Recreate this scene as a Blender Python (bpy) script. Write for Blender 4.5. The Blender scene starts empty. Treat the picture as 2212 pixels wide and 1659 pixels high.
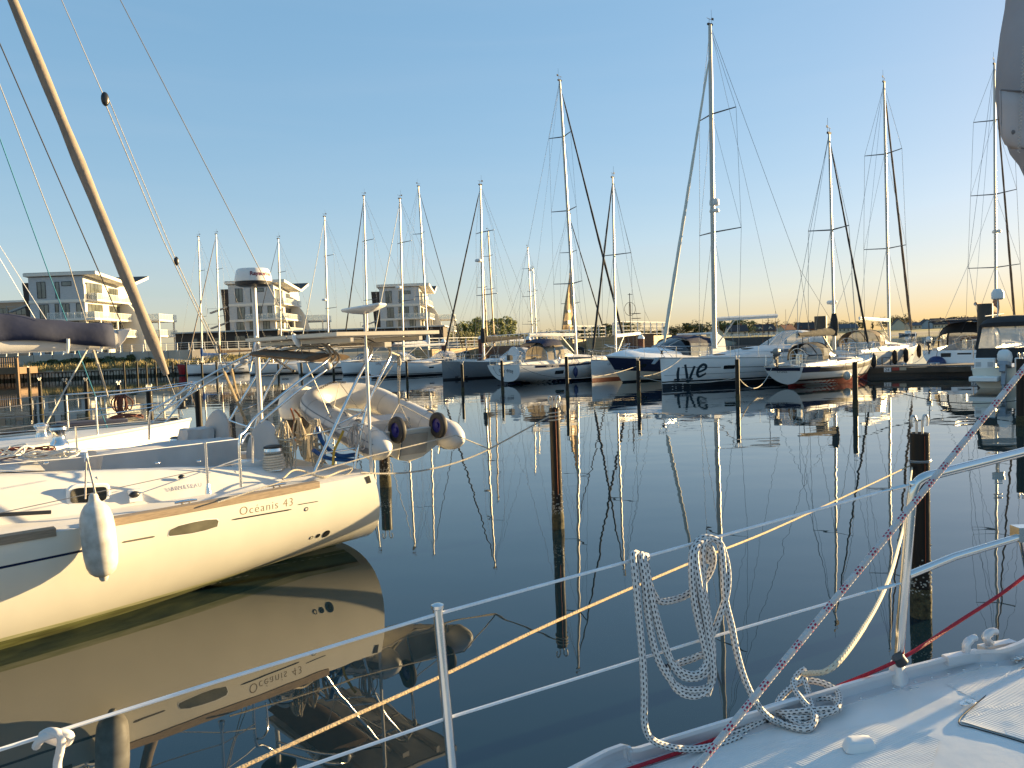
import bpy, bmesh, math, random
from mathutils import Vector as V, Matrix
random.seed(7)
C = bpy.context.scene
R = math.radians
# ---------------------------------------------------------------- camera
EYE = V((0, 0, 2.6)); FPX = 1660.0; CX, CY = 1106.0, 829.5
PITCH = 85.0 / FPX; ROLL = 0.036
_up0 = V((0, math.sin(PITCH), math.cos(PITCH))); FWD = V((0, math.cos(PITCH), -math.sin(PITCH))); _r0 = V((1, 0, 0))
RGT = math.cos(ROLL) * _r0 - math.sin(ROLL) * _up0
UPV = math.sin(ROLL) * _r0 + math.cos(ROLL) * _up0
cd = bpy.data.cameras.new('camera'); cam = bpy.data.objects.new('camera', cd); C.collection.objects.link(cam)
cd.sensor_width = 36.0; cd.lens = FPX / 2212.0 * 36.0; cd.clip_start = 0.05; cd.clip_end = 20000
M = Matrix((RGT, UPV, -FWD)).transposed().to_4x4(); M.translation = EYE
cam.matrix_world = M; C.camera = cam
# ---------------------------------------------------------------- light
SUN_AZ, SUN_EL = 62.0, 7.8          # degrees from the view axis towards the right, and height
wd = bpy.data.worlds.new('World'); C.world = wd; wd.use_nodes = True
wn = wd.node_tree.nodes; wl = wd.node_tree.links
sky = wn.new('ShaderNodeTexSky'); sky.sky_type = 'NISHITA'; sky.sun_disc = False
sky.sun_elevation = R(SUN_EL); sky.sun_rotation = R(SUN_AZ)
sky.air_density = 1.0; sky.dust_density = 0.6; sky.ozone_density = 2.2; sky.altitude = 0
bg = wn['Background']; bg.inputs['Strength'].default_value = 0.087
gm = wn.new('ShaderNodeGamma'); gm.inputs[1].default_value = 0.37; hs = wn.new('ShaderNodeHueSaturation'); hs.inputs['Hue'].default_value = 0.489; hs.inputs['Saturation'].default_value = 1.9
wl.new(sky.outputs[0], gm.inputs[0]); wl.new(gm.outputs[0], hs.inputs['Color']); tn_ = wn.new('ShaderNodeMix'); tn_.data_type = 'RGBA'; tn_.blend_type = 'MULTIPLY'; tn_.inputs[0].default_value = 1.0; tn_.inputs[7].default_value = (1.11, 1.10, 1.25, 1)
wtc = wn.new('ShaderNodeTexCoord'); wmp = wn.new('ShaderNodeMapping'); wmp.inputs['Scale'].default_value = (1.6, 2.4, 16); wl.new(wtc.outputs['Generated'], wmp.inputs[0])
wnz = wn.new('ShaderNodeTexNoise'); wnz.inputs['Scale'].default_value = 1.7; wnz.inputs['Detail'].default_value = 6; wnz.inputs['Distortion'].default_value = 0.6; wl.new(wmp.outputs[0], wnz.inputs['Vector'])
wmr = wn.new('ShaderNodeMapRange'); wmr.inputs[1].default_value = 0.45; wmr.inputs[2].default_value = 0.8; wmr.inputs[3].default_value = 0.0; wmr.inputs[4].default_value = 0.025; wl.new(wnz.outputs['Fac'], wmr.inputs[0])
wci = wn.new('ShaderNodeMix'); wci.data_type = 'RGBA'; wci.inputs[7].default_value = (2.6, 2.35, 2.2, 1); wl.new(wmr.outputs[0], wci.inputs[0])   # thin high cirrus
wl.new(hs.outputs[0], tn_.inputs[6]); wl.new(tn_.outputs[2], wci.inputs[6]); wl.new(wci.outputs[2], bg.inputs['Color'])
sd = bpy.data.lights.new('sun', 'SUN'); sd.energy = 4.1; sd.angle = R(0.6); sd.color = (1.0, 0.72, 0.35)
sun = bpy.data.objects.new('sun', sd); C.collection.objects.link(sun)
SUND = V((math.sin(R(SUN_AZ)) * math.cos(R(SUN_EL)), math.cos(R(SUN_AZ)) * math.cos(R(SUN_EL)), math.sin(R(SUN_EL))))
sun.rotation_euler = SUND.to_track_quat('Z', 'Y').to_euler()
C.view_settings.view_transform = 'Standard'; C.view_settings.look = 'None'
C.view_settings.exposure = 2.25; C.view_settings.gamma = 1.0
C.cycles.sample_clamp_indirect = 8; C.cycles.max_bounces = 8; C.cycles.transparent_max_bounces = 12
# ---------------------------------------------------------------- picture <-> place
def hz(x): return 744.5 - math.tan(ROLL) * (x - CX)
def ray(x, y): return FWD + RGT * ((x - CX) / FPX) + UPV * ((CY - y) / FPX)
def P(x, y, Y):
    d = ray(x, y); return EYE + d * (Y / d.y)
def W(x, y, z=0.0):
    d = ray(x, y); return EYE + d * ((z - EYE.z) / d.z)
def zat(x, y, Y): return P(x, y, Y).z
# ---------------------------------------------------------------- materials
MATS = {}
def mat(name, col, rough=0.5, metal=0.0, var=0.08, scale=6.0, bump=0.0, bscale=40.0, coat=0.0, spec=0.5, stretch=None, col2=None, alpha=1.0, rvar=0.1):
    if name in MATS: return MATS[name]
    m = bpy.data.materials.new(name); m.use_nodes = True; n = m.node_tree.nodes; l = m.node_tree.links; b = n['Principled BSDF']
    tc = n.new('ShaderNodeTexCoord'); src = tc.outputs['Object']
    if stretch:
        mp = n.new('ShaderNodeMapping'); mp.inputs['Scale'].default_value = stretch; l.new(src, mp.inputs[0]); src = mp.outputs[0]
    nz = n.new('ShaderNodeTexNoise'); nz.inputs['Scale'].default_value = scale; nz.inputs['Detail'].default_value = 5; l.new(src, nz.inputs['Vector'])
    rp = n.new('ShaderNodeValToRGB'); e = rp.color_ramp.elements
    e[0].position = 0.3; e[1].position = 0.72
    c2 = col2 if col2 else [min(1, c * (1 + var)) for c in col]
    c1 = col if col2 else [c * (1 - var) for c in col]
    e[0].color = (*c1, 1); e[1].color = (*c2, 1)
    l.new(nz.outputs['Fac'], rp.inputs[0]); l.new(rp.outputs[0], b.inputs['Base Color'])
    mr = n.new('ShaderNodeMapRange'); mr.inputs[3].default_value = max(0.02, rough * (1 - rvar)); mr.inputs[4].default_value = min(1, rough * (1 + rvar) + 0.01)
    l.new(nz.outputs['Fac'], mr.inputs[0]); l.new(mr.outputs[0], b.inputs['Roughness'])
    b.inputs['Metallic'].default_value = metal; b.inputs['Coat Weight'].default_value = coat; b.inputs['Coat Roughness'].default_value = 0.06
    b.inputs['Specular IOR Level'].default_value = spec; b.inputs['Alpha'].default_value = alpha
    if bump:
        n2 = n.new('ShaderNodeTexNoise'); n2.inputs['Scale'].default_value = bscale; n2.inputs['Detail'].default_value = 4; l.new(src, n2.inputs['Vector'])
        bp = n.new('ShaderNodeBump'); bp.inputs['Strength'].default_value = bump; bp.inputs['Distance'].default_value = 0.02
        l.new(n2.outputs['Fac'], bp.inputs['Height']); l.new(bp.outputs[0], b.inputs['Normal'])
    MATS[name] = m; return m
def boards(name, col, per, axis='Z', rough=0.7, dark=0.55, var=0.12, gap=0.1):
    m = mat(name, col, rough, var=var, scale=1.3, stretch=(1, 1, 6) if axis == 'Z' else (6, 6, 1))
    n = m.node_tree.nodes; l = m.node_tree.links; b = n['Principled BSDF']
    tc = n.new('ShaderNodeTexCoord'); sp = n.new('ShaderNodeSeparateXYZ'); l.new(tc.outputs['Object'], sp.inputs[0])
    mu = n.new('ShaderNodeMath'); mu.operation = 'MULTIPLY'; mu.inputs[1].default_value = 1.0 / per; l.new(sp.outputs[axis], mu.inputs[0])
    fr = n.new('ShaderNodeMath'); fr.operation = 'FRACT'; l.new(mu.outputs[0], fr.inputs[0])
    lt = n.new('ShaderNodeMath'); lt.operation = 'LESS_THAN'; lt.inputs[1].default_value = gap; l.new(fr.outputs[0], lt.inputs[0])
    mx = n.new('ShaderNodeMix'); mx.data_type = 'RGBA'; mx.blend_type = 'MULTIPLY'; mx.inputs[7].default_value = (dark, dark, dark, 1)
    src = b.inputs['Base Color'].links[0].from_socket
    l.new(lt.outputs[0], mx.inputs[0]); l.new(src, mx.inputs[6]); l.new(mx.outputs[2], b.inputs['Base Color'])
    return m
def rope_mat(name, base, fleck, N, pitch, wu, wv, stag=0.5, rough=0.85, dash=None):
    m = mat(name, base, rough, var=0.1, scale=60); n = m.node_tree.nodes; l = m.node_tree.links; b = n['Principled BSDF']
    uv = n.new('ShaderNodeUVMap'); uv.uv_map = 'UVMap'; sp = n.new('ShaderNodeSeparateXYZ'); l.new(uv.outputs[0], sp.inputs[0])
    def mth(op, a, bb=None):
        k = n.new('ShaderNodeMath'); k.operation = op
        for i, q in enumerate((a, bb)):
            if q is None: continue
            if isinstance(q, (int, float)): k.inputs[i].default_value = q
            else: l.new(q, k.inputs[i])
        return k.outputs[0]
    u = mth('MULTIPLY', sp.outputs[0], N); fl = mth('FLOOR', u); fu = mth('FRACT', u)
    v = mth('ADD', mth('DIVIDE', sp.outputs[1], pitch), mth('MULTIPLY', fl, stag)); fv = mth('FRACT', v)
    k = mth('MULTIPLY', mth('LESS_THAN', fu, wu), mth('LESS_THAN', fv, wv))
    if dash:
        fd = mth('FRACT', mth('DIVIDE', sp.outputs[1], dash[0])); k = mth('MULTIPLY', k, mth('LESS_THAN', fd, dash[1]))
    mx = n.new('ShaderNodeMix'); mx.data_type = 'RGBA'; mx.inputs[7].default_value = (*fleck, 1)
    src = b.inputs['Base Color'].links[0].from_socket
    l.new(k, mx.inputs[0]); l.new(src, mx.inputs[6]); l.new(mx.outputs[2], b.inputs['Base Color'])
    hh = mth('ADD', mth('SINE', mth('MULTIPLY', fu, 6.283)), mth('SINE', mth('MULTIPLY', fv, 6.283)))
    bp = n.new('ShaderNodeBump'); bp.inputs['Strength'].default_value = 0.35; bp.inputs['Distance'].default_value = 0.002
    l.new(hh, bp.inputs['Height']); l.new(bp.outputs[0], b.inputs['Normal'])
    return m
GEL = mat('gelcoat', (0.83, 0.82, 0.80), 0.22, var=0.03, scale=1.5, coat=0.4, bump=0.02, bscale=2.5)
GELD = mat('deck_gelcoat', (0.62, 0.60, 0.57), 0.5, var=0.07, scale=3)
GEL2 = mat('cream_gelcoat', (0.70, 0.66, 0.56), 0.25, var=0.04, scale=1.5, coat=0.3)
NAVY = mat('navy_paint', (0.012, 0.018, 0.055), 0.2, var=0.15, coat=0.4)
BLACK = mat('black_paint', (0.014, 0.015, 0.018), 0.35, var=0.2)
ANTI = mat('antifouling', (0.018, 0.026, 0.036), 0.7, var=0.3)
REDA = mat('red_antifouling', (0.34, 0.035, 0.03), 0.6, var=0.2)
REDH = mat('red_hull_paint', (0.32, 0.012, 0.014), 0.25, coat=0.3)
GREYH = mat('grey_hull_paint', (0.20, 0.215, 0.23), 0.3, metal=0.2, var=0.05, coat=0.3)
STEEL = mat('stainless_steel', (0.72, 0.71, 0.69), 0.16, metal=1.0, var=0.05)
ALU = mat('anodised_aluminium', (0.50, 0.47, 0.42), 0.42, metal=0.35, var=0.05)
WHT = mat('white_paint', (0.74, 0.73, 0.70), 0.35, var=0.04)
WIRE = mat('rigging_wire', (0.30, 0.29, 0.28), 0.35, metal=0.8)
SPRM = mat('spreader_metal', (0.16, 0.16, 0.16), 0.4, metal=0.6)
WIREK = mat('dark_rope', (0.03, 0.03, 0.035), 0.8)
WIREW = mat('coated_wire', (0.75, 0.75, 0.76), 0.45, var=0.06, scale=30)
TAN = mat('tan_canvas', (0.235, 0.195, 0.16), 0.9, var=0.15, scale=5, bump=0.3, bscale=18)
CHAR = mat('charcoal_canvas', (0.03, 0.028, 0.028), 0.9, var=0.2, bump=0.3, bscale=8)
NAVC = mat('navy_canvas', (0.013, 0.02, 0.055), 0.85, var=0.25, scale=3, bump=0.6, bscale=4)
GRYC = mat('grey_canvas', (0.54, 0.51, 0.49), 0.9, var=0.08, scale=4, bump=0.4, bscale=6)
TAUP = mat('taupe_canvas', (0.34, 0.30, 0.30), 0.9, var=0.12, scale=3, bump=0.35, bscale=9)
WHTC = mat('white_canvas', (0.66, 0.66, 0.66), 0.85, var=0.06, bump=0.3, bscale=8)
BRNC = mat('brown_canvas', (0.13, 0.09, 0.06), 0.9, var=0.2, bump=0.3, bscale=8)
BLUC = mat('blue_canvas', (0.02, 0.07, 0.22), 0.85, var=0.2, bump=0.3, bscale=8)
SAIL = mat('sailcloth', (0.68, 0.64, 0.55), 0.8, var=0.06)
GLASS = mat('dark_glass', (0.012, 0.014, 0.016), 0.06, var=0.2, spec=0.8)
PLEX = mat('tinted_acrylic', (0.15, 0.14, 0.10), 0.08, var=0.25, spec=0.7)
VINYL = mat('clear_vinyl', (0.55, 0.55, 0.52), 0.12, var=0.1, alpha=0.5, bump=0.5, bscale=5)
TEAK = mat('weathered_teak', (0.22, 0.165, 0.115), 0.8, scale=9, stretch=(1, 12, 12), col2=(0.34, 0.265, 0.19))
VARN = mat('varnished_wood', (0.16, 0.055, 0.02), 0.3, scale=6, stretch=(1, 9, 9), col2=(0.24, 0.10, 0.04), coat=0.3)
RUB = mat('black_rubber', (0.018, 0.018, 0.02), 0.6, var=0.2)
FENW = mat('white_fender_vinyl', (0.42, 0.39, 0.34), 0.5, scale=11, col2=(0.64, 0.62, 0.58), bump=0.08, bscale=5)
FENN = mat('navy_fender_vinyl', (0.02, 0.035, 0.12), 0.4)
FENK = mat('dark_fender_cover', (0.03, 0.022, 0.018), 0.85)
HYP = mat('dinghy_fabric', (0.52, 0.51, 0.50), 0.42, var=0.06, scale=4, bump=0.08, bscale=4)
HYPG = mat('dinghy_trim', (0.17, 0.18, 0.20), 0.5)
PURP = mat('blue_plastic', (0.02, 0.018, 0.16), 0.35)
TANR = mat('tan_rope', (0.46, 0.36, 0.23), 0.9, var=0.2, scale=70, bump=0.6, bscale=120)
GREYR = mat('grey_rope', (0.42, 0.39, 0.34), 0.9, var=0.25, scale=80, bump=0.6, bscale=120)
REDR = mat('red_rope', (0.42, 0.012, 0.03), 0.75, var=0.15, scale=60, bump=0.5, bscale=200)
BRNR = mat('brown_rope', (0.10, 0.035, 0.025), 0.85, var=0.4, scale=50)
CYAN = mat('blue_rope', (0.0, 0.16, 0.26), 0.7)
BLUH = mat('blue_hose', (0.0, 0.06, 0.22), 0.35)
YELS = mat('yellow_webbing', (0.45, 0.30, 0.04), 0.8)
LBL = mat('lettering_paint', (0.02, 0.022, 0.03), 0.4)
GOLD = mat('gold_lettering', (0.23, 0.17, 0.09), 0.4)
REDL = mat('red_lettering', (0.16, 0.02, 0.03), 0.4)
WHL = mat('white_lettering', (0.7, 0.7, 0.7), 0.4)
# ---------------------------------------------------------------- mesh builder
def cr(pts, k=6, closed=False):
    """Catmull-Rom through pts"""
    pts = [V(p) for p in pts]; n = len(pts); out = []
    if n < 3: return pts
    for i in range(n if closed else n - 1):
        p0 = pts[(i - 1) % n] if closed or i > 0 else pts[0] * 2 - pts[1]
        p1 = pts[i]; p2 = pts[(i + 1) % n]
        p3 = pts[(i + 2) % n] if closed or i + 2 < n else pts[-1] * 2 - pts[-2]
        for j in range(k):
            t = j / k; t2 = t * t; t3 = t2 * t
            out.append(0.5 * ((2 * p1) + (p2 - p0) * t + (2 * p0 - 5 * p1 + 4 * p2 - p3) * t2 + (3 * p1 - p0 - 3 * p2 + p3) * t3))
    if not closed: out.append(pts[-1])
    return out
class MB:
    def __init__(s): s.v = []; s.f = []; s.uv = []
    def face(s, idx, uv=None): s.f.append(tuple(idx)); s.uv.append(uv or [(0, 0)] * len(idx))
    def add(s, vs, fs):
        b = len(s.v); s.v += [V(q) for q in vs]
        for f in fs: s.face([b + i for i in f])
        return s
    def box(s, c, d, rz=0.0, m=None):
        x, y, z = d[0] / 2, d[1] / 2, d[2] / 2; vs = [V((a * x, b * y, e * z)) for a in (-1, 1) for b in (-1, 1) for e in (-1, 1)]
        mm = m if m else Matrix.Rotation(rz, 3, 'Z')
        c = V(c)
        return s.add([mm @ q + c for q in vs], [(0, 1, 3, 2), (4, 6, 7, 5), (0, 4, 5, 1), (2, 3, 7, 6), (0, 2, 6, 4), (1, 5, 7, 3)])
    def tube(s, pts, r, n=8, cap=True, closed=False, flat=None):
        pts = [V(p) for p in pts]; N = len(pts); b = len(s.v)
        rr = r if isinstance(r, (list, tuple)) else [r] * N
        T = []
        for i in range(N):
            a = pts[(i - 1) % N] if closed or i else pts[i]; c = pts[(i + 1) % N] if closed or i < N - 1 else pts[i]
            t = c - a; T.append(t.normalized() if t.length > 1e-9 else V((0, 0, 1)))
        ref = V((0, 0, 1)) if abs(T[0].z) < 0.9 else V((1, 0, 0))
        u = T[0].cross(ref).normalized(); L = 0; Ls = []
        for i in range(N):
            u = (u - T[i] * u.dot(T[i])); u = u.normalized() if u.length > 1e-6 else T[i].orthogonal().normalized()
            w = T[i].cross(u)
            if i: L += (pts[i] - pts[i - 1]).length
            Ls.append(L)
            for k in range(n):
                a = 2 * math.pi * k / n; s.v.append(pts[i] + u * (rr[i] * math.cos(a) * (flat or 1)) + w * (rr[i] * math.sin(a)))
        for i in range(N if closed else N - 1):
            j = (i + 1) % N; l0 = Ls[i]; l1 = Ls[j] if j else L + (pts[0] - pts[-1]).length
            for k in range(n):
                k2 = (k + 1) % n
                s.face([b + i * n + k, b + i * n + k2, b + j * n + k2, b + j * n + k], [(k / n, l0), ((k + 1) / n, l0), ((k + 1) / n, l1), (k / n, l1)])
        if cap and not closed:
            s.face([b + k for k in range(n)][::-1]); s.face([b + (N - 1) * n + k for k in range(n)])
        return s
    def lathe(s, prof, n=16, o=(0, 0, 0), m=None, cap=True):
        """prof: list of (r, z); axis z"""
        b = len(s.v); o = V(o); mm = m or Matrix.Identity(3)
        for r, z in prof:
            for k in range(n):
                a = 2 * math.pi * k / n; s.v.append(mm @ V((r * math.cos(a), r * math.sin(a), z)) + o)
        for i in range(len(prof) - 1):
            for k in range(n):
                k2 = (k + 1) % n; s.face([b + i * n + k, b + i * n + k2, b + (i + 1) * n + k2, b + (i + 1) * n + k])
        if cap and prof[0][0] > 1e-4: s.face([b + k for k in range(n)][::-1])
        if cap and prof[-1][0] > 1e-4: s.face([b + (len(prof) - 1) * n + k for k in range(n)])
        return s
    def loft(s, rings, closed=False, cap=False):
        b = len(s.v); n = len(rings[0])
        for r in rings: s.v += [V(q) for q in r]
        for i in range(len(rings) - 1):
            for k in range(n if closed else n - 1):
                k2 = (k + 1) % n; s.face([b + i * n + k, b + i * n + k2, b + (i + 1) * n + k2, b + (i + 1) * n + k])
        if cap:
            s.face([b + k for k in range(n)][::-1]); s.face([b + (len(rings) - 1) * n + k for k in range(n)])
        return s
    def prism(s, pts, d):
        """flat outline pts (3D) pushed along d"""
        d = V(d); n = len(pts); b = len(s.v); s.v += [V(p) for p in pts] + [V(p) + d for p in pts]
        s.face([b + i for i in range(n)][::-1]); s.face([b + n + i for i in range(n)])
        for i in range(n): j = (i + 1) % n; s.face([b + i, b + j, b + n + j, b + n + i])
        return s
    def ball(s, c, r, n=10, sc=(1, 1, 1)):
        pr = [(max(1e-5, math.sin(math.pi * i / n)), -math.cos(math.pi * i / n)) for i in range(n + 1)]
        b = len(s.v); s.lathe(pr, n * 2)
        for i in range(b, len(s.v)): q = s.v[i]; s.v[i] = V((q.x * r * sc[0], q.y * r * sc[1], q.z * r * sc[2])) + V(c)
        return s
    def build(s, name, m, parent=None, kind=None, angle=40, recentre=False, fix=True):
        me = bpy.data.meshes.new(name); vs = s.v; o = V((0, 0, 0))
        if recentre:
            xs = [q.x for q in vs]; ys = [q.y for q in vs]; zs = [q.z for q in vs]
            o = V(((min(xs) + max(xs)) / 2, (min(ys) + max(ys)) / 2, min(zs))); vs = [q - o for q in vs]
        me.from_pydata([tuple(q) for q in vs], [], s.f)
        ul = me.uv_layers.new(name='UVMap'); fl = [c for fu in s.uv for q in fu for c in q]
        ul.data.foreach_set('uv', fl)
        if fix:
            bm = bmesh.new(); bm.from_mesh(me); bmesh.ops.remove_doubles(bm, verts=bm.verts, dist=1e-5); bmesh.ops.recalc_face_normals(bm, faces=bm.faces); bm.to_mesh(me); bm.free()
        for p in me.polygons: p.use_smooth = True
        me.set_sharp_from_angle(angle=R(angle))
        me.materials.append(m)
        ob = bpy.data.objects.new(name, me); C.collection.objects.link(ob); ob.location = o
        if parent: ob.parent = parent
        if kind: ob['kind'] = kind
        return ob
def tag(o, label, cat, group=None):
    o['label'] = label; o['category'] = cat
    if group: o['group'] = group
    return o
def thing(name, label, cat, loc=(0, 0, 0), rz=0.0, group=None):
    o = bpy.data.objects.new(name, None); o.empty_display_size = 0.3; C.collection.objects.link(o)
    o.location = loc; o.rotation_euler = (0, 0, rz); return tag(o, label, cat, group)
def solo(name, mb, m, label, cat, group=None, angle=40): return tag(mb.build(name, m, recentre=True, angle=angle), label, cat, group)
def bev(o, w, seg=2):
    b = o.modifiers.new('bevel', 'BEVEL'); b.width = w; b.segments = seg; b.limit_method = 'ANGLE'; return o
def kids(o): return [c for c in bpy.data.objects if c.parent == o]
def dup(o, loc=None, rz=None, label=None, parent=None, sc=None):
    c = o.copy(); C.collection.objects.link(c)
    if parent: c.parent = parent
    if loc is not None: c.location = loc
    if rz is not None: c.rotation_euler = (0, 0, rz)
    if sc is not None: c.scale = sc if isinstance(sc, (tuple, list)) else (sc, sc, sc)
    if label: c['label'] = label
    for ch in kids(o): dup(ch, parent=c)
    return c
def tm(txt, size, font_shear=0.0, space=1.0, bold=0.0):
    """text outline as (verts, faces) in its own plane"""
    cu = bpy.data.curves.new('lettering', 'FONT'); cu.body = txt; cu.size = size; cu.shear = font_shear; cu.space_character = space; cu.offset = bold; cu.resolution_u = 4
    ob = bpy.data.objects.new('lettering', cu); C.collection.objects.link(ob); bpy.context.view_layer.update()
    me = bpy.data.meshes.new_from_object(ob.evaluated_get(bpy.context.evaluated_depsgraph_get()))
    vs = [V(v.co) for v in me.vertices]; fs = [tuple(p.vertices) for p in me.polygons]
    bpy.data.objects.remove(ob); bpy.data.curves.remove(cu); bpy.data.meshes.remove(me)
    return vs, fs
def sag(a, b, drop, n=14):
    a, b = V(a), V(b); return [a.lerp(b, i / n) - V((0, 0, drop * 4 * (i / n) * (1 - i / n))) for i in range(n + 1)]
def lerp(a, b, t): return a + (b - a) * t
def sm(t): t = max(0, min(1, t)); return t * t * (3 - 2 * t)
# ---------------------------------------------------------------- hulls
class Hull:
    def __init__(s, L, B, sw=0.8, fb=(1.1, 1.1, 1.4), draft=0.5, zst=0.1, zbow=-0.2, os=-0.25, ob=0.3, full=0.42, mid=0.42, bowp=2.2):
        s.L, s.B, s.sw, s.fb, s.draft, s.zst, s.zbow, s.os, s.ob, s.full, s.mid, s.bowp = L, B, sw, fb, draft, zst, zbow, os, ob, full, mid, bowp
    def hb(s, t):
        m = s.mid
        if t < m: return s.B / 2 * (s.sw + (1 - s.sw) * math.sin(t / m * math.pi / 2))
        return max(0.015, s.B / 2 * (1 - ((t - m) / (1 - m)) ** s.bowp))
    def sheer(s, t):
        a, b, c = s.fb; return a * (1 - t) * (1 - 2 * t) + 4 * b * t * (1 - t) + c * t * (2 * t - 1)
    def zb(s, t):
        if t < 0.45: return lerp(s.zst, -s.draft, sm(t / 0.45))
        return lerp(-s.draft, s.zbow, ((t - 0.45) / 0.55) ** 1.8)
    def f(s, q, t):
        q = max(0, min(1, q)); e = lerp(s.full, 0.85, sm((t - 0.45) / 0.55)); return (1 - (1 - q) ** 2) ** e
    def pt(s, t, q, side, off=0.0):
        zb = s.zb(t); z = zb + (s.sheer(t) - zb) * q
        x = lerp(s.os + (s.L - s.os - s.ob) * t, s.L * t, q)
        return V((x, side * (s.hb(t) * s.f(q, t) + off), z))
    def q(s, t, z): zb = s.zb(t); return (z - zb) / (s.sheer(t) - zb)
    def at(s, x, z, side, off=0.004):
        t = x / s.L
        for _ in range(6): t = max(0, min(1, t + (x - s.pt(t, s.q(t, z), side).x) / s.L))
        return s.pt(t, s.q(t, z), side, off)
    def sz(s, x): return s.sheer(max(0, min(1, x / s.L)))
    def hull(s, nt=30, nq=12):
        mb = MB()
        ts = [1 - (1 - i / nt) ** 1.3 for i in range(nt + 1)]
        rings = [[s.pt(t, (i / nq) ** 1.3, 1) for i in range(nq, 0, -1)] + [s.pt(t, (i / nq) ** 1.3, -1) for i in range(nq + 1)] for t in ts]
        mb.loft(rings); n = len(rings[0]); mb.face(list(range(n))); mb.face(list(range(nt * n, nt * n + n))[::-1]); return mb
    def strip(s, lo, hi, t0=0.0, t1=1.0, off=0.006, sides=(1, -1), n=30, rows=2):
        mb = MB()
        for sd in sides:
            mb.loft([[s.pt(t, s.q(t, lerp(lo(t), hi(t), k / rows)), sd, off) for k in range(rows + 1)] for t in [lerp(t0, t1, i / n) for i in range(n + 1)]])
        return mb
    def deck(s, z=-0.03, camber=0.07, n=24, t0=0.0):
        mb = MB(); rows = []
        for i in range(n + 1):
            t = lerp(t0, 1, i / n); h = s.hb(t) - 0.015; zz = s.sheer(t) + z
            rows.append([V((s.L * t, h * k / 4, zz + camber * (1 - (k / 4) ** 2) * min(1, h))) for k in range(-4, 5)])
        return mb.loft(rows)
    def patch(s, outline, side, off=0.006, rings=4):
        mb = MB(); cx = sum(p[0] for p in outline) / len(outline); cz = sum(p[1] for p in outline) / len(outline)
        rr = [[s.at(lerp(cx, x, k / rings), lerp(cz, z, k / rings), side, off) for x, z in outline] for k in range(rings, 0, -1)]
        mb.loft(rr, closed=True); b = len(mb.v) - len(outline); mb.face([b + i for i in range(len(outline))]); return mb
    def text(s, txt, size, x0, z0, side, dx, zf=None, shear=0, space=1.0, bold=0.0, off=0.006):
        vs, fs = tm(txt, size, shear, space, bold); mb = MB()
        return mb.add([s.at(x0 + dx * v.x, (zf(x0 + dx * v.x) if zf else z0) + v.y, side, off) for v in vs], fs)
def rrect(cx, cz, w, h, r, n=4):
    o = []
    for a, b, a0 in ((1, 1, 0), (-1, 1, 90), (-1, -1, 180), (1, -1, 270)):
        for i in range(n + 1): t = R(a0 + 90 * i / n); o.append((cx + a * (w / 2 - r) + r * math.cos(t), cz + b * (h / 2 - r) + r * math.sin(t)))
    return o
def arch(x, w, h, z0, n=10, p=2.6, lean=0.0):
    o = []
    for i in range(n + 1):
        a = math.pi * i / n; c, s_ = math.cos(a), math.sin(a)
        o.append(V((x + lean * abs(s_) ** (2 / p), w * math.copysign(abs(c) ** (2 / p), c), z0 + h * abs(s_) ** (2 / p))))
    return o
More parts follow.
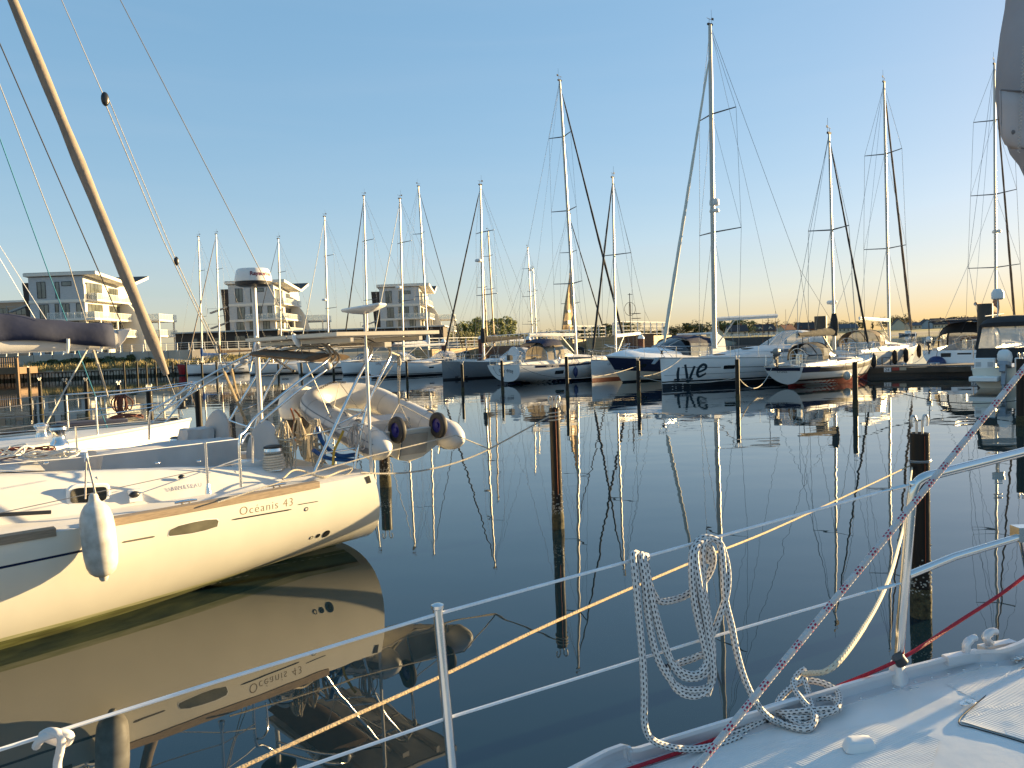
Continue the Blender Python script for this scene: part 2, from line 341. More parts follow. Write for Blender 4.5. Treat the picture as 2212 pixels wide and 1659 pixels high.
# ================================================================ sailing yacht builder
def place_bow(H, bow, head, zwl=0.0):
    """loc of the hull's own zero (stern) so that its bow stands at bow=(X,Y); head = heading in degrees from +X"""
    a = R(head); return V((bow[0] - H.L * math.cos(a), bow[1] - H.L * math.sin(a), 0))
def rail(mb, H, t0, t1, h, r, inset=0.06, n=8):
    pass
def yacht(label, H, loc, head, hullm=GEL, boot=((-0.02, 0.10, ANTI),), stripe=None, cove=None, mast=None, furl=None, boom=None, roof=None, hood=None,
          cockpit=True, lean=0.0, rake=1.3, bimini=None, pulp=True, sides=(1, -1), group='yachts moored in the marina', winsh=True, detail=2, furlr=0.055, name='sailing_yacht', wirer=0.011, radar=None, wheel=True, hatchm=None, toem=None, windows=None, mastm=None, jackstays=False, zlow=0.0):
    root = thing(name, label, 'yacht', loc, R(head), group)
    root.rotation_euler = (R(lean), 0, R(head))
    L = H.L
    H.hull().build('hull', hullm, root, angle=50)
    H.deck().build('deck', GELD, root)
    for lo, hi, m in boot: H.strip(lambda t: lo + 0.02 * t, lambda t: hi + 0.04 * t, 0, 1.0).build('boot_stripe' if lo > 0.05 else 'antifouling', m, root)
    if stripe: a, b, m, t0, t1 = stripe; H.strip(lambda t: H.sheer(t) - b, lambda t: H.sheer(t) - a, t0, t1).build('sheer_stripe', m, root)
    if cove: a, m, t0, t1 = cove; H.strip(lambda t: H.sheer(t) - a - 0.012, lambda t: H.sheer(t) - a + 0.012, t0, t1, rows=1).build('cove_line', m, root)
    mb = MB()
    for sd in (1, -1): mb.tube([H.pt(t, 1, sd, -0.01) for t in [i / 24 for i in range(25)]], 0.03, 6)
    mb.build('toe_rail', toem or ALU, root)
    if windows:
        for x, zd, w, h in windows:
            for sd in sides: H.patch(rrect(x, H.sz(x) - zd, w, h, min(w, h) * 0.25), sd, rings=2).build('hull_window', GLASS, root)
    dz = lambda x: H.sz(x) - 0.0
    if roof:
        xa, xf, w, h = roof[:4]; rings = []; N = 12
        def wd(x): return min(w, H.hb(min(1, x / L)) * 0.74)
        for i in range(N + 1):
            u = i / N; x = lerp(xa, xf, u); hh = h * (1 - sm((u - 0.25) / 0.75) * 0.85) if len(roof) < 5 else h * (1 - 0.9 * u ** roof[4])
            ww = wd(x) * (1 - 0.45 * max(0, (u - 0.75) / 0.25) ** 2); rings.append([V((x, y, dz(x) + z)) for y, z in ((ww, -0.05), (ww * 0.97, hh * 0.35), (ww * 0.88, hh * 0.8), (ww * 0.74, hh), (ww * 0.3, hh * 1.08), (-ww * 0.3, hh * 1.08), (-ww * 0.74, hh), (-ww * 0.88, hh * 0.8), (-ww * 0.97, hh * 0.35), (-ww, -0.05))])
        cr_ = MB().loft(rings); cr_.face([0, 9, 8, 7, 6, 5, 4, 3, 2, 1]); b = N * 10; cr_.face([b + k for k in range(10)])
        cr_.build('coachroof', GELD, root, angle=35)
        if winsh:
            for sd in sides:
                mb = MB(); i0, i1 = 1, 7; rw = []
                for i in range(i0, i1):
                    r_ = rings[i]; a_, b_ = (r_[1], r_[2]) if sd > 0 else (r_[8], r_[7]); tp = 1 - 0.5 * ((i - i0) / (i1 - i0)) ; off = V((0, sd * 0.012, 0.004))
                    rw.append([a_.lerp(b_, 0.12) + off, a_.lerp(b_, 0.12 + 0.8 * tp) + off])
                mb.loft(rw).build('cabin_window', GLASS, root)
        for i, x in enumerate((lerp(xa, xf, 0.55), lerp(xa, xf, 0.86))):
            if detail > 1: bev(MB().box((x, 0, dz(x) + h * (1 - sm(((x - xa) / (xf - xa) - 0.25) / 0.75) * 0.85) * 1.08 + 0.03), (0.5, 0.5, 0.05)).build('deck_hatch', hatchm or GLASS, root), 0.02)
    if cockpit and roof:
        xa = roof[0]; w = min(roof[2] * 1.02, H.hb(0.12) * 0.8)
        for sd in (1, -1):
            mb = MB(); rw = []
            for i in range(7):
                x = lerp(0.5, xa + 0.3, i / 6); z = dz(x); hh = lerp(0.16, roof[3] * 0.75, i / 6); rw.append([V((x, sd * (w + 0.08), z - 0.04)), V((x, sd * (w + 0.02), z + hh * 0.8)), V((x, sd * (w - 0.1), z + hh)), V((x, sd * (w - 0.22), z + hh)), V((x, sd * (w - 0.28), z - 0.04))])
            mb.loft(rw, cap=True).build('cockpit_coaming', GELD, root)
            if detail > 1: MB().lathe([(0.075, 0), (0.06, 0.05), (0.055, 0.12), (0.07, 0.15), (0.06, 0.17)], 10, (xa - 0.4, sd * (w - 0.12), dz(xa) + roof[3] * 0.6)).build('winch', STEEL, root)
        if wheel: 
            c = V((1.5, 0, dz(1.5) + 0.45)); mb = MB(); mb.tube([c + V((0, 0.46 * math.cos(a * 0.2618), 0.46 * math.sin(a * 0.2618))) for a in range(24)], 0.016, 6, closed=True)
            for k in range(3): a = k * math.pi / 3; mb.tube([c + V((0, 0.46 * math.cos(a), 0.46 * math.sin(a))), c - V((0, 0.46 * math.cos(a), 0.46 * math.sin(a)))], 0.01, 5)
            mb.box((c.x + 0.12, 0, c.z - 0.2), (0.18, 0.22, 0.75)); mb.build('steering_wheel', STEEL, root)
    if hood:
        xh, wh, hh, hm, lf = hood; z0 = dz(xh) + (roof[3] * 0.7 if roof else 0.2)
        A = [arch(xh + lf * u, wh * (1 - 0.16 * u), hh * v, z0 + 0.0 + (0.12 * u), 12) for u, v in ((0, 1), (0.22, 1.04), (0.45, 0.98), (0.72, 0.66), (1, 0.1))]
        hd = MB().loft([A[0], A[1], A[2]]).build('sprayhood', hm, root)
        fr = MB().loft([A[2], A[3], A[4]]).build('windscreen', VINYL, hd); 
        mb = MB()
        for k in (2, 5, 7, 10): mb.tube([A[2][k], A[3][k], A[4][k]], 0.03, 5)
        mb.tube(A[4], 0.03, 5); mb.tube(A[2], 0.035, 5); mb.build('seam', hm, hd)
        sdw = MB()
        for sd in (1, -1):
            yy = sd * wh * 1.004; sdw.add([(xh + 0.12, yy * 0.998, z0 + hh * 0.25), (xh + lf * 0.4, yy * 0.985, z0 + hh * 0.25), (xh + lf * 0.4, yy * 0.95, z0 + hh * 0.68), (xh + 0.12, yy * 0.965, z0 + hh * 0.72)], [(0, 1, 2, 3)])
        sdw.build('side_window', VINYL, hd)
    if bimini:
        x0, x1, wb, zb, bm_ = bimini
        MB().loft([arch(x0, wb, 0.18, zb, 8, 3), arch((x0 + x1) / 2, wb, 0.26, zb, 8, 3), arch(x1, wb, 0.18, zb, 8, 3)]).build('bimini_top', bm_, root)
        mb = MB()
        for sd in (1, -1):
            for x in (x0, (x0 + x1) / 2, x1): mb.tube([V((x, sd * wb, zb)), V(((x0 + x1) / 2, sd * wb, dz(1) + 0.2))], 0.014, 6)
        mb.build('bimini_frame', STEEL, root)
    top = None
    if mast:
        xm, hm = mast[0], mast[1]; nsp = mast[2] if len(mast) > 2 else 2; mr = mast[3] if len(mast) > 3 else 0.10
        zd = dz(xm) + (roof[3] * 0.8 if roof else 0.05); rk = -math.tan(R(rake)); mx = lambda z: xm + rk * (z - zd)
        foot = V((xm, 0, zd)); top = V((mx(hm), 0, hm))
        ms = MB().tube([foot, foot.lerp(top, 0.6), foot.lerp(top, 0.85), top], [mr, mr, mr * 0.92, mr * 0.7], 10, flat=0.7).build('mast', mastm or ALU, root)
        mb = MB().tube([top + V((0.05, 0, 0)), top + V((0.05, 0, 0.3)), ], 0.012, 5); mb.tube([top + V((0.05 + 0.22, 0.05, 0.3)), top + V((-0.25, -0.05, 0.3))], 0.012, 5); mb.box(top + V((-0.2, 0, 0.33)), (0.14, 0.02, 0.12)); mb.box(top + V((0, 0, 0.02)), (0.34, 0.09, 0.1)); mb.tube([top + V((-0.1, 0.02, 0)), top + V((-0.1, 0.02, 0.8))], 0.008, 4)
        mb.build('wind_vane', WIREK, ms)
        if radar: zz, rm = radar; MB().lathe([(0.05, 0), (0.27, 0.02), (0.29, 0.1), (0.24, 0.2), (0.1, 0.24), (0, 0.245)], 14, (mx(zz) + 0.36, 0, zz)).build('radar_dome', WHT, ms); MB().box((mx(zz) + 0.2, 0, zz - 0.02), (0.4, 0.1, 0.04)).build('radar_bracket', ALU, ms)
        tips = {}
        for k in range(nsp):
            fz = zd + (hm - zd) * ((k + 1) / (nsp + 0.75)); sw_ = H.B * 0.5 * (0.72 - 0.09 * k)
            for sd in (1, -1):
                p0 = V((mx(fz), sd * 0.05, fz)); p1 = V((mx(fz) - 0.32 * sw_, sd * sw_, fz + 0.06)); tips[k, sd] = p1
                MB().tube([p0, p1], [0.042, 0.028], 6).build('spreader', SPRM, ms)
        for sd in (1, -1):
            ch = V((xm - 0.25, sd * H.hb(xm / L) * 0.93, dz(xm))); path = [ch] + [tips[k, sd] for k in range(nsp)] + [top - V((0, 0, 0.2))]
            MB().tube(path, wirer, 4).build('shroud', WIRE, root)
            if nsp: MB().tube([ch + V((0.1, -sd * 0.08, 0)), V((mx(tips[0, sd].z), sd * 0.06, tips[0, sd].z - 0.1))], wirer, 4).build('shroud', WIRE, root)
            for k in range(nsp - 1): MB().tube([tips[k, sd], V((mx(tips[k + 1, sd].z), sd * 0.06, tips[k + 1, sd].z - 0.1))], wirer * 0.8, 4).build('shroud', WIRE, root)
        bowp = V((L - 0.12, 0, dz(L) + 0.08)); ft = V((mx(hm * 0.985), 0, hm * 0.985)) if (len(mast) < 5) else V((mx(hm * mast[4]), 0, hm * mast[4]))
        if furl:
            n = 26; pts = [bowp.lerp(ft, lerp(0.045, 0.97, i / n)) for i in range(n + 1)]
            rr = [furlr * (1.0 - 0.55 * i / n) * (1 + 0.1 * math.sin(i * 2.4)) for i in range(n + 1)]; rr[0] = furlr * 0.5; rr[-1] = 0.02
            fs = MB().tube(pts, rr, 14).build('furled_headsail', furl, root, angle=80)
            if detail > 1 and furlr > 0.095: MB().tube([p + V((0, math.cos(i * 0.9), math.sin(i * 0.9))) * (rr[i] * 0.99) for i, p in enumerate(pts)], 0.006, 4).build('wrap_edge', furl, fs)
            MB().lathe([(0.1, 0), (0.1, 0.02), (0.05, 0.04), (0.05, 0.14), (0.1, 0.16), (0.1, 0.18)], 10, bowp + V((0, 0, 0.12))).build('furling_drum', BLACK, fs)
        MB().tube([bowp, ft], wirer * 1.1, 4).build('forestay', WIRE, root)
        j = V((mx(hm * 0.45), 0, hm * 0.42)).lerp(V((0.3, 0, dz(0) + 0.1)), 0.55); j = top.lerp(V((0.2, 0, dz(0))), 0.72)
        for sd in (1, -1): MB().tube([top, j, V((0.15, sd * H.hb(0.02) * 0.75, dz(0)))], wirer, 4).build('backstay', WIRE, root)
        if boom:
            zb_, lb, cov, up = boom; g = V((mx(zb_) - 0.1, 0, zb_)); e = V((xm - lb, 0, zb_ + up))
            bo = MB().tube([g, e], 0.075, 8, flat=0.8).build('boom', WHT if cov is None or cov == 'roll' else ALU, root)
            if cov == 'roll': MB().tube([g + V((0, 0, 0.07)), e + V((0, 0, 0.07))], 0.09, 8).build('boom_canopy', WHT, bo)
            elif cov:
                n = 16; rg = []
                for i in range(n + 1):
                    u = i / n; p = g.lerp(e, 0.03 + 0.94 * u); hh = lerp(0.42, 0.16, u ** 0.7) * (1 + 0.08 * math.sin(i * 2.1)); ww = lerp(0.16, 0.10, u) * (1 + 0.1 * math.sin(i * 3.3)); 
                    rg.append([p + V((0, ww * y, z * hh)) for y, z in ((0.75, -0.12), (1.05, 0.25), (0.8, 0.65), (0.25, 1.0), (-0.25, 1.0), (-0.8, 0.65), (-1.05, 0.25), (-0.75, -0.12))])
                MB().loft(rg, closed=True, cap=True).build('sail_cover', cov, bo)
                gm = MB(); gm.tube([g + V((0.1, 0, -0.1)), g + V((0.12, 0, 0.3)), g + V((0.13, 0, 0.75)), g + V((0.11, 0, 1.1))], [0.17, 0.22, 0.19, 0.12], 8).build('mast_boot', cov, bo)
            MB().tube([g.lerp(e, 0.3) - V((0, 0, 0.07)), V((xm - 0.12, 0, zd + 0.15))], 0.035, 7).build('boom_vang', ALU, bo)
            MB().tube([e, top], wirer * 0.8, 4).build('topping_lift', WIRE, bo)
            MB().tube([g.lerp(e, 0.85), V((max(0.6, xm - lb * 0.85), 0, dz(1) + 0.3))], 0.02, 5).build('mainsheet', WIREK, bo)
            if jackstays:
                for sd in (1, -1):
                    jk = V((mx(hm * 0.6), sd * 0.06, hm * 0.6))
                    for u in (0.35, 0.65, 0.9): MB().tube([jk, g.lerp(e, u) + V((0, sd * 0.1, 0))], wirer * 0.6, 4).build('lazy_jack', WIRE, bo)
    if pulp:
        z = dz(L)
        mb = MB(); hp = 0.62; ta, tb = 0.86, 0.985
        a = H.pt(ta, 1, 1); b_ = H.pt(tb, 1, 1)
        up = cr([a + V((0.0, -0.04, hp)), H.pt(0.94, 1, 1) + V((0.05, 0, hp)), V((L + 0.1, 0.16, z + hp + 0.04)), V((L + 0.1, -0.16, z + hp + 0.04)), H.pt(0.94, 1, -1) + V((0.05, 0, hp)), H.pt(ta, 1, -1) + V((0.0, 0.04, hp))], 4)
        mb.tube(up, 0.014, 6)
        for sd in (1, -1):
            mb.tube([H.pt(ta, 1, sd, -0.04), H.pt(ta, 1, sd, -0.04) + V((0, 0, hp))], 0.014, 6); mb.tube([H.pt(0.955, 1, sd, -0.03), V((L + 0.1, sd * 0.16, z + hp + 0.04))], 0.014, 6)
            mb.tube([H.pt(ta, 1, sd, -0.04) + V((0, 0, 0.32)), H.pt(0.955, 1, sd, -0.03) + V((0.16, 0, 0.34))], 0.01, 5)
        mb.build('pulpit', STEEL, root)
        for sd in (1, -1):
            mb = MB()
            p = [H.pt(0.13, 1, sd, -0.05), H.pt(0.13, 1, sd, -0.05) + V((0, 0, hp)), H.pt(0.02, 1, sd, -0.05) + V((0, 0, hp)), V((0.06, sd * H.hb(0.01) * 0.45, dz(0) + hp)), V((0.06, sd * H.hb(0.01) * 0.45, dz(0)))]
            mb.tube(p, 0.014, 6); mb.tube([q - V((0, 0, 0.3)) for q in p[1:4]], 0.011, 5); mb.tube([H.pt(0.015, 1, sd, -0.05), H.pt(0.02, 1, sd, -0.05) + V((0, 0, hp))], 0.014, 6)
            mb.build('pushpit', STEEL, root)
        ns = 5 if detail > 1 else 3; st = [lerp(0.13, ta, i / (ns + 1)) for i in range(ns + 2)]
        for sd in (1, -1):
            for t in st[1:-1]: MB().tube([H.pt(t, 1, sd, -0.05), H.pt(t, 1, sd, -0.05) + V((0, 0, hp))], 0.013, 6).build('stanchion', STEEL, root)
            for zz in ((hp, hp * 0.5) if detail > 1 else (hp,)): MB().tube([H.pt(t, 1, sd, -0.05) + V((0, 0, zz)) for t in st], 0.006, 4).build('lifeline', WIRE, root)
    return root
def fender_mb(L=0.6, r=0.12):
    return MB().lathe([(0.001, -L / 2 - 0.09), (0.035, -L / 2 - 0.085), (0.04, -L / 2 - 0.02), (r * 0.8, -L / 2 + 0.06), (r, -L / 2 + 0.16), (r * 1.02, 0), (r, L / 2 - 0.16), (r * 0.8, L / 2 - 0.06), (0.04, L / 2 + 0.02), (0.035, L / 2 + 0.085), (0.001, L / 2 + 0.09)], 16)
def hang_fender(root, H, x, drop, side, m, label, L=0.6, r=0.12, ball=False, group='fenders hung over hull sides'):
    """fender hung from the rail of a moored boat: a thing of its own"""
    bpy.context.view_layer.update()
    z = H.sz(x) - drop; p = root.matrix_world @ H.at(x, z, side, r + 0.03); tp = root.matrix_world @ (H.at(x, H.sz(x) - 0.02, side, 0.01) + V((0, -side * 0.04, 0.3)))
    f = (MB().ball((0, 0, 0), r, 9, (1, 1, 1.12)) if ball else fender_mb(L, r)).build('fender', m); f.location = p
    tag(f, label, 'fender', group)
    q = [V((0, 0, (r * 1.1 if ball else L / 2 + 0.08))), V((0, 0, (H.sz(x) - z))) + (tp - p) * V((1, 1, 0)).length * 0 + V(((tp - p).x * 0.6, (tp - p).y * 0.6, 0)), tp - p]
    MB().tube(q, 0.008, 5).build('lanyard', WIREK, f)
    return f
# ================================================================ water and land
def water():
    m = bpy.data.materials.new('harbour_water'); m.use_nodes = True; n = m.node_tree.nodes; l = m.node_tree.links; b = n['Principled BSDF']
    b.inputs['Base Color'].default_value = (0.005, 0.016, 0.024, 1); b.inputs['Roughness'].default_value = 0.012; b.inputs['IOR'].default_value = 1.68; b.inputs['Specular IOR Level'].default_value = 0.5
    g = n.new('ShaderNodeNewGeometry')
    mp = n.new('ShaderNodeMapping'); mp.inputs['Scale'].default_value = (0.55, 0.9, 1); mp.inputs['Rotation'].default_value = (0, 0, 0.5); l.new(g.outputs['Position'], mp.inputs[0])
    n1 = n.new('ShaderNodeTexNoise'); n1.inputs['Scale'].default_value = 1.0; n1.inputs['Detail'].default_value = 2.5; n1.inputs['Roughness'].default_value = 0.45; l.new(mp.outputs[0], n1.inputs['Vector'])
    mp2 = n.new('ShaderNodeMapping'); mp2.inputs['Scale'].default_value = (0.02, 0.045, 1); l.new(g.outputs['Position'], mp2.inputs[0])
    n2 = n.new('ShaderNodeTexNoise'); n2.inputs['Scale'].default_value = 1.0; n2.inputs['Detail'].default_value = 2; l.new(mp2.outputs[0], n2.inputs['Vector'])
    r2 = n.new('ShaderNodeMapRange'); r2.inputs[1].default_value = 0.35; r2.inputs[2].default_value = 0.7; r2.inputs[3].default_value = 0.3; r2.inputs[4].default_value = 1.5; l.new(n2.outputs['Fac'], r2.inputs[0])
    mu = n.new('ShaderNodeMath'); mu.operation = 'MULTIPLY'; l.new(n1.outputs['Fac'], mu.inputs[0]); l.new(r2.outputs[0], mu.inputs[1])
    bp = n.new('ShaderNodeBump'); bp.inputs['Strength'].default_value = 0.5; bp.inputs['Distance'].default_value = 0.016
    rr_ = n.new('ShaderNodeMapRange'); rr_.inputs[1].default_value = 0.5; rr_.inputs[2].default_value = 0.8; rr_.inputs[3].default_value = 0.01; rr_.inputs[4].default_value = 0.045; l.new(n2.outputs['Fac'], rr_.inputs[0]); l.new(rr_.outputs[0], b.inputs['Roughness'])
    l.new(mu.outputs[0], bp.inputs['Height']); l.new(bp.outputs[0], b.inputs['Normal'])
    o = MB().add([(-9000, -200, 0), (9000, -200, 0), (9000, 12000, 0), (-9000, 12000, 0)], [(0, 1, 2, 3)]).build('water', m, kind='structure'); return o
water()
GRASS = mat('meadow_grass', (0.10, 0.11, 0.035), 0.95, scale=0.05, col2=(0.17, 0.15, 0.06))
SAND = mat('sandy_ground', (0.33, 0.27, 0.19), 0.95, scale=0.3, col2=(0.22, 0.19, 0.12), bump=0.5, bscale=2)
def land(name, edge, rows, m):
    """edge: waterline points, rows: (distance behind, height)"""
    mb = MB(); n = len(edge)
    rr = []
    for dv, z in rows: rr.append([V((x + 0.0, y + dv, z)) for x, y in edge])
    mb.loft(rr); return mb.build(name, m, kind='structure')
A = W(0, 824); B = W(395, 809); D = B - A
A2 = A - D * 1.5
qe = [(A2.x, A2.y), (A.x, A.y), (B.x, B.y), (-34, 114), (-12, 104), (-7, 96)]
land('shore', [(x, y + 0.4) for x, y in qe], ((0, -0.6), (0.0, 1.02), (6, 1.45), (12, 2.0), (15, 2.3), (130, 2.5)), SAND)
land('promenade', [(-160, 120.5), (-50, 120.5), (-30, 136.5), (-9, 136.5)], ((0, 2.0), (0, 3.5), (200, 3.5)), mat('paving', (0.3, 0.28, 0.25), 0.9, bump=0.2))
fe = [(-40, 330), (20, 300), (60, 285), (100, 300), (150, 420), (230, 510), (330, 540), (470, 560), (900, 600)]
land('meadow', fe, ((0, -0.5), (3, 0.3), (14, 1.1), (45, 2.4), (110, 3.4), (500, 5.0), (1500, 6)), GRASS)
land('beach', fe, ((-1, -0.5), (2.4, 0.45), (13.5, 1.2), (20, 1.42)), SAND)
# quay of driven logs
t = thing('log_quay', 'quay wall of upright weathered logs under a flat beam along the left shore', 'quay', (A.x, A.y, 0))
LOG = mat('weathered_log', (0.22, 0.17, 0.12), 0.9, scale=2.2, stretch=(3, 3, 0.8), col2=(0.62, 0.55, 0.45), bump=0.5, bscale=6)
mb = MB(); wl2 = MB(); dl = D.length; k = 0; s = -1.5 * dl
while s < dl * 1.03:
    r = random.uniform(0.15, 0.2); p = D.normalized() * s + V((0, 0, 0)); ztop = random.uniform(0.8, 0.98)
    mb.tube([p + V((random.uniform(-.03, .03), random.uniform(-.05, .05), 0.3)), p + V((0, 0, ztop))], [r, r * 0.93], 9); wl2.tube([p + V((0, 0, -0.6)), p + V((0, 0, 0.36 + random.uniform(-0.06, 0.06)))], r * 1.03, 9); s += r * 2.5
o = mb.build('log_row', LOG, t); o['kind'] = 'stuff'
o = wl2.build('wet_log_row', mat('wet_log', (0.03, 0.025, 0.016), 0.6, scale=4, col2=(0.07, 0.06, 0.03), bump=0.4, bscale=8), t); o['kind'] = 'stuff'
MB().prism([D.normalized() * (-1.5 * dl) + V((0, 0.2, -0.5)), D * 1.03 + V((0, 0.2, -0.5)), D * 1.03 + V((0, 0.2, 0.96)), D.normalized() * (-1.5 * dl) + V((0, 0.2, 0.96))], (0, 0.1, 0)).build('gap_shade_sheet', BLACK, t)  # black sheet added behind the logs, paints the gaps between them as shade
mb = MB(); p0 = D.normalized() * (-1.5 * dl); p1 = D * 1.03; mb.prism([p0 + V((0, -.22, 0.97)), p0 + V((0, 0.35, 0.97)), p0 + V((0, 0.35, 1.12)), p0 + V((0, -.22, 1.12))], p1 - p0); mb.build('capping_beam', mat('grey_timber', (0.24, 0.2, 0.15), 0.9, var=0.25, scale=2), t)
# dune grass and shrubs
def tuft(mb, c, n, h, sp, w=0.05):
    for _ in range(n):
        a = random.uniform(0, 6.283); q = V((random.gauss(0, sp), random.gauss(0, sp), 0)) + V(c); d = V((math.cos(a), math.sin(a), 0)); hh = h * random.uniform(0.6, 1.15); ln = random.uniform(0.15, 0.6) * hh
        s_ = V((-d.y, d.x, 0)) * w; mb.add([q - s_, q + s_, q + d * ln * 0.4 + V((0, 0, hh * 0.65)) + s_ * 0.6, q + d * ln + V((0, 0, hh))], [(0, 1, 2), (0, 2, 3)])
mb = MB()
def shorez(dv): 
    rows = ((0, 1.02), (6, 1.45), (12, 2.0), (15, 2.3), (130, 2.5))
    for (a, za), (b, zb) in zip(rows, rows[1:]):
        if dv <= b: return lerp(za, zb, (dv - a) / (b - a))
    return 2.5
for _ in range(420):
    u = random.uniform(-0.5, 1.5); dv = random.choice((random.uniform(1.5, 6), random.uniform(3, 13))); p = A + D * u; tuft(mb, (p.x, p.y + dv, shorez(dv) - 0.05), 26, random.uniform(0.45, 1.0), 0.3)
mb.build('dune_grass', mat('dry_dune_grass', (0.36, 0.27, 0.12), 0.9, scale=0.6, col2=(0.22, 0.20, 0.08)), kind='stuff', fix=False)
def leafmat(name, a, b): 
    return mat(name, a, 0.75, scale=0.9, col2=b)
LEAFS = leafmat('shrub_leaf', (0.035, 0.06, 0.015), (0.09, 0.10, 0.03))
def cloud(mb, c, rad, n, leaf, shell=0.35):
    c = V(c)
    for _ in range(n):
        d = V((random.gauss(0, 1), random.gauss(0, 1), random.gauss(0, 1))).normalized(); rr = random.uniform(shell, 1.0) ** 0.6; q = c + V((d.x * rad[0], d.y * rad[1], d.z * rad[2])) * rr
        e = V((random.uniform(-1, 1), random.uniform(-1, 1), random.uniform(-1, 1))).normalized(); f_ = e.orthogonal().normalized(); L = leaf * random.uniform(0.5, 1.2)
        mb.add([q - e * L, q + f_ * L * 0.6, q + e * L, q - f_ * L * 0.6], [(0, 1, 2, 3)])
def shrub_proto():
    mb = MB()
    for _ in range(6): cloud(mb, (random.uniform(-1, 1), random.uniform(-.5, .5), random.uniform(0.3, 0.8)), (0.7, 0.5, 0.5), 110, 0.16)
    return tag(mb.build('shrub', LEAFS, fix=False), 'low green bush in the dry grass below the promenade wall', 'bush', 'green bushes on the dune')
sp_ = shrub_proto(); sp_.location = A + D * 0.15 + V((0, 9, 1.6))
for u, dv in ((0.02, 9), (0.1, 9.5), (0.22, 10), (0.30, 9), (0.36, 11), (0.45, 9.5), (0.52, 10.5), (0.62, 11), (0.72, 12), (0.9, 12), (1.05, 12), (1.2, 11), (1.35, 11.5)):
    p = A + D * u; c = sp_.copy(); C.collection.objects.link(c); c.location = (p.x, p.y + dv, shorez(dv) - 0.1); c.scale = [random.uniform(0.9, 1.7)] * 2 + [random.uniform(0.7, 1.2)]; c.rotation_euler = (0, 0, random.uniform(0, 6))
# promenade wall and railing
CONC = mat('concrete', (0.42, 0.38, 0.32), 0.85, var=0.1, scale=0.5, stretch=(1, 1, 0.3), bump=0.2)
for p0, p1, lb, lb2 in (((-97, 120.2), (-50, 120.2), 'shaded left stretch of the pale concrete wall below the promenade', 'left stretch of white post railing on the promenade wall'), ((-49.8, 120.25), (-30, 136.2), 'sunlit right stretch of the pale concrete wall, angled back from the dune', 'right stretch of white post railing on the angled promenade wall')):
    a_ = V((*p0, 0)); d_ = V((*p1, 0)) - a_; Lw = d_.length; rz = math.atan2(d_.y, d_.x)
    t = thing('promenade_wall', lb, 'wall', (*p0, 1.9), rz); w = MB().box((Lw / 2, 0.2, 0.85), (Lw, 0.4, 1.75)); w.build('concrete_panel', CONC, t); w = MB()
    for i in range(int(Lw / 3)): w.box((1.5 + i * 3, -0.012, 0.85), (0.05, 0.03, 1.7))
    o = w.build('panel_joint', BLACK, t); o['kind'] = 'stuff'
    t = thing('railing', lb2, 'railing', (*p0, 3.65), rz)
    pm = MB().box((0, 0.2, 0.5), (0.09, 0.09, 1.1)).box((0, 0.06, -0.1), (0.14, 0.14, 0.3)).build('post', WHT, t); pm.location = (0.3, 0, 0); n_ = int(Lw / 1.75)
    for i in range(1, n_ + 1): c = pm.copy(); C.collection.objects.link(c); c.parent = t; c.location = (0.3 + i * (Lw - 0.6) / n_, 0, 0)
    for z in (1.08, 0.72, 0.36): MB().box((Lw / 2, 0.2, z), (Lw, 0.05, 0.06 if z > 1 else 0.025)).build('rail', WHT, t)
# ================================================================ buildings
SID = boards('grey_siding', (0.46, 0.47, 0.47), 0.22, 'Z', dark=0.72)
BWH = mat('render_white', (0.70, 0.66, 0.58), 0.8, var=0.04); BBR = boards('dark_brown_cladding', (0.05, 0.035, 0.026), 0.3, 'Z')
FRM = mat('dark_window_frame', (0.02, 0.02, 0.022), 0.4); GLB = mat('window_glass', (0.10, 0.11, 0.10), 0.04, var=0.6, scale=0.4, spec=0.9)
GLR = mat('balustrade_glass', (0.45, 0.5, 0.5), 0.05, alpha=0.35, spec=0.7); ROOFM = mat('roof_membrane', (0.06, 0.05, 0.045), 0.9)
def win(root, face, u, z, w, h, mull=1, dy=0.0):
    """window on the front (face 0, looking -y at y=dy) or on the side (face 1, looking +x at x=dy)"""
    def bx(mb, cu, cz, su, sz, out, th): 
        if face == 0: mb.box((cu, dy - out, cz), (su, th, sz))
        else: mb.box((dy + out, cu, cz), (th, su, sz))
    mb = MB(); f = 0.09
    bx(mb, u, z - h / 2, w + f, f, 0.03, 0.1); bx(mb, u, z + h / 2, w + f, f, 0.03, 0.1)
    for i in range(mull + 2): bx(mb, u - w / 2 + w * i / (mull + 1), z, f, h - f, 0.03, 0.1)
    fr = mb.build('window', FRM, root); g = MB(); bx(g, u, z, w - 0.02, h - 0.02, 0.02, 0.03); g.build('pane', GLB, fr)
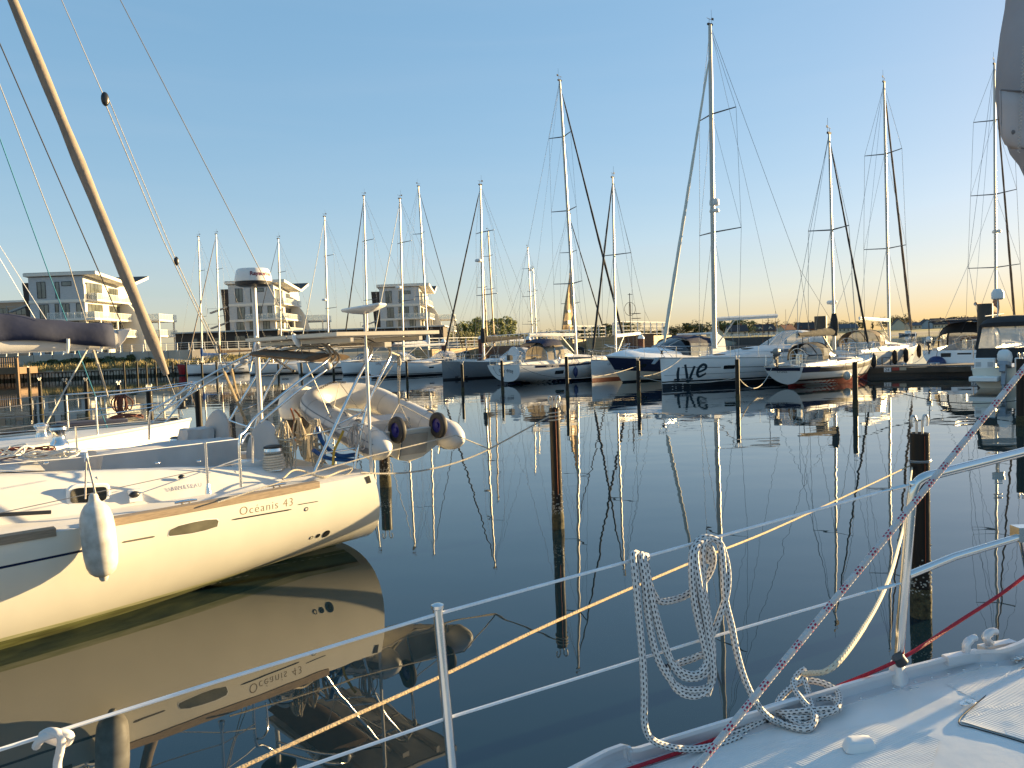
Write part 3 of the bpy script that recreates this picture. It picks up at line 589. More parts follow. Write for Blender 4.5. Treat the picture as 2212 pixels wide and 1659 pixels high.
def block(label, X, Y, S):
    r = thing('apartment_building', label, 'building', (X, Y, 3.5), 0, 'white apartment blocks on the promenade')
    Wd, Dp = 9.9, 20.0
    MB().box((Wd / 2, Dp / 2, 6.7), (Wd, Dp, 13.4)).build('wall', SID, r)
    # gable storey follows the butterfly roof on the side
    up = MB().prism([(0, 0.01, 9.9), (0, Dp, 9.9), (0, Dp - 0.5, 14.7), (0, 13, 13.2), (0, 0.01, 14.3)], (Wd - 0.01, 0, 0)); up.build('upper_storey', SID, r)
    MB().box((Wd + 0.06, Dp / 2, 6.4), (0.12, Dp - 0.02, 12.8)).build('side_wall', BWH, r)
    MB().prism([(-1.5, 2, 0), (-0.01, 2, 0), (-0.01, 2, 13.6), (-2.4, 2, 13.6)], (0, 1.0, 0)).build('stair_wall', BBR, r)
    st = MB()
    for z in (5.2, 8.6): st.prism([(-5.0, 1.7, z), (-1.0, 1.7, z + 1.3), (-1.0, 1.7, z + 1.0), (-5.0, 1.7, z - 0.3)], (0, 1.0, 0)); st.box((-4.4, 1.75, z + 0.8), (2.2, 0.06, 0.06)); st.box((-5.4, 1.75, z + 0.3), (0.06, 0.06, 1.2))
    st.build('outside_stair', mat('galvanised', (0.3, 0.3, 0.3), 0.5, metal=0.6), r)
    rf = [(-0.5, 14.5), (13, 13.3), (20.0, 15.3)]
    for (y0, z0), (y1, z1) in zip(rf, rf[1:]):
        MB().prism([(-0.6, y0, z0), (-0.6, y1, z1), (-0.6, y1, z1 + 0.55), (-0.6, y0, z0 + 0.55)], (Wd + 3.2, 0, 0)).build('roof', BWH, r)
        MB().prism([(-0.5, y0 + 0.1, z0 + 0.56), (-0.5, y1 - 0.05, z1 + 0.56), (-0.5, y1 - 0.05, z1 + 0.62), (-0.5, y0 + 0.1, z0 + 0.62)], (Wd + 3.0, 0, 0)).build('roof_covering', ROOFM, r)
    for z in (3.3, 6.45, 9.9): MB().box((Wd / 2, -0.06, z), (Wd + 0.1, 0.14, 0.5)).build('floor_band', BWH, r)
    for u, z, w, h, k in ((2.3, 12.0, 1.5, 2.9, 1), (5.2, 11.9, 0.7, 2.9, 0), (6.9, 13.0, 1.7, 0.75, 0), (2.6, 8.1, 1.6, 2.5, 1), (4.9, 8.2, 0.6, 2.4, 0), (6.5, 8.2, 1.3, 2.4, 1), (8.9, 8.2, 0.9, 2.4, 0), (2.3, 5.0, 1.6, 2.2, 1), (5.0, 5.0, 1.2, 2.3, 1), (8.0, 5.0, 1.4, 2.3, 1), (3, 1.6, 1.5, 2.2, 1), (7, 1.6, 2.2, 2.2, 1)): win(r, 0, u, z, w, h, k)
    for u, z, w, h, k in ((3.4, 11.7, 5.2, 2.9, 3), (10.2, 11.5, 3.4, 2.4, 3), (3.4, 8.15, 5.0, 2.3, 3), (10.4, 8.15, 4.0, 2.3, 3), (16.5, 8.15, 3.5, 2.3, 2), (3.4, 4.9, 5.0, 2.3, 3), (11, 4.9, 4.4, 2.3, 3), (17, 4.9, 3.6, 2.3, 2), (4, 1.6, 5, 2.3, 3)): win(r, 1, u, z, w, h, k, Wd + 0.12)
    def balcony(x0, x1, y0, y1, z, posts):
        b = MB().box(((x0 + x1) / 2, (y0 + y1) / 2, z), (x1 - x0, y1 - y0, 0.34)).build('balcony', BWH, r)
        g = MB(); 
        g.box(((x0 + x1) / 2, y0 + 0.06, z + 0.72), (x1 - x0 - 0.1, 0.03, 1.0)); g.box((x1 - 0.06, (y0 + y1) / 2, z + 0.72), (0.03, y1 - y0 - 0.1, 1.0)); g.build('glass_balustrade', GLR, b)
        m = MB(); m.box(((x0 + x1) / 2, y0 + 0.06, z + 1.26), (x1 - x0, 0.07, 0.06)); m.box((x1 - 0.06, (y0 + y1) / 2, z + 1.26), (0.07, y1 - y0, 0.06))
        n = max(2, int((x1 - x0) / 1.2)); 
        for i in range(n + 1): m.box((lerp(x0 + 0.05, x1 - 0.05, i / n), y0 + 0.06, z + 0.7), (0.06, 0.06, 1.06))
        n = max(2, int((y1 - y0) / 1.3))
        for i in range(n + 1): m.box((x1 - 0.06, lerp(y0 + 0.1, y1 - 0.05, i / n), z + 0.7), (0.06, 0.06, 1.06))
        m.build('balcony_rail', WHT, b)
        if posts:
            for yy in posts: MB().box((x1 - 0.4, yy, z - 1.75), (0.28, 0.28, 3.2)).build('column', BWH, r)
    balcony(Wd + 0.13, Wd + 1.9, 1.0, 15, 9.95, None)
    balcony(3.9, Wd + 2.6, -1.5, -0.14, 6.45, None); balcony(Wd + 0.13, Wd + 2.6, -0.13, 12, 6.45, (1, 7))
    balcony(Wd + 0.13, Wd + 7.5, 13, 21, 6.45, (13.6, 20.4)); balcony(Wd + 0.13, Wd + 7.5, 13, 21, 3.3, (13.6, 20.4))
    balcony(Wd + 0.13, Wd + 3.6, -1.5, 12, 3.3, (-1, 6))
    arc = [(Wd + 0.14, 12.3, 0), (Wd + 0.14, 12.3, 10.4)] + [(Wd + 0.5 + 4.2 * math.sin(i / 8 * 1.5), 12.3, 0.2 + 10.2 * math.cos(i / 8 * 1.5)) for i in range(9)] + [(Wd + 5.0, 12.3, 0)]
    MB().prism(arc, (0, 0.35, 0)).build('curved_fin', BWH, r)
    r.scale = (S, S, S); return r
p = P(70, 745, 140); b1 = block('left-hand white apartment block with grey siding, seen behind the boom and the tan furled sail', p.x, 140, 1.0)
dup(b1, (P(499, 740, 169).x, 169, 3.5), label='middle white apartment block, behind the round radar dome on its pole')
dup(b1, (P(824, 740, 192).x, 192, 3.5), label='right-hand white apartment block, farthest of the three and nearest the green trees')
def lowblock(label, x0, x1, Y, z1, dep=9, wins=()):
    r = thing('low_pavilion', label, 'pavilion', ((x0 + x1) / 2, Y, 3.5), 0, 'dark flat-roofed pavilions on the promenade'); w = x1 - x0
    MB().box((0, dep / 2, (z1 - 3.5) / 2), (w, dep, z1 - 3.5)).build('wall', BBR, r); MB().box((0, dep / 2 - 0.3, z1 - 3.5 + 0.13), (w + 0.8, dep + 1.2, 0.25)).build('roof', mat('roof_edge', (0.5, 0.47, 0.42), 0.8), r)
    for u, ww, hh in wins: win(r, 0, u, 1.5, ww, hh, 1 if ww > 1.5 else 0)
lowblock('long dark brown flat-roofed pavilion between the left and middle apartment blocks', -63.4, -44, 146, 6.9, wins=((-6, 0.9, 1.8), (-2, 1.0, 1.8), (2.5, 2, 2.2), (5, 2.4, 2.2), (8, 1, 2)))
lowblock('long dark brown flat-roofed pavilion below the right-hand apartment block', -42.5, -13, 150, 6.6, wins=((-11, 2, 2.2), (-6, 1.2, 2), (-1, 2.4, 2.2), (4, 1, 2), (9, 2.4, 2.2)))
r = thing('tan_building', 'tan block of flats with dark framed windows at the far left edge', 'building', (-131, 190, 3.5))
MB().box((0, 7, 7), (26, 14, 13.9)).build('wall', boards('tan_brick', (0.34, 0.25, 0.17), 0.3, 'Z', dark=0.85), r); MB().box((0, 7, 14.1), (26.6, 14.6, 0.5)).build('roof', BWH, r)
for z in (3.3, 6.6, 9.9): MB().box((0, -0.05, z), (26.1, 0.12, 0.35)).build('floor_band', BWH, r)
for z in (5, 8.3, 11.6):
    for u in (-8, -1, 6.5, 11): win(r, 0, u, z, 2.6, 1.6, 1)
# timber bin by the quay
t = thing('timber_terrace', 'brown slatted timber terrace standing over the log quay at the left edge', 'terrace', (-71, 104, 0))
WD = boards('brown_timber', (0.16, 0.095, 0.05), 0.25, 'Z')
MB().box((0, 2, 1.5), (9, 4, 0.9)).build('side_boards', WD, t)
for x in (-4.3, 0, 4.3): MB().box((x, -0.15, 1.5), (0.35, 0.3, 3.4)).build('post', WD, t)
mb = MB()
for i in range(30): mb.box((-4.4 + i * 0.3, 0, 2.65), (0.14, 0.06, 1.35))
mb.box((0, 0, 3.35), (9, 0.1, 0.12)); mb.box((0, 0.04, 2.6), (9, 0.06, 0.1)); mb.build('slatted_screen', WD, t)
# ---- timber pier behind the middle boats
t = thing('timber_pier', 'high pier of honey-coloured planks behind the middle row of yachts', 'pier', (0, 0, 0))
WP = boards('pier_planks', (0.36, 0.25, 0.13), 0.22, 'Z', var=0.2); WPD = boards('pier_planks_dark', (0.10, 0.06, 0.04), 0.22, 'Z')
segs = [(-8.6, 84, -3.1, 92, 2.4, WP), (-3.0, 91.9, 5.4, 70, 2.5, WPD), (5.5, 68, 9.5, 74.5, 2.85, WP), (9.6, 74.3, 8.7, 63, 3.1, WPD), (8.8, 62, 15.2, 72.5, 2.95, WP)]
for x0, y0, x1, y1, z, m in segs:
    d = V((x1 - x0, y1 - y0, 0)); nn = V((-d.y, d.x, 0)).normalized() * 3
    MB().prism([V((x0, y0, -0.5)), V((x1, y1, -0.5)), V((x1, y1, z)), V((x0, y0, z))], nn).build('plank_wall', m, t)
    n = max(2, int(d.length / 1.4)); mb = MB()
    for i in range(n + 1): p = V((x0, y0, z)) + d * (i / n) + nn * 0.1; mb.box(p + V((0, 0, 0.6)), (0.09, 0.09, 1.2))
    for zz in (1.2, 0.85, 0.5, 0.2): a = V((x0, y0, z + zz)) + nn * 0.1; mb.tube([a, a + d], 0.04 if zz > 1 else 0.02, 4)
    mb.build('pier_railing', WHT, t)
for u, Y, z, lb in ((1252, 66.9, 1.7, 'black tyre hung on the plank pier behind the white yacht stern'), (1368, 64.0, 1.9, 'black tyre hung on the plank pier above the motor yacht bow'), (1005, 87.4, 1.6, 'black tyre on the plank pier beside the blue tarpaulin')):
    p = P(u, 745, Y); mb = MB(); mb.tube([V((0.38 * math.cos(a), 0, 0.38 * math.sin(a))) for a in [i * math.pi / 8 for i in range(16)]], 0.15, 7, closed=True); o = mb.build('tyre', RUB); o.location = (p.x, Y, z); tag(o, lb, 'tyre', 'tyres on the plank pier')
def bollard(px, Y, z, label):
    p = P(px, 740, Y); o = thing('pier_post', label, 'post', (p.x, Y, 0), group='white-capped rust-red posts'); MB().tube([(0, 0, -.5), (0, 0, z)], 0.24, 12).build('shaft', mat('rusty_steel', (0.12, 0.045, 0.03), 0.8, var=0.35, bump=0.3), o); MB().lathe([(0.26, 0), (0.25, 0.12), (0.12, 0.3), (0, 0.34)], 12, (0, 0, z)).build('cap', WHT, o)
bollard(958, 78, 3.1, 'rust-red post with a white cap, left of the dark mast boot'); bollard(1038, 80, 3.3, 'rust-red post with a white cap behind the mast with the dark boot'); bollard(1141, 72, 3.0, 'rust-red post with a white cap behind the white boom'); bollard(1385, 60, 2.7, 'rust-red post with a white cap beside the crossing dark headsails')
p = P(1363, 745, 64); t = thing('signal_mast', 'thin dark signal mast with round hoops above the plank pier', 'signal mast', (p.x, 64, 2.9))
MB().tube([(0, 0, 0), (0, 0, 3.6)], 0.035, 6).build('pole', WIREK, t)
mb = MB()
for a in (0, 1.57): mb.tube([V((0.45 * math.cos(i * 0.2618) * math.cos(a), 0.45 * math.cos(i * 0.2618) * math.sin(a), 2.3 + 0.55 * math.sin(i * 0.2618))) for i in range(24)], 0.02, 4, closed=True)
for z in (1.5, 1.9): mb.tube([V((0.5 + 0.4 * math.cos(i * 0.5236), 0.4 * math.sin(i * 0.5236), z)) for i in range(12)], 0.02, 4, closed=True)
mb.tube([(-0.15, 0, 3.5), (0.25, 0, 3.5)], 0.02, 4); mb.build('hoops', WIREK, t)
# brown feather banner
b0 = P(1214, 712, 70); t = thing('feather_banner', 'tall tan triangular banner with a small white crown, behind the leaning mast', 'banner', b0, R(48))
h = (712 - 570) * 70 / 1660; w_ = 30 * 70 / 1660 * 1.45
fl = MB(); rg = []
for i in range(13):
    u = i / 12; rg.append([V((lerp(0, w_ * 0.86, u) + lerp(w_ * 0.98, 0.08, u) * k / 6, 0.08 * math.sin(k * 1.4 + u * 5), h * u)) for k in range(7)])
fl.loft(rg); fb_ = fl.build('cloth', mat('banner_cloth', (0.44, 0.31, 0.17), 0.85, var=0.12), t); sf = fb_.modifiers.new('cloth', 'SOLIDIFY'); sf.thickness = 0.02
MB().tube([(w_ * 0.98, 0.02, -0.9), (w_ * 0.9, 0.02, h + 0.2)], 0.035, 6).build('pole', WIREK, t)
cw = MB()
zc = h * 0.26; xc = w_ * 0.55
cw.prism([(xc - .16, -0.13, zc), (xc + .16, -0.13, zc), (xc + .22, -0.13, zc + .26), (xc + .08, -0.13, zc + .14), (xc, -0.13, zc + .3), (xc - .08, -0.13, zc + .14), (xc - .22, -0.13, zc + .26)], (0, 0.02, 0)); cw.build('crown_emblem', WHL, t); MB().box((xc - 0.02, -0.12, zc - 0.9), (0.5, 0.02, 0.35)).build('white_patch', WHL, t)
# ================================================================ trees
def tree(label, X, Y, z, h, w, m, n=900, leaf=0.35, group=None, bare=False, name='tree', tall=False):
    t = thing(name, label, 'tree', (X, Y, z), 0, group)
    mb = MB(); mb.tube([(0, 0, -0.3), (0.05, 0, h * 0.25), (0, 0.1, h * 0.6), (0.1, 0, h * 0.85)], [h * 0.03, h * 0.024, h * 0.015, h * 0.005], 6)
    tips = []
    for i in range(9 if not bare else 16):
        a = random.uniform(0, 6.283); z0 = h * random.uniform(0.2, 0.65); l_ = w * random.uniform(0.5, 0.95); e = V((l_ * math.cos(a), l_ * math.sin(a), z0 + h * random.uniform(0.12, 0.32))); tips.append(e)
        mb.tube([V((0, 0, z0)), V((e.x * 0.5, e.y * 0.5, lerp(z0, e.z, 0.4))), e], [h * 0.012, h * 0.008, h * 0.003], 4)
    mb.build('trunk', mat('bark', (0.08, 0.06, 0.045), 0.9), t, fix=False)
    cb = MB(); 
    for i in range(16):
        if i < len(tips) and not tall: c = tips[i]
        else: zz = random.uniform(0.2, 0.92); rr = w * 0.62 * (1 - 0.55 * max(0, zz - 0.5) * 2 * 0.8); a = random.uniform(0, 6.283); c = V((rr * math.cos(a) * random.uniform(0.2, 1), rr * math.sin(a) * random.uniform(0.2, 1), h * zz))
        q = random.uniform(0.26, 0.46) * w; cloud(cb, c, (q, q, q * random.uniform(0.75, 1.2)), n // 16, leaf)
    cb.build('crown', m, t, fix=False); return t
LP = leafmat('poplar_leaf', (0.10, 0.13, 0.03), (0.22, 0.22, 0.06)); LD = leafmat('dark_leaf', (0.04, 0.06, 0.02), (0.09, 0.10, 0.035)); LB = leafmat('budding_leaf', (0.15, 0.12, 0.065), (0.24, 0.20, 0.10)); LY = leafmat('olive_leaf', (0.12, 0.13, 0.035), (0.22, 0.20, 0.07))
px_ = [(990, 700, 2.8), (1003, 694, 2.6), (1019, 687, 3.0), (1034, 685, 3.0), (1049, 690, 2.6), (1066, 687, 2.8), (1082, 686, 3.0), (1097, 684, 3.2), (1107, 692, 2.4)]
for i, (px, yt, w_) in enumerate(px_):
    Y = 232 + 6 * (i % 3); X = P(px, 740, Y).x; z = zat(px, yt, Y)
    tree('tall green poplar in the clump between the apartments and the leaning mast', X, Y, 3, z - 3, w_, LP, 1300, 0.34, 'green poplars in the clump', tall=True, name='poplar_tree')
for px, yt, w_ in ((992, 720, 4), (1012, 722, 4)): 
    Y = 215; tree('low round yellow-green willow at the left foot of the poplar clump', P(px, 740, Y).x, Y, 2.8, zat(px, yt, Y) - 2.8, w_, LY, 900, 0.3, 'round willows', name='willow_tree')
protos = []
for i, (m, hh, ww, bare, lb) in enumerate(((LD, 9, 3.6, False, 'dark green broad tree among the houses on the far shore'), (LY, 8, 4.2, False, 'olive green round tree among the houses on the far shore'), (LB, 8.5, 4.4, True, 'brownish budding tree with thin crown on the far shore'), (LD, 10, 2.2, False, 'dark pointed conifer on the far shore'))):
    protos.append((tree(lb, 400 + i, 900, 5, hh, ww, m, 700 if not bare else 420, 0.5 if not bare else 0.42, 'trees along the far shore', bare, tall=(i == 3)), hh, lb))
used = set()
def far_tree(k, px, yt, Y):
    pr, hh, lb = protos[k]; X = P(px, 715, Y).x; zg = 2.4 + max(0, (Y - 380) * 0.006); zt = zat(px, yt, Y); s_ = (zt - zg) / hh
    if k not in used: used.add(k); o = pr; o.location = (X, Y, zg); o.scale = (s_ * random.uniform(1.6, 2.3), s_ * 1.5, s_)
    else: o = dup(pr, (X, Y, zg), random.uniform(0, 6)); o.scale = (s_ * (random.uniform(1.4, 2.3) if k != 3 else 1.0), s_ * random.uniform(1.2, 1.8), s_ * random.uniform(1.0, 1.12))
for px, yt, k, Y in ((1120, 722, 1, 330), (1140, 718, 2, 330), (1160, 720, 1, 340), (1180, 716, 2, 340), (1230, 712, 0, 340), (1258, 706, 3, 330), (1290, 708, 1, 340), (1310, 702, 1, 350), (1331, 697, 2, 350), (1346, 700, 1, 350), (1392, 708, 2, 360), (1412, 713, 0, 360), (1428, 712, 0, 370), (1447, 706, 0, 370), (1462, 705, 2, 370), (1483, 704, 1, 380), (1500, 698, 0, 380), (1512, 694, 2, 390), (1528, 702, 3, 400), (1556, 698, 1, 430), (1575, 696, 0, 430), (1592, 694, 1, 430), (1608, 704, 3, 450), (1622, 702, 0, 450), (1655, 694, 2, 500), (1690, 699, 2, 600), (1712, 697, 2, 620), (1735, 696, 2, 620), (1755, 698, 0, 640), (1800, 694, 2, 640), (1815, 693, 2, 650), (1840, 697, 1, 660), (1862, 694, 0, 660), (1885, 696, 3, 660), (1905, 695, 2, 660), (1925, 684, 2, 620), (1940, 682, 2, 620), (1952, 686, 2, 620), (1985, 694, 2, 680), (2005, 692, 0, 680), (2025, 690, 2, 700), (2045, 689, 2, 700), (2062, 686, 1, 700), (2080, 683, 0, 700), (2098, 684, 2, 700), (2112, 688, 0, 700), (2150, 684, 1, 720), (2175, 683, 2, 720), (2200, 681, 0, 720), (1645, 703, 0, 560), (1672, 702, 1, 600), (1775, 700, 1, 680), (1725, 700, 0, 680), (1695, 702, 0, 690), (2030, 694, 0, 760), (1990, 697, 1, 760), (1960, 696, 0, 760), (2140, 688, 0, 760)):
    far_tree(k, px, yt, Y)
# ================================================================ far houses
HB = mat('house_render_pale', (0.55, 0.48, 0.36), 0.85); HR_ = mat('house_brick', (0.24, 0.10, 0.06), 0.85); HT = mat('roof_tiles_dark', (0.05, 0.04, 0.04), 0.8, var=0.2); HT2 = mat('roof_tiles_red', (0.17, 0.06, 0.035), 0.85, var=0.2); HTH = mat('roof_tiles_grey', (0.10, 0.10, 0.11), 0.8)
def house(label, px, Y, wpx, wall, roofm, hw=3.0, hr=3.4, rz=0.0, dorm=0, zg=3.6):
    X = P(px, 710, Y).x; w = wpx * Y / 1660; d = 8.0
    r = thing('house', label, 'house', (X, Y, zg), rz)
    MB().box((0, d / 2, hw / 2), (w, d, hw)).build('wall', wall, r)
    MB().prism([(-w / 2 - .4, -0.5, hw - 0.2), (-w / 2 - .4, d / 2, hw + hr), (-w / 2 - .4, d + .5, hw - .2), (-w / 2 - .4, d + .5, hw - .0), (-w / 2 - .4, d / 2, hw + hr + .25), (-w / 2 - .4, -0.5, hw + .05)], (w + .8, 0, 0)).build('roof', roofm, r)
    MB().prism([(-w / 2 + 0.02, 0.02, hw), (-w / 2 + 0.02, d - .02, hw), (-w / 2 + .02, d / 2, hw + hr - 0.1)], (w - .04, 0, 0)).build('gable', wall, r)
    MB().box((w * 0.25, d / 2, hw + hr + 0.3), (0.7, 0.7, 1.3)).build('chimney', HR_, r)
    n = max(2, int(w / 3))
    for i in range(n): win(r, 0, -w / 2 + w * (i + 0.5) / n, hw * 0.52, 1.1, 1.3, 1)
    for i in range(dorm):
        x = -w / 2 + w * (i + 0.5) / dorm; dm = MB().prism([(x - 1.2, 0.6, hw + .3), (x + 1.2, 0.6, hw + .3), (x + 1.2, 0.6, hw + 1.2), (x, 0.6, hw + 2.3), (x - 1.2, 0.6, hw + 1.2)], (0, 2.6, 0)).build('dormer', wall, r)
        fr = MB().box((x, 0.57, hw + 1.0), (0.9, 0.08, 0.9)).build('window', FRM, dm)
    return r
house('long low house with dark roof and small windows, left of the white boom end', 1595, 400, 42, HB, HT, 2.6, 3.2, zg=2.6)
house('dark-roofed house with two dormers behind the white boom', 1655, 430, 48, HB, HT, 2.4, 3.6, 0.2, 2, 2.8)
house('small pale house with dark roof, right of the tall ivory mast foot', 1562, 390, 22, HB, HT2, 2.6, 3.0, 1.3, 0, 2.6)
house('white gabled cottage with red roof beside the bare wooden masts', 1707, 560, 34, HB, HT2, 2.8, 3.8, 0.5, 0, 3.2)
house('row house with red brick gables left of the dark dolphin pile', 1748, 600, 50, HR_, HT, 3.2, 5.0, 0.0, 3, 3.3)
house('grey-roofed bungalow right of the dark dolphin pile', 1828, 620, 52, HB, HTH, 2.6, 3.4, 0, 0, 3.4)
house('big cream house with white gable facing the water by the bright mast', 1952, 590, 40, HB, HT, 4.2, 4.0, 1.2, 0, 3.2)
house('cream annex with flat-looking grey roof beside the big cream house', 1978, 600, 26, HB, HTH, 3.0, 2.2, 0, 0, 3.2)
house('blue-grey house with dark roof, left of the row of white gables', 2010, 640, 26, mat('house_blue', (0.30, 0.36, 0.40), 0.8), HT, 4.0, 3.6, 1.4, 0, 3.4)
house('cream house with dark dormered roof beside the blue-grey house', 2032, 640, 34, HB, HT, 3.2, 5.0, 0.2, 2, 3.4)
house('terrace with a row of small white gables left of the tall dark pile', 2082, 660, 58, HR_, HT, 3.6, 4.6, 0, 5, 3.6)
house('pale house with red roof near the far right edge', 2185, 680, 40, HB, HT2, 3.0, 3.8, 0, 2, 3.6)
# far timber pier with white fence
t = thing('far_jetty', 'dark timber jetty with a pale rail on the far water, behind the white yacht boom', 'jetty', (0, 0, 0))
a = W(1475, 742); b = W(1700, 741); d = b - a
mb = MB().prism([a + V((0, 0, -0.3)), b + V((0, 0, -0.3)), b + V((0, 0, 2.2)), a + V((0, 0, 2.2))], (0, 4, 0)); mb.build('sheet_wall', boards('jetty_timber', (0.05, 0.04, 0.035), 0.5, 'X'), t)
mb = MB()
for i in range(34): mb.box(a + d * (i / 33) + V((0, .3, 2.8)), (0.12, 0.12, 1.3))
for z in (3.35, 2.95): mb.tube([a + V((0, .3, z)), b + V((0, .3, z))], 0.06, 4)
mb.build('rail', WHT, t)
for i, (px, yt, Y) in enumerate(((1430, 700, 200), (1553, 690, 240), (1594, 680, 300), (1679, 692, 220), (1720, 688, 260), (1676, 672, 300), (1698, 668, 300), (1648, 690, 260))):
    X = P(px, 730, Y).x; zt = zat(px, yt, Y); t = thing('flag_pole', ('thin pale pole rising from the far jetty', 'thin pole near the far houses')[i % 2], 'pole', (X, Y, 0), group='thin poles across the water')
    MB().tube([(0, 0, 0), (0, 0, zt)], [0.1, 0.05], 6).build('shaft', VARN if i > 3 else WHT, t)
p = P(1606, 700, 800); t = thing('wind_turbine', 'tiny distant wind turbine above the far trees', 'wind turbine', (p.x, 800, 5))
MB().tube([(0, 0, 0), (0, 0, 14)], [0.35, 0.2], 6).build('tower', WHT, t)
for k in range(3): a_ = k * 2.094 + 0.3; MB().tube([(0, -0.4, 14), (7 * math.sin(a_), -0.4, 14 + 7 * math.cos(a_))], [0.25, 0.08], 4).build('blade', WHT, t)
# ================================================================ moored yachts
def headv(a): return V((math.cos(R(a)), math.sin(R(a)), 0))
def mast_k(p, dv, px):
    """distance along dv from p at which the picture column px is met"""
    r = (px - CX - 0.0) / FPX; return (r * p.y - p.x) / (dv.x - r * dv.y)
def bow_left(label, bpx, bwl, head, L, B, mpx, mx_, mty, **kw):
    """yacht whose bow points to the left and towards us; mpx/mx_/mty = mast foot column, mast head column and row"""
    w_ = W(bpx, bwl); fb = kw.pop('fb', (1.05, 1.1, 1.45)); H = Hull(L, B, kw.pop('sw', 0.82), fb, zbow=kw.pop('zbow', -0.25), os=kw.pop('os', -0.35), ob=kw.pop('ob', 0.25), bowp=kw.pop('bowp', 2.1))
    dv = headv(head); loc = V((w_.x, w_.y, 0)) - dv * (L - H.ob); k = mast_k(loc, dv, mpx); mp = loc + dv * k; hm = zat(mx_, mty, mp.y)
    r = yacht(label, H, loc, head, mast=(k, hm, kw.pop('nsp', 2), kw.pop('mr', 0.10)) + ((kw.pop('frac'),) if 'frac' in kw else ()), **kw); return r, H
G1 = 'yachts in the long middle row'
stripes = ((-0.02, 0.1, BLACK), (0.16, 0.20, BLACK))
bow_left('red-hulled yacht half hidden behind a white hull, nearest the log quay', 388, 811.5, 220, 10, 3.4, 440, 439, 510, hullm=REDH, furl=None, boom=(2.6, 3.5, BLUC, 0.1), roof=(2.5, 7.5, 1.0, 0.4), detail=1, group=G1, fb=(1.2, 1.25, 1.6))
bow_left('white yacht with blue mast cover and black stripes, second from the log quay', 407, 811, 218, 13, 4, 478, 471, 505, boot=stripes, furl=TAN, boom=(2.9, 4.6, BRNC, 0.15), roof=(3, 9.5, 1.2, 0.42), hood=(3.0, 1.2, 0.8, NAVC, 1.7), detail=1, group=G1, windows=((8.5, 0.5, 0.8, 0.14), (6.2, 0.5, 0.8, 0.14)), furlr=0.09)
bow_left('white yacht with tan sail roll on its boom, third from the log quay', 541, 811, 220, 11.5, 3.8, 611, 605, 515, boot=stripes, furl=CHAR, boom=(2.8, 4.2, TAN, 0.12), roof=(3, 8.4, 1.2, 0.42), detail=1, group=G1, windows=((7.5, 0.5, 0.8, 0.14),), furlr=0.05)
bow_left('white yacht with radar on its mast, moored left of the inflatable dinghy', 647, 811, 220, 12, 3.9, 713, 708, 467, boot=stripes, furl=SAIL, boom=(2.8, 4.4, 'roll', 0.12), roof=(3, 8.8, 1.2, 0.42), hood=(3.0, 1.2, 0.8, NAVC, 1.7), detail=1, group=G1, radar=(8.4, 0), windows=((7.8, 0.5, 0.8, 0.14),), rake=1.0)
bow_left('white yacht with two dark furled sails behind the flat dish antenna', 742, 811, 220, 12.5, 4.0, 797, 791, 422, boot=stripes, furl=CHAR, boom=(2.8, 4.4, NAVC, 0.12), roof=(3, 9, 1.2, 0.42), hood=(3.0, 1.2, 0.8, NAVC, 1.7), detail=1, group=G1, furlr=0.08)
yF, hF = bow_left('white yacht with varnished rail and pale boom left of the grey yacht', 803, 817, 220, 12, 3.9, 874, 868, 428, boot=((-0.02, 0.10, BLACK), (0.17, 0.22, BLACK)), furl=SAIL, boom=(2.75, 4.9, 'roll', 0.1), roof=(3, 8.6, 1.2, 0.42), hood=(3.0, 1.2, 0.8, GRYC, 1.7), group=G1, toem=VARN, windows=((6.4, 0.42, 0.5, 0.12), (4.4, 0.42, 0.5, 0.12)), radar=(8.2, 0), fb=(1.1, 1.15, 1.55))
yG, hG = bow_left('grey-hulled yacht with script lettering and dark furled headsail', 957, 821.5, 220, 11.5, 3.8, 1047, 1041, 398, hullm=GREYH, boot=((-0.02, 0.09, BLACK),), furl=CHAR, boom=(2.9, 4.2, CHAR, 0.25), roof=(3, 8.4, 1.2, 0.45), hood=(3.0, 1.25, 0.85, GRYC, 1.7), group=G1, furlr=0.085, nsp=2, fb=(1.15, 1.2, 1.5), zbow=-0.3, ob=0.05, radar=(9.4, 0))
hG.text('Liberty', 0.62, 7.3, 0.62, 1, -1, shear=0.4, bold=0.012).build('lettering', LBL, yG)
hG.patch(rrect(10.0, 0.2, 1.0, 0.1, 0.02), 1, rings=2).build('name_band', LBL, yG)
hG.text('BENETEAU', 0.1, 10.25, 0.165, 1, -1, off=0.012, space=1.2).build('lettering', WHL, yG)
hF.text('OUI', 0.25, 11.45, 1.22, 1, -1).build('lettering', REDL, yF)
# the white and blue-striped yacht with its stern towards us
H = Hull(12.5, 3.9, 0.82, (1.28, 1.25, 1.7), zst=0.16, zbow=0.0, os=0.35, ob=0.9, full=0.45); loc = V((-0.55, 50.2, 0)); dv = headv(41); k = mast_k(loc, dv, 1238); k = 6.9
yO = yacht('white blue-striped yacht with broad white stern, brown cockpit tent and left-leaning mast', H, loc, 41, mast=(k, zat(1197, 180, (loc + dv * k).y), 3, 0.12), rake=2.4, boot=((-0.02, 0.17, NAVY),), stripe=(0.05, 0.19, NAVY, 0.10, 1.0), furl=CHAR, furlr=0.10, boom=(3.1, 4.5, 'roll', 0.05), roof=(4.4, 10, 1.25, 0.5), hood=None, group=G1, windows=((3.4, 0.55, 0.75, 0.24),), cove=None, zlow=0)
H_O = H
mb = MB(); A_ = [arch(3.0, 1.15, 1.05, 1.4, 10), arch(3.7, 1.2, 1.35, 1.45, 10), arch(4.6, 1.15, 1.25, 1.5, 10), arch(5.6, 0.95, 0.35, 1.7, 10)]
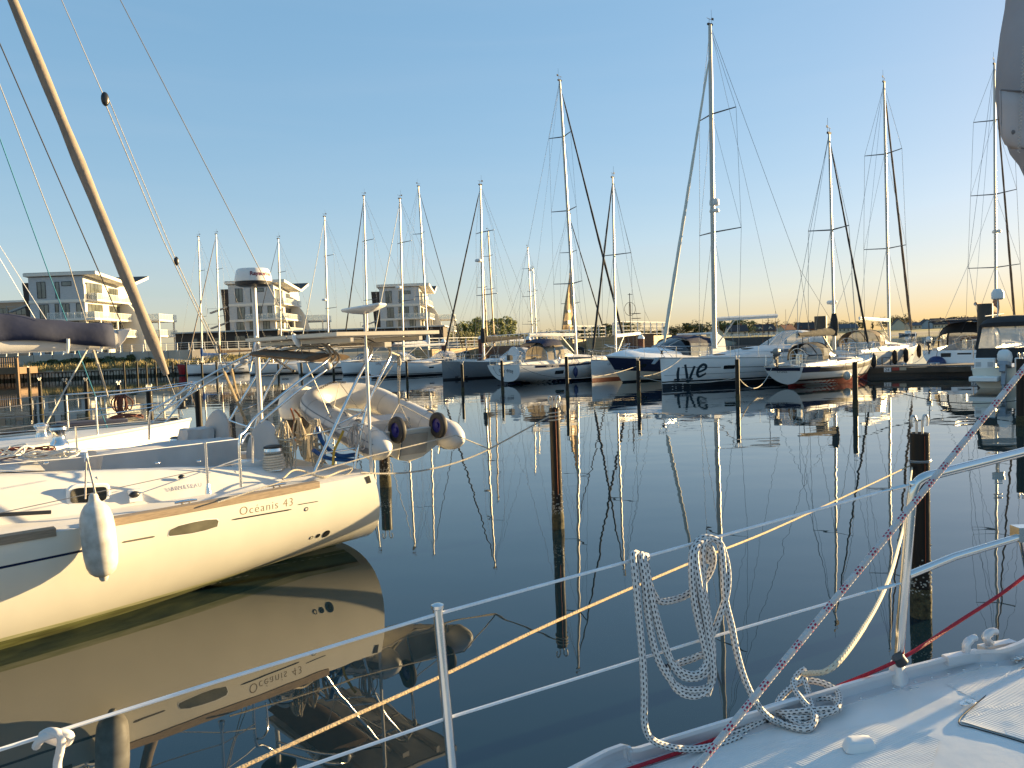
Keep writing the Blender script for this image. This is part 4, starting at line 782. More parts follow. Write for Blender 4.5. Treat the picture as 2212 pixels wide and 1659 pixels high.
tn = MB().loft(A_[:3]).build('cockpit_tent', mat('tan_tent', (0.34, 0.29, 0.22), 0.85, var=0.15, bump=0.3, bscale=5), yO); MB().loft(A_[2:]).build('windscreen', VINYL, tn); MB().loft([arch(2.6, 1.15, 0.35, 2.35, 8), arch(3.4, 1.25, 0.5, 2.45, 8), arch(4.3, 1.2, 0.45, 2.45, 8)]).build('bimini_top', NAVC, yO)
for i in (0, 1): MB().tube(A_[i], 0.025, 5).build('tent_hoop', STEEL, tn)
MB().lathe([(0.001, -0.06), (0.5, -0.06), (0.52, 0), (0.5, 0.06), (0.001, 0.06)], 20, (1.2, 0.25, 1.95), Matrix.Rotation(R(90), 3, 'Y')).build('wheel_cover', WHTC, yO)
MB().box((0.1, -0.6, 1.75), (0.25, 0.3, 0.35)).build('stern_box', BLACK, yO)
vs, fs = tm('Our Way', 0.36)
def transom_pt(Hh, y, z, off=0.012):
    q = Hh.q(0, z); p = Hh.pt(0, q, 1); return V((p.x - off, y, z))
MB().add([transom_pt(H, 0.55 - v.x, 0.78 + v.y) for v in vs], fs).build('lettering', LBL, yO)
H.text('Our Way', 0.27, 2.2, 0, -1, 1, zf=lambda x: H_O.sz(x) - 0.2, off=0.012).build('lettering', WHL, yO)
# white hull with red antifouling between the blue-striped yacht and the motor yacht
yC, hC = bow_left('white yacht with red antifouling between the blue-striped yacht and the motor yacht', 1279, 822.5, 232, 9.5, 3.2, 1332, 1327, 382, boot=((-0.02, 0.12, mat('dull_red_antifouling', (0.13, 0.02, 0.02), 0.7)),), furl=CHAR, furlr=0.09, boom=(2.9, 3.6, 'roll', 0.15), roof=(2.6, 7.2, 1.0, 0.4), group=G1, fb=(1.1, 1.1, 1.4), nsp=1, ob=0.05, radar=None)
hC.text('CB4573', 0.2, 8.4, 1.0, 1, -1).build('lettering', LBL, yC)
# big white yacht lettered "ive"
yI, hI = bow_left('big white yacht with dark script letters on its bow and the tallest mast', 1431, 839, 209, 13.6, 4.4, 1546, 1532, 52, boot=((-0.02, 0.2, ANTI), (0.26, 0.33, BLACK)), furl=SAIL, furlr=0.11, boom=(3.55, 4.9, 'roll', 0.12), roof=(3.4, 10.4, 1.45, 0.62), hood=(2.6, 1.5, 1.0, WHTC, 2.5), group=G1, fb=(1.35, 1.4, 1.62), nsp=2, mr=0.15, ob=0.1, zbow=-0.3, rake=0.6, windows=((10.1, 0.5, 0.62, 0.2), (7.4, 0.5, 0.62, 0.2), (4.5, 0.5, 0.62, 0.2)), wirer=0.013, cove=None, bowp=2.0, frac=0.93)
for a, b in ((12.6, 10.6), (9.6, 7.9), (6.9, 5.0)): hI.strip(lambda t: hI.sheer(t) - 0.52, lambda t: hI.sheer(t) - 0.49, b / 13.6, a / 13.6, rows=1, n=10).build('pinstripe', LBL, yI)
hI.strip(lambda t: 0.62 + 0.05 * t, lambda t: 0.635 + 0.05 * t, 0, 0.99, rows=1).build('pinstripe', LBL, yI)
hI.patch(rrect(12.4, 0.43, 1.0, 0.09, 0.01), 1, rings=2).build('name_band', LBL, yI); hI.text('BENETEAU', 0.1, 12.6, 0.395, 1, -1, off=0.012, space=1.2).build('lettering', WHL, yI)
def stroke(H, pts, r, side, off=0.01):
    """brush lettering: a flat stroke of half-width r on the hull"""
    mb = MB(); c = cr([V((x, 0, z)) for x, z in pts], 6); rows = []
    for i, p in enumerate(c):
        a = c[max(0, i - 1)]; b = c[min(len(c) - 1, i + 1)]; t = (b - a).normalized(); nn = V((-t.z, 0, t.x)); w = r * (1.0 - 0.25 * abs(i / (len(c) - 1) - 0.5) * 2)
        rows.append([H.at(p.x + nn.x * w, p.z + nn.z * w, side, off), H.at(p.x, p.z, side, off), H.at(p.x - nn.x * w, p.z - nn.z * w, side, off)])
    return mb.loft(rows)
for pts in ([(12.72, 1.08), (12.74, 0.72), (12.68, 0.36)], [(12.42, 1.22), (12.30, 0.75), (12.12, 0.26), (12.04, 0.72), (11.94, 1.12)], [(11.80, 0.74), (11.40, 0.92), (11.36, 1.10), (11.52, 1.18), (11.70, 1.02), (11.75, 0.74), (11.60, 0.54), (11.28, 0.70)]):
    stroke(hI, pts, 0.072, 1).build('lettering', mat('teal_lettering', (0.012, 0.03, 0.045), 0.4), yI)
MB().lathe([(0.05, 0), (0.24, 0.03), (0.27, 0.12), (0.25, 0.34), (0.12, 0.42), (0, 0.43)], 14, (9.5, -0.02, zat(1528, 452, 43.5))).build('satellite_dome', WHT, yI)
MB().lathe([(0.05, 0), (0.26, 0.03), (0.28, 0.1), (0.24, 0.2), (0, 0.24)], 14, (9.5, -0.02, zat(1528, 466, 43.5))).build('radar_dome', WHT, yI)
ank = MB().tube([(13.3, 0, 1.62), (13.75, 0, 1.6), (13.95, 0, 1.45)], 0.05, 6); ank.prism([(13.72, -.2, 1.62), (14.05, -.12, 1.3), (14.05, .12, 1.3), (13.72, .2, 1.62)], (0.06, 0, 0.02)); bev(ank.build('anchor', mat('galvanised', (0.3, 0.3, 0.3), 0.5), yI), 0.01)
# small mainsail-clew flags of white cloth seen beside masts
def clew(label, a, b, c, Y):
    q = [P(*a, Y), P(*b, Y), P(*c, Y - 0.4)]; mb = MB(); rg = []
    for i in range(7): u = i / 6; rg.append([q[0].lerp(q[1], u) + V((0, 0.04 * math.sin(u * 9), 0)), q[0].lerp(q[1].lerp(q[2], 0.5), u) + V((0, 0.1 * math.sin(u * 7), 0)), q[0].lerp(q[2], u)])
    o = mb.loft(rg).build('sail_clew', SAIL, recentre=True); s_ = o.modifiers.new('cloth', 'SOLIDIFY'); s_.thickness = 0.03; return o
for nm, a, b, c, Y in (('', (1517, 1225 / 1.736), 0, 0, 0),): pass
o = clew('', (1451, 655), (1441, 686), (1463, 682), 40.4); o.parent = yI; o.matrix_parent_inverse = yI.matrix_world.inverted() if False else Matrix.Identity(4)
bpy.context.view_layer.update()
def adopt(o, r): bpy.context.view_layer.update(); o.matrix_parent_inverse = r.matrix_world.inverted(); o.parent = r
o.parent = None; adopt(o, yI)
o = clew('', (1542, 640), (1541, 682), (1562, 680), 42.9); adopt(o, yI)
# red-antifouled yacht, stern towards us
H = Hull(9.6, 3.1, 0.64, (1.02, 1.0, 1.35), zst=0.12, zbow=-0.1, os=0.5, ob=0.55, full=0.58); loc = V((13.35, 37.9, 0)); dv = headv(40.5); k = mast_k(loc, dv, 1805)
yR = yacht('white yacht with red and black waterline bands, charcoal covers and outboard motor at its stern', H, loc, 40.5, mast=(k, zat(1791, 290, (loc + dv * k).y), 1, 0.085), boot=((-0.03, 0.27, REDA), (0.27, 0.37, BLACK)), stripe=(0.06, 0.27, BLACK, 0.10, 0.97), furl=CHAR, furlr=0.07, boom=(2.55, 3.9, CHAR, -0.05), roof=(3.3, 7.6, 0.95, 0.42), hood=(2.2, 0.98, 0.85, CHAR, 1.9), group=G1, wirer=0.012)
H_R = H
vs, fs = tm('ETOILE', 0.16, space=1.1); MB().add([transom_pt(H, 0.35 - v.x, 0.72 + v.y) for v in vs], fs).build('lettering', LBL, yR)
tr = MB(); 
for i in range(2): tr.loft([[H.at(x, H.sz(x) - 0.0, s_, 0.02) + V((0, 0, 0.02)) for s_ in (1,)] + [V((x, 0, H.sz(x) + 0.16))] + [H.at(x, H.sz(x) - 0.0, -1, 0.02) + V((0, 0, 0.02))] for x in (0.0, 0.35)]); break
tr.build('stern_hatch', GELD, yR)
H.patch(rrect(0.75, 0.86, 1.2, 0.28, 0.05), -1, rings=2, off=0.014).build('quarter_cover', NAVC, yR)
MB().add([transom_pt(H, y, z, 0.02) for y, z in ((-0.95, 0.98), (0.95, 0.98), (0.9, 0.82), (-0.9, 0.82))], [(0, 1, 2, 3)]).build('stern_cover', NAVC, yR)
# bright yacht beyond the pontoon, bow to the right
H = Hull(12.2, 3.9, 0.85, (1.35, 1.4, 1.75), zbow=-0.2, ob=0.25); dv = headv(42); loc = V((29.3, 56, 0)) - dv * 12.2; k = mast_k(loc, dv, 1923)
yL = yacht('sunlit white yacht beyond the pontoon with three dark fenders and a tan sprayhood', H, loc, 42, mast=(k, zat(1911, 180, (loc + dv * k).y), 2, 0.12), boot=((-0.02, 0.12, BLACK),), furl=BRNC, furlr=0.10, boom=(3.3, 4.6, 'roll', 0.15), roof=(4.0, 9.5, 1.3, 0.5), hood=(3.2, 1.35, 1.0, BRNC, 2.2), group='yachts beyond the pontoon', windows=((7.5, 0.5, 0.5, 0.12), (9.2, 0.5, 0.4, 0.12)), hullm=GEL)
H_L = H
MB().tube([(0.6, 0.5, 1.4), (0.6, 0.5, 4.4)], 0.035, 6).build('radar_pole', STEEL, yL); MB().lathe([(0.05, 0), (0.30, 0.03), (0.33, 0.14), (0.28, 0.24), (0, 0.28)], 14, (0.6, 0.5, 4.4)).build('radar_dome', WHT, yL)
for x, lb in ((3.7, 'first'), (5.4, 'second'), (9.6, 'third')): hang_fender(yL, H, x, 0.42, -1, FENK, {'first': 'dark fender nearest the pontoon chair frame on the sunlit hull', 'second': 'dark fender in the middle of the sunlit hull', 'third': 'dark fender closest to the bow of the sunlit hull'}[lb], 0.85, 0.15)
# yacht showing its stern beyond the pontoon
H = Hull(14, 4.3, 0.88, (1.3, 1.3, 1.6), zst=0.12, os=-0.3); dv = headv(44); loc = V((27.0, 46.6, 0)); k = 8.6
yS = yacht('white yacht stern-on beyond the pontoon with black cockpit tent and solar panels on top', H, loc, 44, mast=(k, zat(2156, 140, (loc + dv * k).y), 3, 0.12), boot=((-0.02, 0.12, BLACK),), furl=BRNC, furlr=0.09, boom=(3.6, 4.8, mat('rust_canvas', (0.30, 0.16, 0.10), 0.9, var=0.2, bump=0.3), 0.5), roof=(4.4, 11, 1.4, 0.5), hood=None, group='yachts beyond the pontoon', radar=(zat(2166, 500, 52), 0), rake=0.6)
H_S = H
A_ = [arch(1.0, 1.55, 1.0, 1.35, 12, 3), arch(2.0, 1.6, 1.55, 1.4, 12, 3), arch(3.4, 1.5, 1.6, 1.45, 12, 3), arch(4.9, 1.2, 0.6, 1.6, 12, 3)]
tn = MB().loft(A_[:2] + [arch(2.05, 1.6, 1.55, 1.4, 12, 3)]).build('cockpit_tent', CHAR, yS); MB().loft(A_[1:3]).build('tent_window', VINYL, tn); MB().loft(A_[2:]).build('windscreen', VINYL, tn)
mb = MB(); 
for a_ in A_[1:3]: mb.tube(a_, 0.06, 5)
mb.tube([a_[6] for a_ in A_], 0.07, 5); mb.build('tent_edge', CHAR, tn)
mb = MB()
for y in (1.55, -1.55): mb.tube([(0.15, y, 1.3), (0.1, y, 3.05), (2.6, y, 3.15)], 0.03, 6); 
mb.tube([(0.1, 1.55, 3.05), (0.1, -1.55, 3.05)], 0.03, 6); mb.build('stern_arch', BLACK, yS)
PANEL = mat('solar_cells', (0.02, 0.03, 0.07), 0.1, var=0.2, spec=0.8)
for y in (0.85, -0.85): MB().box((1.2, y, 3.2), (2.4, 1.55, 0.05)).build('solar_panel', PANEL, yS)
MB().box((-0.03, -0.45, 0.85), (0.08, 0.75, 0.55)).build('locker_hatch', BLACK, yS); MB().box((-0.03, 0.55, 0.72), (0.08, 0.7, 0.62)).build('stern_door', GELD, yS); MB().box((-0.08, 0.55, 0.98), (0.05, 0.55, 0.3)).build('door_opening', BLACK, yS)
mb = MB()
for y in (-0.95, -1.3): mb.tube([(-0.12, y, 0.3), (-0.12, y, 1.55)], 0.02, 5)
for z in (0.5, 0.8, 1.1): mb.tube([(-0.12, -0.95, z), (-0.12, -1.3, z)], 0.018, 5)
mb.build('stern_ladder', STEEL, yS)
def outboard(name, label, loc, rz, s=1.0, cowl=WHT, leg=None, tilt=0.0, pan=0.12):
    t = thing(name, label, 'outboard', loc, rz); t.rotation_euler = (0, R(tilt), rz); t.scale = (s, s, s); leg = leg or mat('engine_grey', (0.05, 0.05, 0.055), 0.4)
    rg = []
    for z, lx, ly, ox in ((0, 0.24, 0.15, 0), (0.06, 0.29, 0.18, 0), (0.22, 0.30, 0.19, -0.01), (0.34, 0.25, 0.16, -0.03), (0.40, 0.14, 0.09, -0.05)): rg.append([V((ox + lx * math.copysign(abs(math.cos(a)) ** 0.6, math.cos(a)), ly * math.copysign(abs(math.sin(a)) ** 0.6, math.sin(a)), z)) for a in [i * math.pi / 9 for i in range(18)]])
    MB().loft(rg, closed=True, cap=True).build('cowling', cowl, t)
    MB().loft([[V((q.x * 0.98, q.y * 0.98, z)) for q in rg[1]] for z in (-pan, -0.005)], closed=True, cap=True).build('engine_pan', leg, t)
    mb = MB(); mb.box((-0.02, 0, -0.42), (0.2, 0.12, 0.6)); mb.box((-0.02, 0, -0.8), (0.16, 0.06, 0.3)); mb.box((-0.12, 0, -0.68), (0.34, 0.16, 0.02)); mb.lathe([(0, -0.2), (0.05, -0.12), (0.055, 0.08), (0.02, 0.2)], 8, (-0.02, 0, -0.86), Matrix.Rotation(R(-90), 3, 'Y')); bev(mb.build('lower_leg', leg, t), 0.015)
    mb = MB()
    for i in range(3): a = i * 2.094; mb.prism([(-0.2, 0.02 * math.cos(a), -0.86 + 0.02 * math.sin(a)), (-0.22, 0.11 * math.cos(a - .4), -0.86 + 0.11 * math.sin(a - .4)), (-0.18, 0.11 * math.cos(a + .4), -0.86 + 0.11 * math.sin(a + .4))], (0.01, 0, 0))
    mb.build('propeller', STEEL, t); MB().box((0.2, 0, -0.2), (0.14, 0.16, 0.26)).build('clamp_bracket', leg, t); return t
p = W(2034, 758, 1.75); bpy.context.view_layer.update()
q = yS.matrix_world @ V((-0.05, 1.5, 1.85)); outboard('outboard_motor', 'small white and grey outboard motor clamped to the rail of the stern-on yacht', q, R(224), 0.8, WHT)
q = yS.matrix_world @ V((-0.35, 1.0, 0.45)); f = MB().ball((0, 0, 0), 0.55, 9, (1, 1, 0.95)).build('fender', FENN); f.location = q; tag(f, 'big navy ball fender under the stern-on yacht at the pontoon', 'fender', 'fenders hung over hull sides')
MB().tube([V((0, 0, 0.45)), V((0.3, 0.3, 1.2))], 0.015, 5).build('lanyard', WIREK, f)
q = yR.matrix_world @ V((-0.05, 0.25, 1.65)); outboard('outboard_motor', 'small grey outboard motor hung on the stern rail of the red-banded yacht', q, R(220), 0.75, mat('engine_cowl_grey', (0.22, 0.21, 0.2), 0.4))
# fenders on the middle row
hang_fender(yF, hF, 3.55, 0.55, 1, FENN, 'navy fender on the white hull with varnished rail', 0.65, 0.14)
hang_fender(yO, H_O, 4.7, 0.6, -1, FENN, 'blue fender nearest the stern of the blue-striped yacht', 0.6, 0.15)
hang_fender(yO, H_O, 8.3, 0.5, -1, FENN, 'blue fender nearest the bow of the blue-striped yacht', 0.6, 0.15)
hang_fender(yI, hI, 6.15, 0.72, 1, mat('black_fender', (0.02, 0.022, 0.028), 0.5), 'black fender amidships on the big white lettered yacht', 0.75, 0.2)
hang_fender(yI, hI, 2.4, 0.5, 1, mat('black_fender', (0.02, 0.022, 0.028), 0.5), 'black fender at the stern of the big white lettered yacht', 0.7, 0.17)
hang_fender(yR, H_R, 3.4, 0.55, -1, FENW, 'white ball fender on the side of the red-banded yacht', r=0.2, ball=True)
hang_fender(yR, H_R, 9.15, 0.35, -1, mat('black_fender', (0.02, 0.022, 0.028), 0.5), 'dark fender over the bow of the red-banded yacht at the pontoon', 0.7, 0.16)
# ---- motor yacht with the navy hull band
H = Hull(11.5, 3.7, 0.9, (1.2, 1.3, 1.72), zst=-0.2, zbow=-0.1, os=-0.6, ob=1.5, full=0.5, mid=0.38, bowp=2.6); w_ = W(1347, 826); dv = headv(218); loc = V((w_.x, w_.y, 0)) - dv * (11.5 - 1.5)
t = thing('motor_yacht', 'white motor yacht with broad navy hull band and navy canopy', 'motor yacht', loc, R(218))
H.hull().build('hull', GEL2, t, angle=50); H.deck(z=0.0, camber=0.5).build('deck', GEL, t)
H.strip(lambda q: H.sheer(q) - 0.9, lambda q: H.sheer(q) - 0.1, 0.1, 1.0, rows=4).build('hull_band', NAVY, t); H.strip(lambda q: H.sheer(q) - 0.1, lambda q: H.sheer(q) + 0.0, 0, 1.0).build('rubbing_strake', WHT, t); H.strip(lambda q: -0.05, lambda q: 0.1, 0, 1).build('antifouling', BLACK, t)
rg = []
for x, w_, hh in ((9.6, 0.5, 0.4), (8.4, 1.0, 0.6), (7.0, 1.3, 0.72), (5.9, 1.4, 0.75)): z = H.sz(x); rg.append([V((x, w_ * math.cos(a), z + 0.02 + hh * math.sin(a))) for a in [i * math.pi / 10 for i in range(11)]])
MB().loft(rg).build('foredeck_cabin', GEL, t)
rg = []
for x, w_, hh in ((7.4, 0.9, 0.55), (6.6, 1.3, 0.9), (5.6, 1.42, 1.25), (5.2, 1.45, 1.32)): z = H.sz(6); rg.append([V((x - 0.9 * abs(math.cos(a)) ** 3, w_ * math.cos(a), z + hh * math.sin(a) ** 0.5 if math.sin(a) > 0 else z)) for a in [i * math.pi / 12 for i in range(13)]])
MB().loft(rg).build('windscreen', GLASS, t)
mb = MB(); mb.tube(rg[-1], 0.04, 6); mb.tube([r_[4] for r_ in rg], 0.035, 5); mb.tube([r_[8] for r_ in rg], 0.035, 5); mb.tube([r_[6] for r_ in rg], 0.035, 5); mb.build('windscreen_frame', ALU, t)
z = H.sz(5); cn = MB().loft([arch(5.25, 1.44, 0.6, z + 0.8, 10, 3), arch(4.3, 1.46, 0.78, z + 0.8, 10, 3), arch(2.9, 1.45, 0.72, z + 0.75, 10, 3), arch(2.2, 1.4, 0.55, z + 0.7, 10, 3)]).build('canopy', NAVC, t)
for s_ in (1, -1): MB().prism([(5.2, s_ * 1.45, z + 0.1), (2.2, s_ * 1.45, z - 0.05), (2.2, s_ * 1.42, z + 0.95), (5.2, s_ * 1.43, z + 1.0)], (0, s_ * 0.02, 0)).build('side_curtain', VINYL, cn)
ar = MB()
for s_ in (1, -1): ar.prism([(3.2, s_ * 1.6, z - 0.2), (1.6, s_ * 1.6, z - 0.2), (1.7, s_ * 1.5, z + 1.2), (2.5, s_ * 1.45, z + 1.65), (3.0, s_ * 1.45, z + 1.65)], (0, -s_ * 0.16, 0))
ar.box((2.75, 0, z + 1.6), (0.6, 3.0, 0.14)); bev(ar.build('radar_arch', GEL, t), 0.03)
for s_ in (1, -1): MB().prism([(9.0, s_ * 0.0, H.sz(9) + 0.3)] * 1 + [(8.8, s_ * 0.5, H.sz(9) + 0.3), (8.4, s_ * 0.5, H.sz(9) + 0.34)], (0, 0, 0.02)).build('deck_hatch', GLASS, t)
mb = MB()
for s_ in (1, -1):
    pts = [H.pt(q, 1, s_, -0.08) + V((0, 0, 0.62)) for q in (0.55, 0.65, 0.75, 0.85, 0.93)] + [V((11.6, 0, H.sz(11.5) + 0.7))]; mb.tube(cr(pts, 4), 0.016, 6)
    for q in (0.6, 0.7, 0.8, 0.9): mb.tube([H.pt(q, 1, s_, -0.08), H.pt(q, 1, s_, -0.08) + V((0.08, 0, 0.62))], 0.013, 6)
mb.build('bow_rail', STEEL, t)
for x in (9.2, 7.6): H.patch([(x + 0.18 * math.cos(a), H.sz(x) - 0.5 + 0.12 * math.sin(a)) for a in [i * math.pi / 8 for i in range(16)]], 1, 0.012, 2).build('porthole', GLASS, t)
# ---- boats behind the row (masts mostly)
def back(label, mpx, mx_, mty, Y, L, head=40, mm=None, name='sailing_yacht', **kw):
    H = Hull(L, L * 0.3, 0.8, (1.1, 1.1, 1.4)); dv = headv(head); k = L * 0.58; mp = V((P(mpx, 740, Y).x, Y, 0)); loc = mp - dv * k
    return yacht(label, H, loc, head, mast=(k, zat(mx_, mty, Y), kw.pop('nsp', 2), kw.pop('mr', 0.11)), roof=(L * 0.25, L * 0.75, 1.1, 0.4), detail=1, mastm=mm, group='yachts behind the middle row', wheel=False, name=name, **kw)
SPAR = mat('varnished_spar', (0.42, 0.27, 0.11), 0.4)
back('white yacht with bright mast just left of the grey yacht, seen behind it', 925, 920, 403, 84, 12, furl=CHAR, boom=(3, 4.4, WHTC, 0.1), hood=(3, 1.2, 0.8, WHTC, 1.7))
back('yacht with honey-coloured spars behind the grey yacht, taller of two', 1068, 1063, 500, 97, 13, mm=SPAR, boom=(3, 4.6, BRNC, 0.1), furl=None, nsp=3)
back('yacht with honey-coloured spars behind the grey yacht, shorter of two', 1053, 1050, 566, 100, 11, mm=SPAR, boom=None, furl=None)
back('yacht with radar on a pale mast, right of the two honey-coloured masts', 1151, 1148, 535, 112, 14, furl=None, boom=(3, 4.5, WHTC, 0.1), radar=(13.2, 0), nsp=3)
back('yacht with short second mast beside the pale radar mast', 1160, 1156, 580, 114, 12, furl=None, boom=None)
back('yacht with mast close behind the tan banner, right of the leaning mast', 1243, 1238, 462, 74, 12, furl=CHAR, furlr=0.08, boom=None, nsp=2)
# ---- white outboard boat with charcoal canopy at the right edge
H = Hull(6.8, 2.5, 0.95, (0.85, 0.9, 1.3), zst=-0.25, zbow=0.1, os=0.0, ob=0.8, full=0.35); loc = V((20.9, 32.6, 0)); 
t = thing('motor_boat', 'white motor boat with charcoal canopy and big outboard at the right edge', 'motor boat', loc, R(46)); mbt = t
H.hull().build('hull', GEL2, t, angle=50); H.deck().build('deck', GEL, t); H.strip(lambda q: -0.03, lambda q: 0.1).build('antifouling', BLACK, t); H.strip(lambda q: H.sheer(q) - 0.16, lambda q: H.sheer(q) - 0.08).build('rubbing_strake', BLACK, t)
bev(MB().box((-0.4, 0.6, 0.42), (0.9, 1.05, 0.22)).box((-0.4, -0.85, 0.42), (0.9, 0.6, 0.22)).build('swim_platform', GEL, t), 0.04); bev(MB().box((0.18, 0.72, 0.98), (0.3, 0.8, 0.62)).build('transom_locker', GEL, t), 0.04); bev(MB().box((0.18, -0.75, 0.98), (0.3, 0.75, 0.62)).build('transom_locker', GEL, t), 0.04)
z = 1.25
for s_ in (1, -1):
    MB().prism([(0.25, s_ * 1.12, z - 0.2), (4.2, s_ * 1.12, z + 0.05), (3.6, s_ * 1.1, z + 0.55), (0.5, s_ * 1.12, z + 0.45)], (0, -s_ * 0.03, 0)).build('lower_curtain', CHAR, t)
    c_ = MB().prism([(0.5, s_ * 1.12, z + 0.45), (3.6, s_ * 1.1, z + 0.55), (3.2, s_ * 1.02, z + 1.45), (0.95, s_ * 1.05, z + 1.4)], (0, -s_ * 0.02, 0)).build('side_window', VINYL, t)
    mb = MB(); mb.tube([(0.5, s_ * 1.13, z + 0.4), (0.95, s_ * 1.06, z + 1.4)], 0.07, 6); mb.tube([(2.2, s_ * 1.13, z + 0.45), (2.2, s_ * 1.05, z + 1.4)], 0.05, 6); mb.build('canopy_seam', CHAR, c_)
MB().prism([(0.25, 1.12, z - 0.2), (0.25, -1.12, z - 0.2), (0.5, -1.12, z + 0.45), (0.5, 1.12, z + 0.45)], (0.03, 0, 0)).build('rear_curtain', CHAR, t); MB().prism([(0.5, 1.1, z + 0.45), (0.5, -1.1, z + 0.45), (0.95, -1.05, z + 1.4), (0.95, 1.05, z + 1.4)], (0.02, 0, 0)).build('rear_window', VINYL, t)
MB().loft([arch(0.85, 1.12, 0.2, z + 1.36, 8, 3), arch(1.3, 1.1, 0.42, z + 1.4, 8, 3), arch(2.6, 1.08, 0.45, z + 1.42, 8, 3), arch(3.4, 1.0, 0.2, z + 1.4, 8, 3)], cap=True).build('canopy_top', CHAR, t)
MB().tube([(1.0, 0.9, z + 1.85), (3.0, 0.6, z + 1.95)], 0.02, 6).build('boat_hook', WHT, t); MB().tube([(1.4, 0.5, z + 1.8), (1.4, 0.5, z + 2.6)], 0.025, 6).build('dome_pole', WHT, t); MB().lathe([(0.15, 0), (0.24, 0.05), (0.25, 0.3), (0.16, 0.46), (0, 0.5)], 14, (1.4, 0.5, z + 2.55)).build('antenna_dome', WHT, t)
for y in (0.5, 0.95): MB().box((0.02, y, 1.02), (0.03, 0.2, 0.2)).build('stern_sticker', GRYC, t)
bpy.context.view_layer.update(); outboard('outboard_motor', 'big white outboard motor tilted at the stern of the canopied motor boat', mbt.matrix_world @ V((-0.25, -0.08, 1.1)), R(226), 1.35, WHT, mat('engine_silver', (0.25, 0.27, 0.3), 0.35, metal=0.4), tilt=-14)
# small open boat far out
p = W(1966, 724); H = Hull(9, 2.8, 0.9, (0.9, 0.9, 1.4), zst=-0.2); t = thing('fishing_boat', 'small distant motor boat alone on the pale open water', 'boat', (p.x + 3, p.y, 0), R(178)); H.hull(12, 6).build('hull', GREYH, t); H.deck().build('deck', GEL, t); bev(MB().box((4.2, 0, 1.7), (2.4, 1.8, 1.4)).build('cabin', GEL, t), 0.1); MB().tube([(3.6, 0, 2.4), (3.6, 0, 4.2)], 0.05, 5).build('mast', WHT, t)
# ================================================================ pontoon, piles, dolphins
a = W(1878, 815.5); b = W(2118, 811.5); d = (b - a); 
t = thing('pontoon', 'low wooden pontoon with berth number plates on its side, right of the red-banded yacht', 'pontoon', a, math.atan2(d.y, d.x)); Lp = d.length + 9
PD = boards('pontoon_planks', (0.20, 0.155, 0.12), 0.14, 'X', var=0.2)
MB().box((Lp / 2 - 0.8, 1.2, 0.58), (Lp + 1, 2.4, 0.07)).build('deck', PD, t); MB().box((Lp / 2 - 0.8, 0.06, 0.38), (Lp + 1, 0.1, 0.3)).build('side_beam', mat('dark_timber', (0.09, 0.065, 0.045), 0.85, var=0.3, scale=2), t); MB().box((Lp / 2 - 0.8, 1.3, 0.05), (Lp + 0.9, 2.1, 0.42)).build('float', BLACK, t)
def plate(px, txt):
    u = (P(px, 780, a.y).x - a.x) * 1.0; pl = MB().box((u, -0.005, 0.42), (0.36, 0.02, 0.24)).build('number_plate', WHL, t); vs, fs = tm(txt, 0.24); MB().add([V((u - 0.14 + v.x, -0.02, 0.335 + v.y)) for v in vs], fs).build('lettering', LBL, pl)
    MB().box((u + 0.42, -0.005, 0.46), (0.36, 0.02, 0.17)).build('red_tab', mat('berth_red', (0.40, 0.05, 0.03), 0.5), t); MB().box((u + 0.78, -0.005, 0.46), (0.34, 0.02, 0.17)).build('cream_tab', mat('berth_cream', (0.5, 0.4, 0.28), 0.5), t)
plate(1913, '24'); plate(2076, '25')
cl = MB()
for px in (1946, 1997, 2008): u = P(px, 780, a.y).x - a.x; cl.tube([(u - 0.15, 0.3, 0.72), (u + 0.15, 0.3, 0.72)], 0.03, 6); cl.tube([(u, 0.3, 0.6), (u, 0.3, 0.72)], 0.03, 6)
cl.build('cleat', STEEL, t)
q0 = P(1908, 787, a.y + 0.6); t = thing('boarding_frame', 'small dark metal step frame standing on the pontoon end', 'step frame', (q0.x, q0.y, 0.62)); t.scale = (0.7, 0.7, 0.7); mb = MB()
for x in (0, 0.7): mb.tube([(x - 0.1, 0, 0), (x, 0.1, 0.65), (x + 0.1, 0.5, 0.65), (x + 0.2, 0.6, 0)], 0.025, 5)
mb.tube([(0, 0.1, 0.65), (0.7, 0.1, 0.65)], 0.025, 5); mb.build('frame', BLACK, t)
PILEM = mat('steel_pile', (0.013, 0.011, 0.010), 0.4, scale=4, stretch=(1, 1, 0.25), col2=(0.026, 0.021, 0.017), bump=0.15, spec=0.2)
WEED = mat('weed_and_barnacles', (0.02, 0.018, 0.008), 0.9, scale=26, col2=(0.10, 0.085, 0.04), bump=1.0, bscale=40)
BARN = mat('barnacle', (0.4, 0.38, 0.33), 0.9)
for px, yt, Y, lb in ((2128, 656, 41.5, 'tall thick dark pile between the stern-on yacht and the canopied motor boat'), (1773, 683, 48, 'thick dark pile behind the charcoal boom of the red-banded yacht')):
    X = P(px, 715, Y).x; z = zat(px, yt, Y); t = thing('dolphin_pile', lb, 'pile', (X, Y, 0), group='thick dolphin piles'); MB().tube([(0, 0, -1), (0, 0, z)], 0.37, 24).build('shaft', mat('dolphin_steel', (0.05, 0.045, 0.035), 0.6, var=0.25, scale=3, bump=0.1), t)
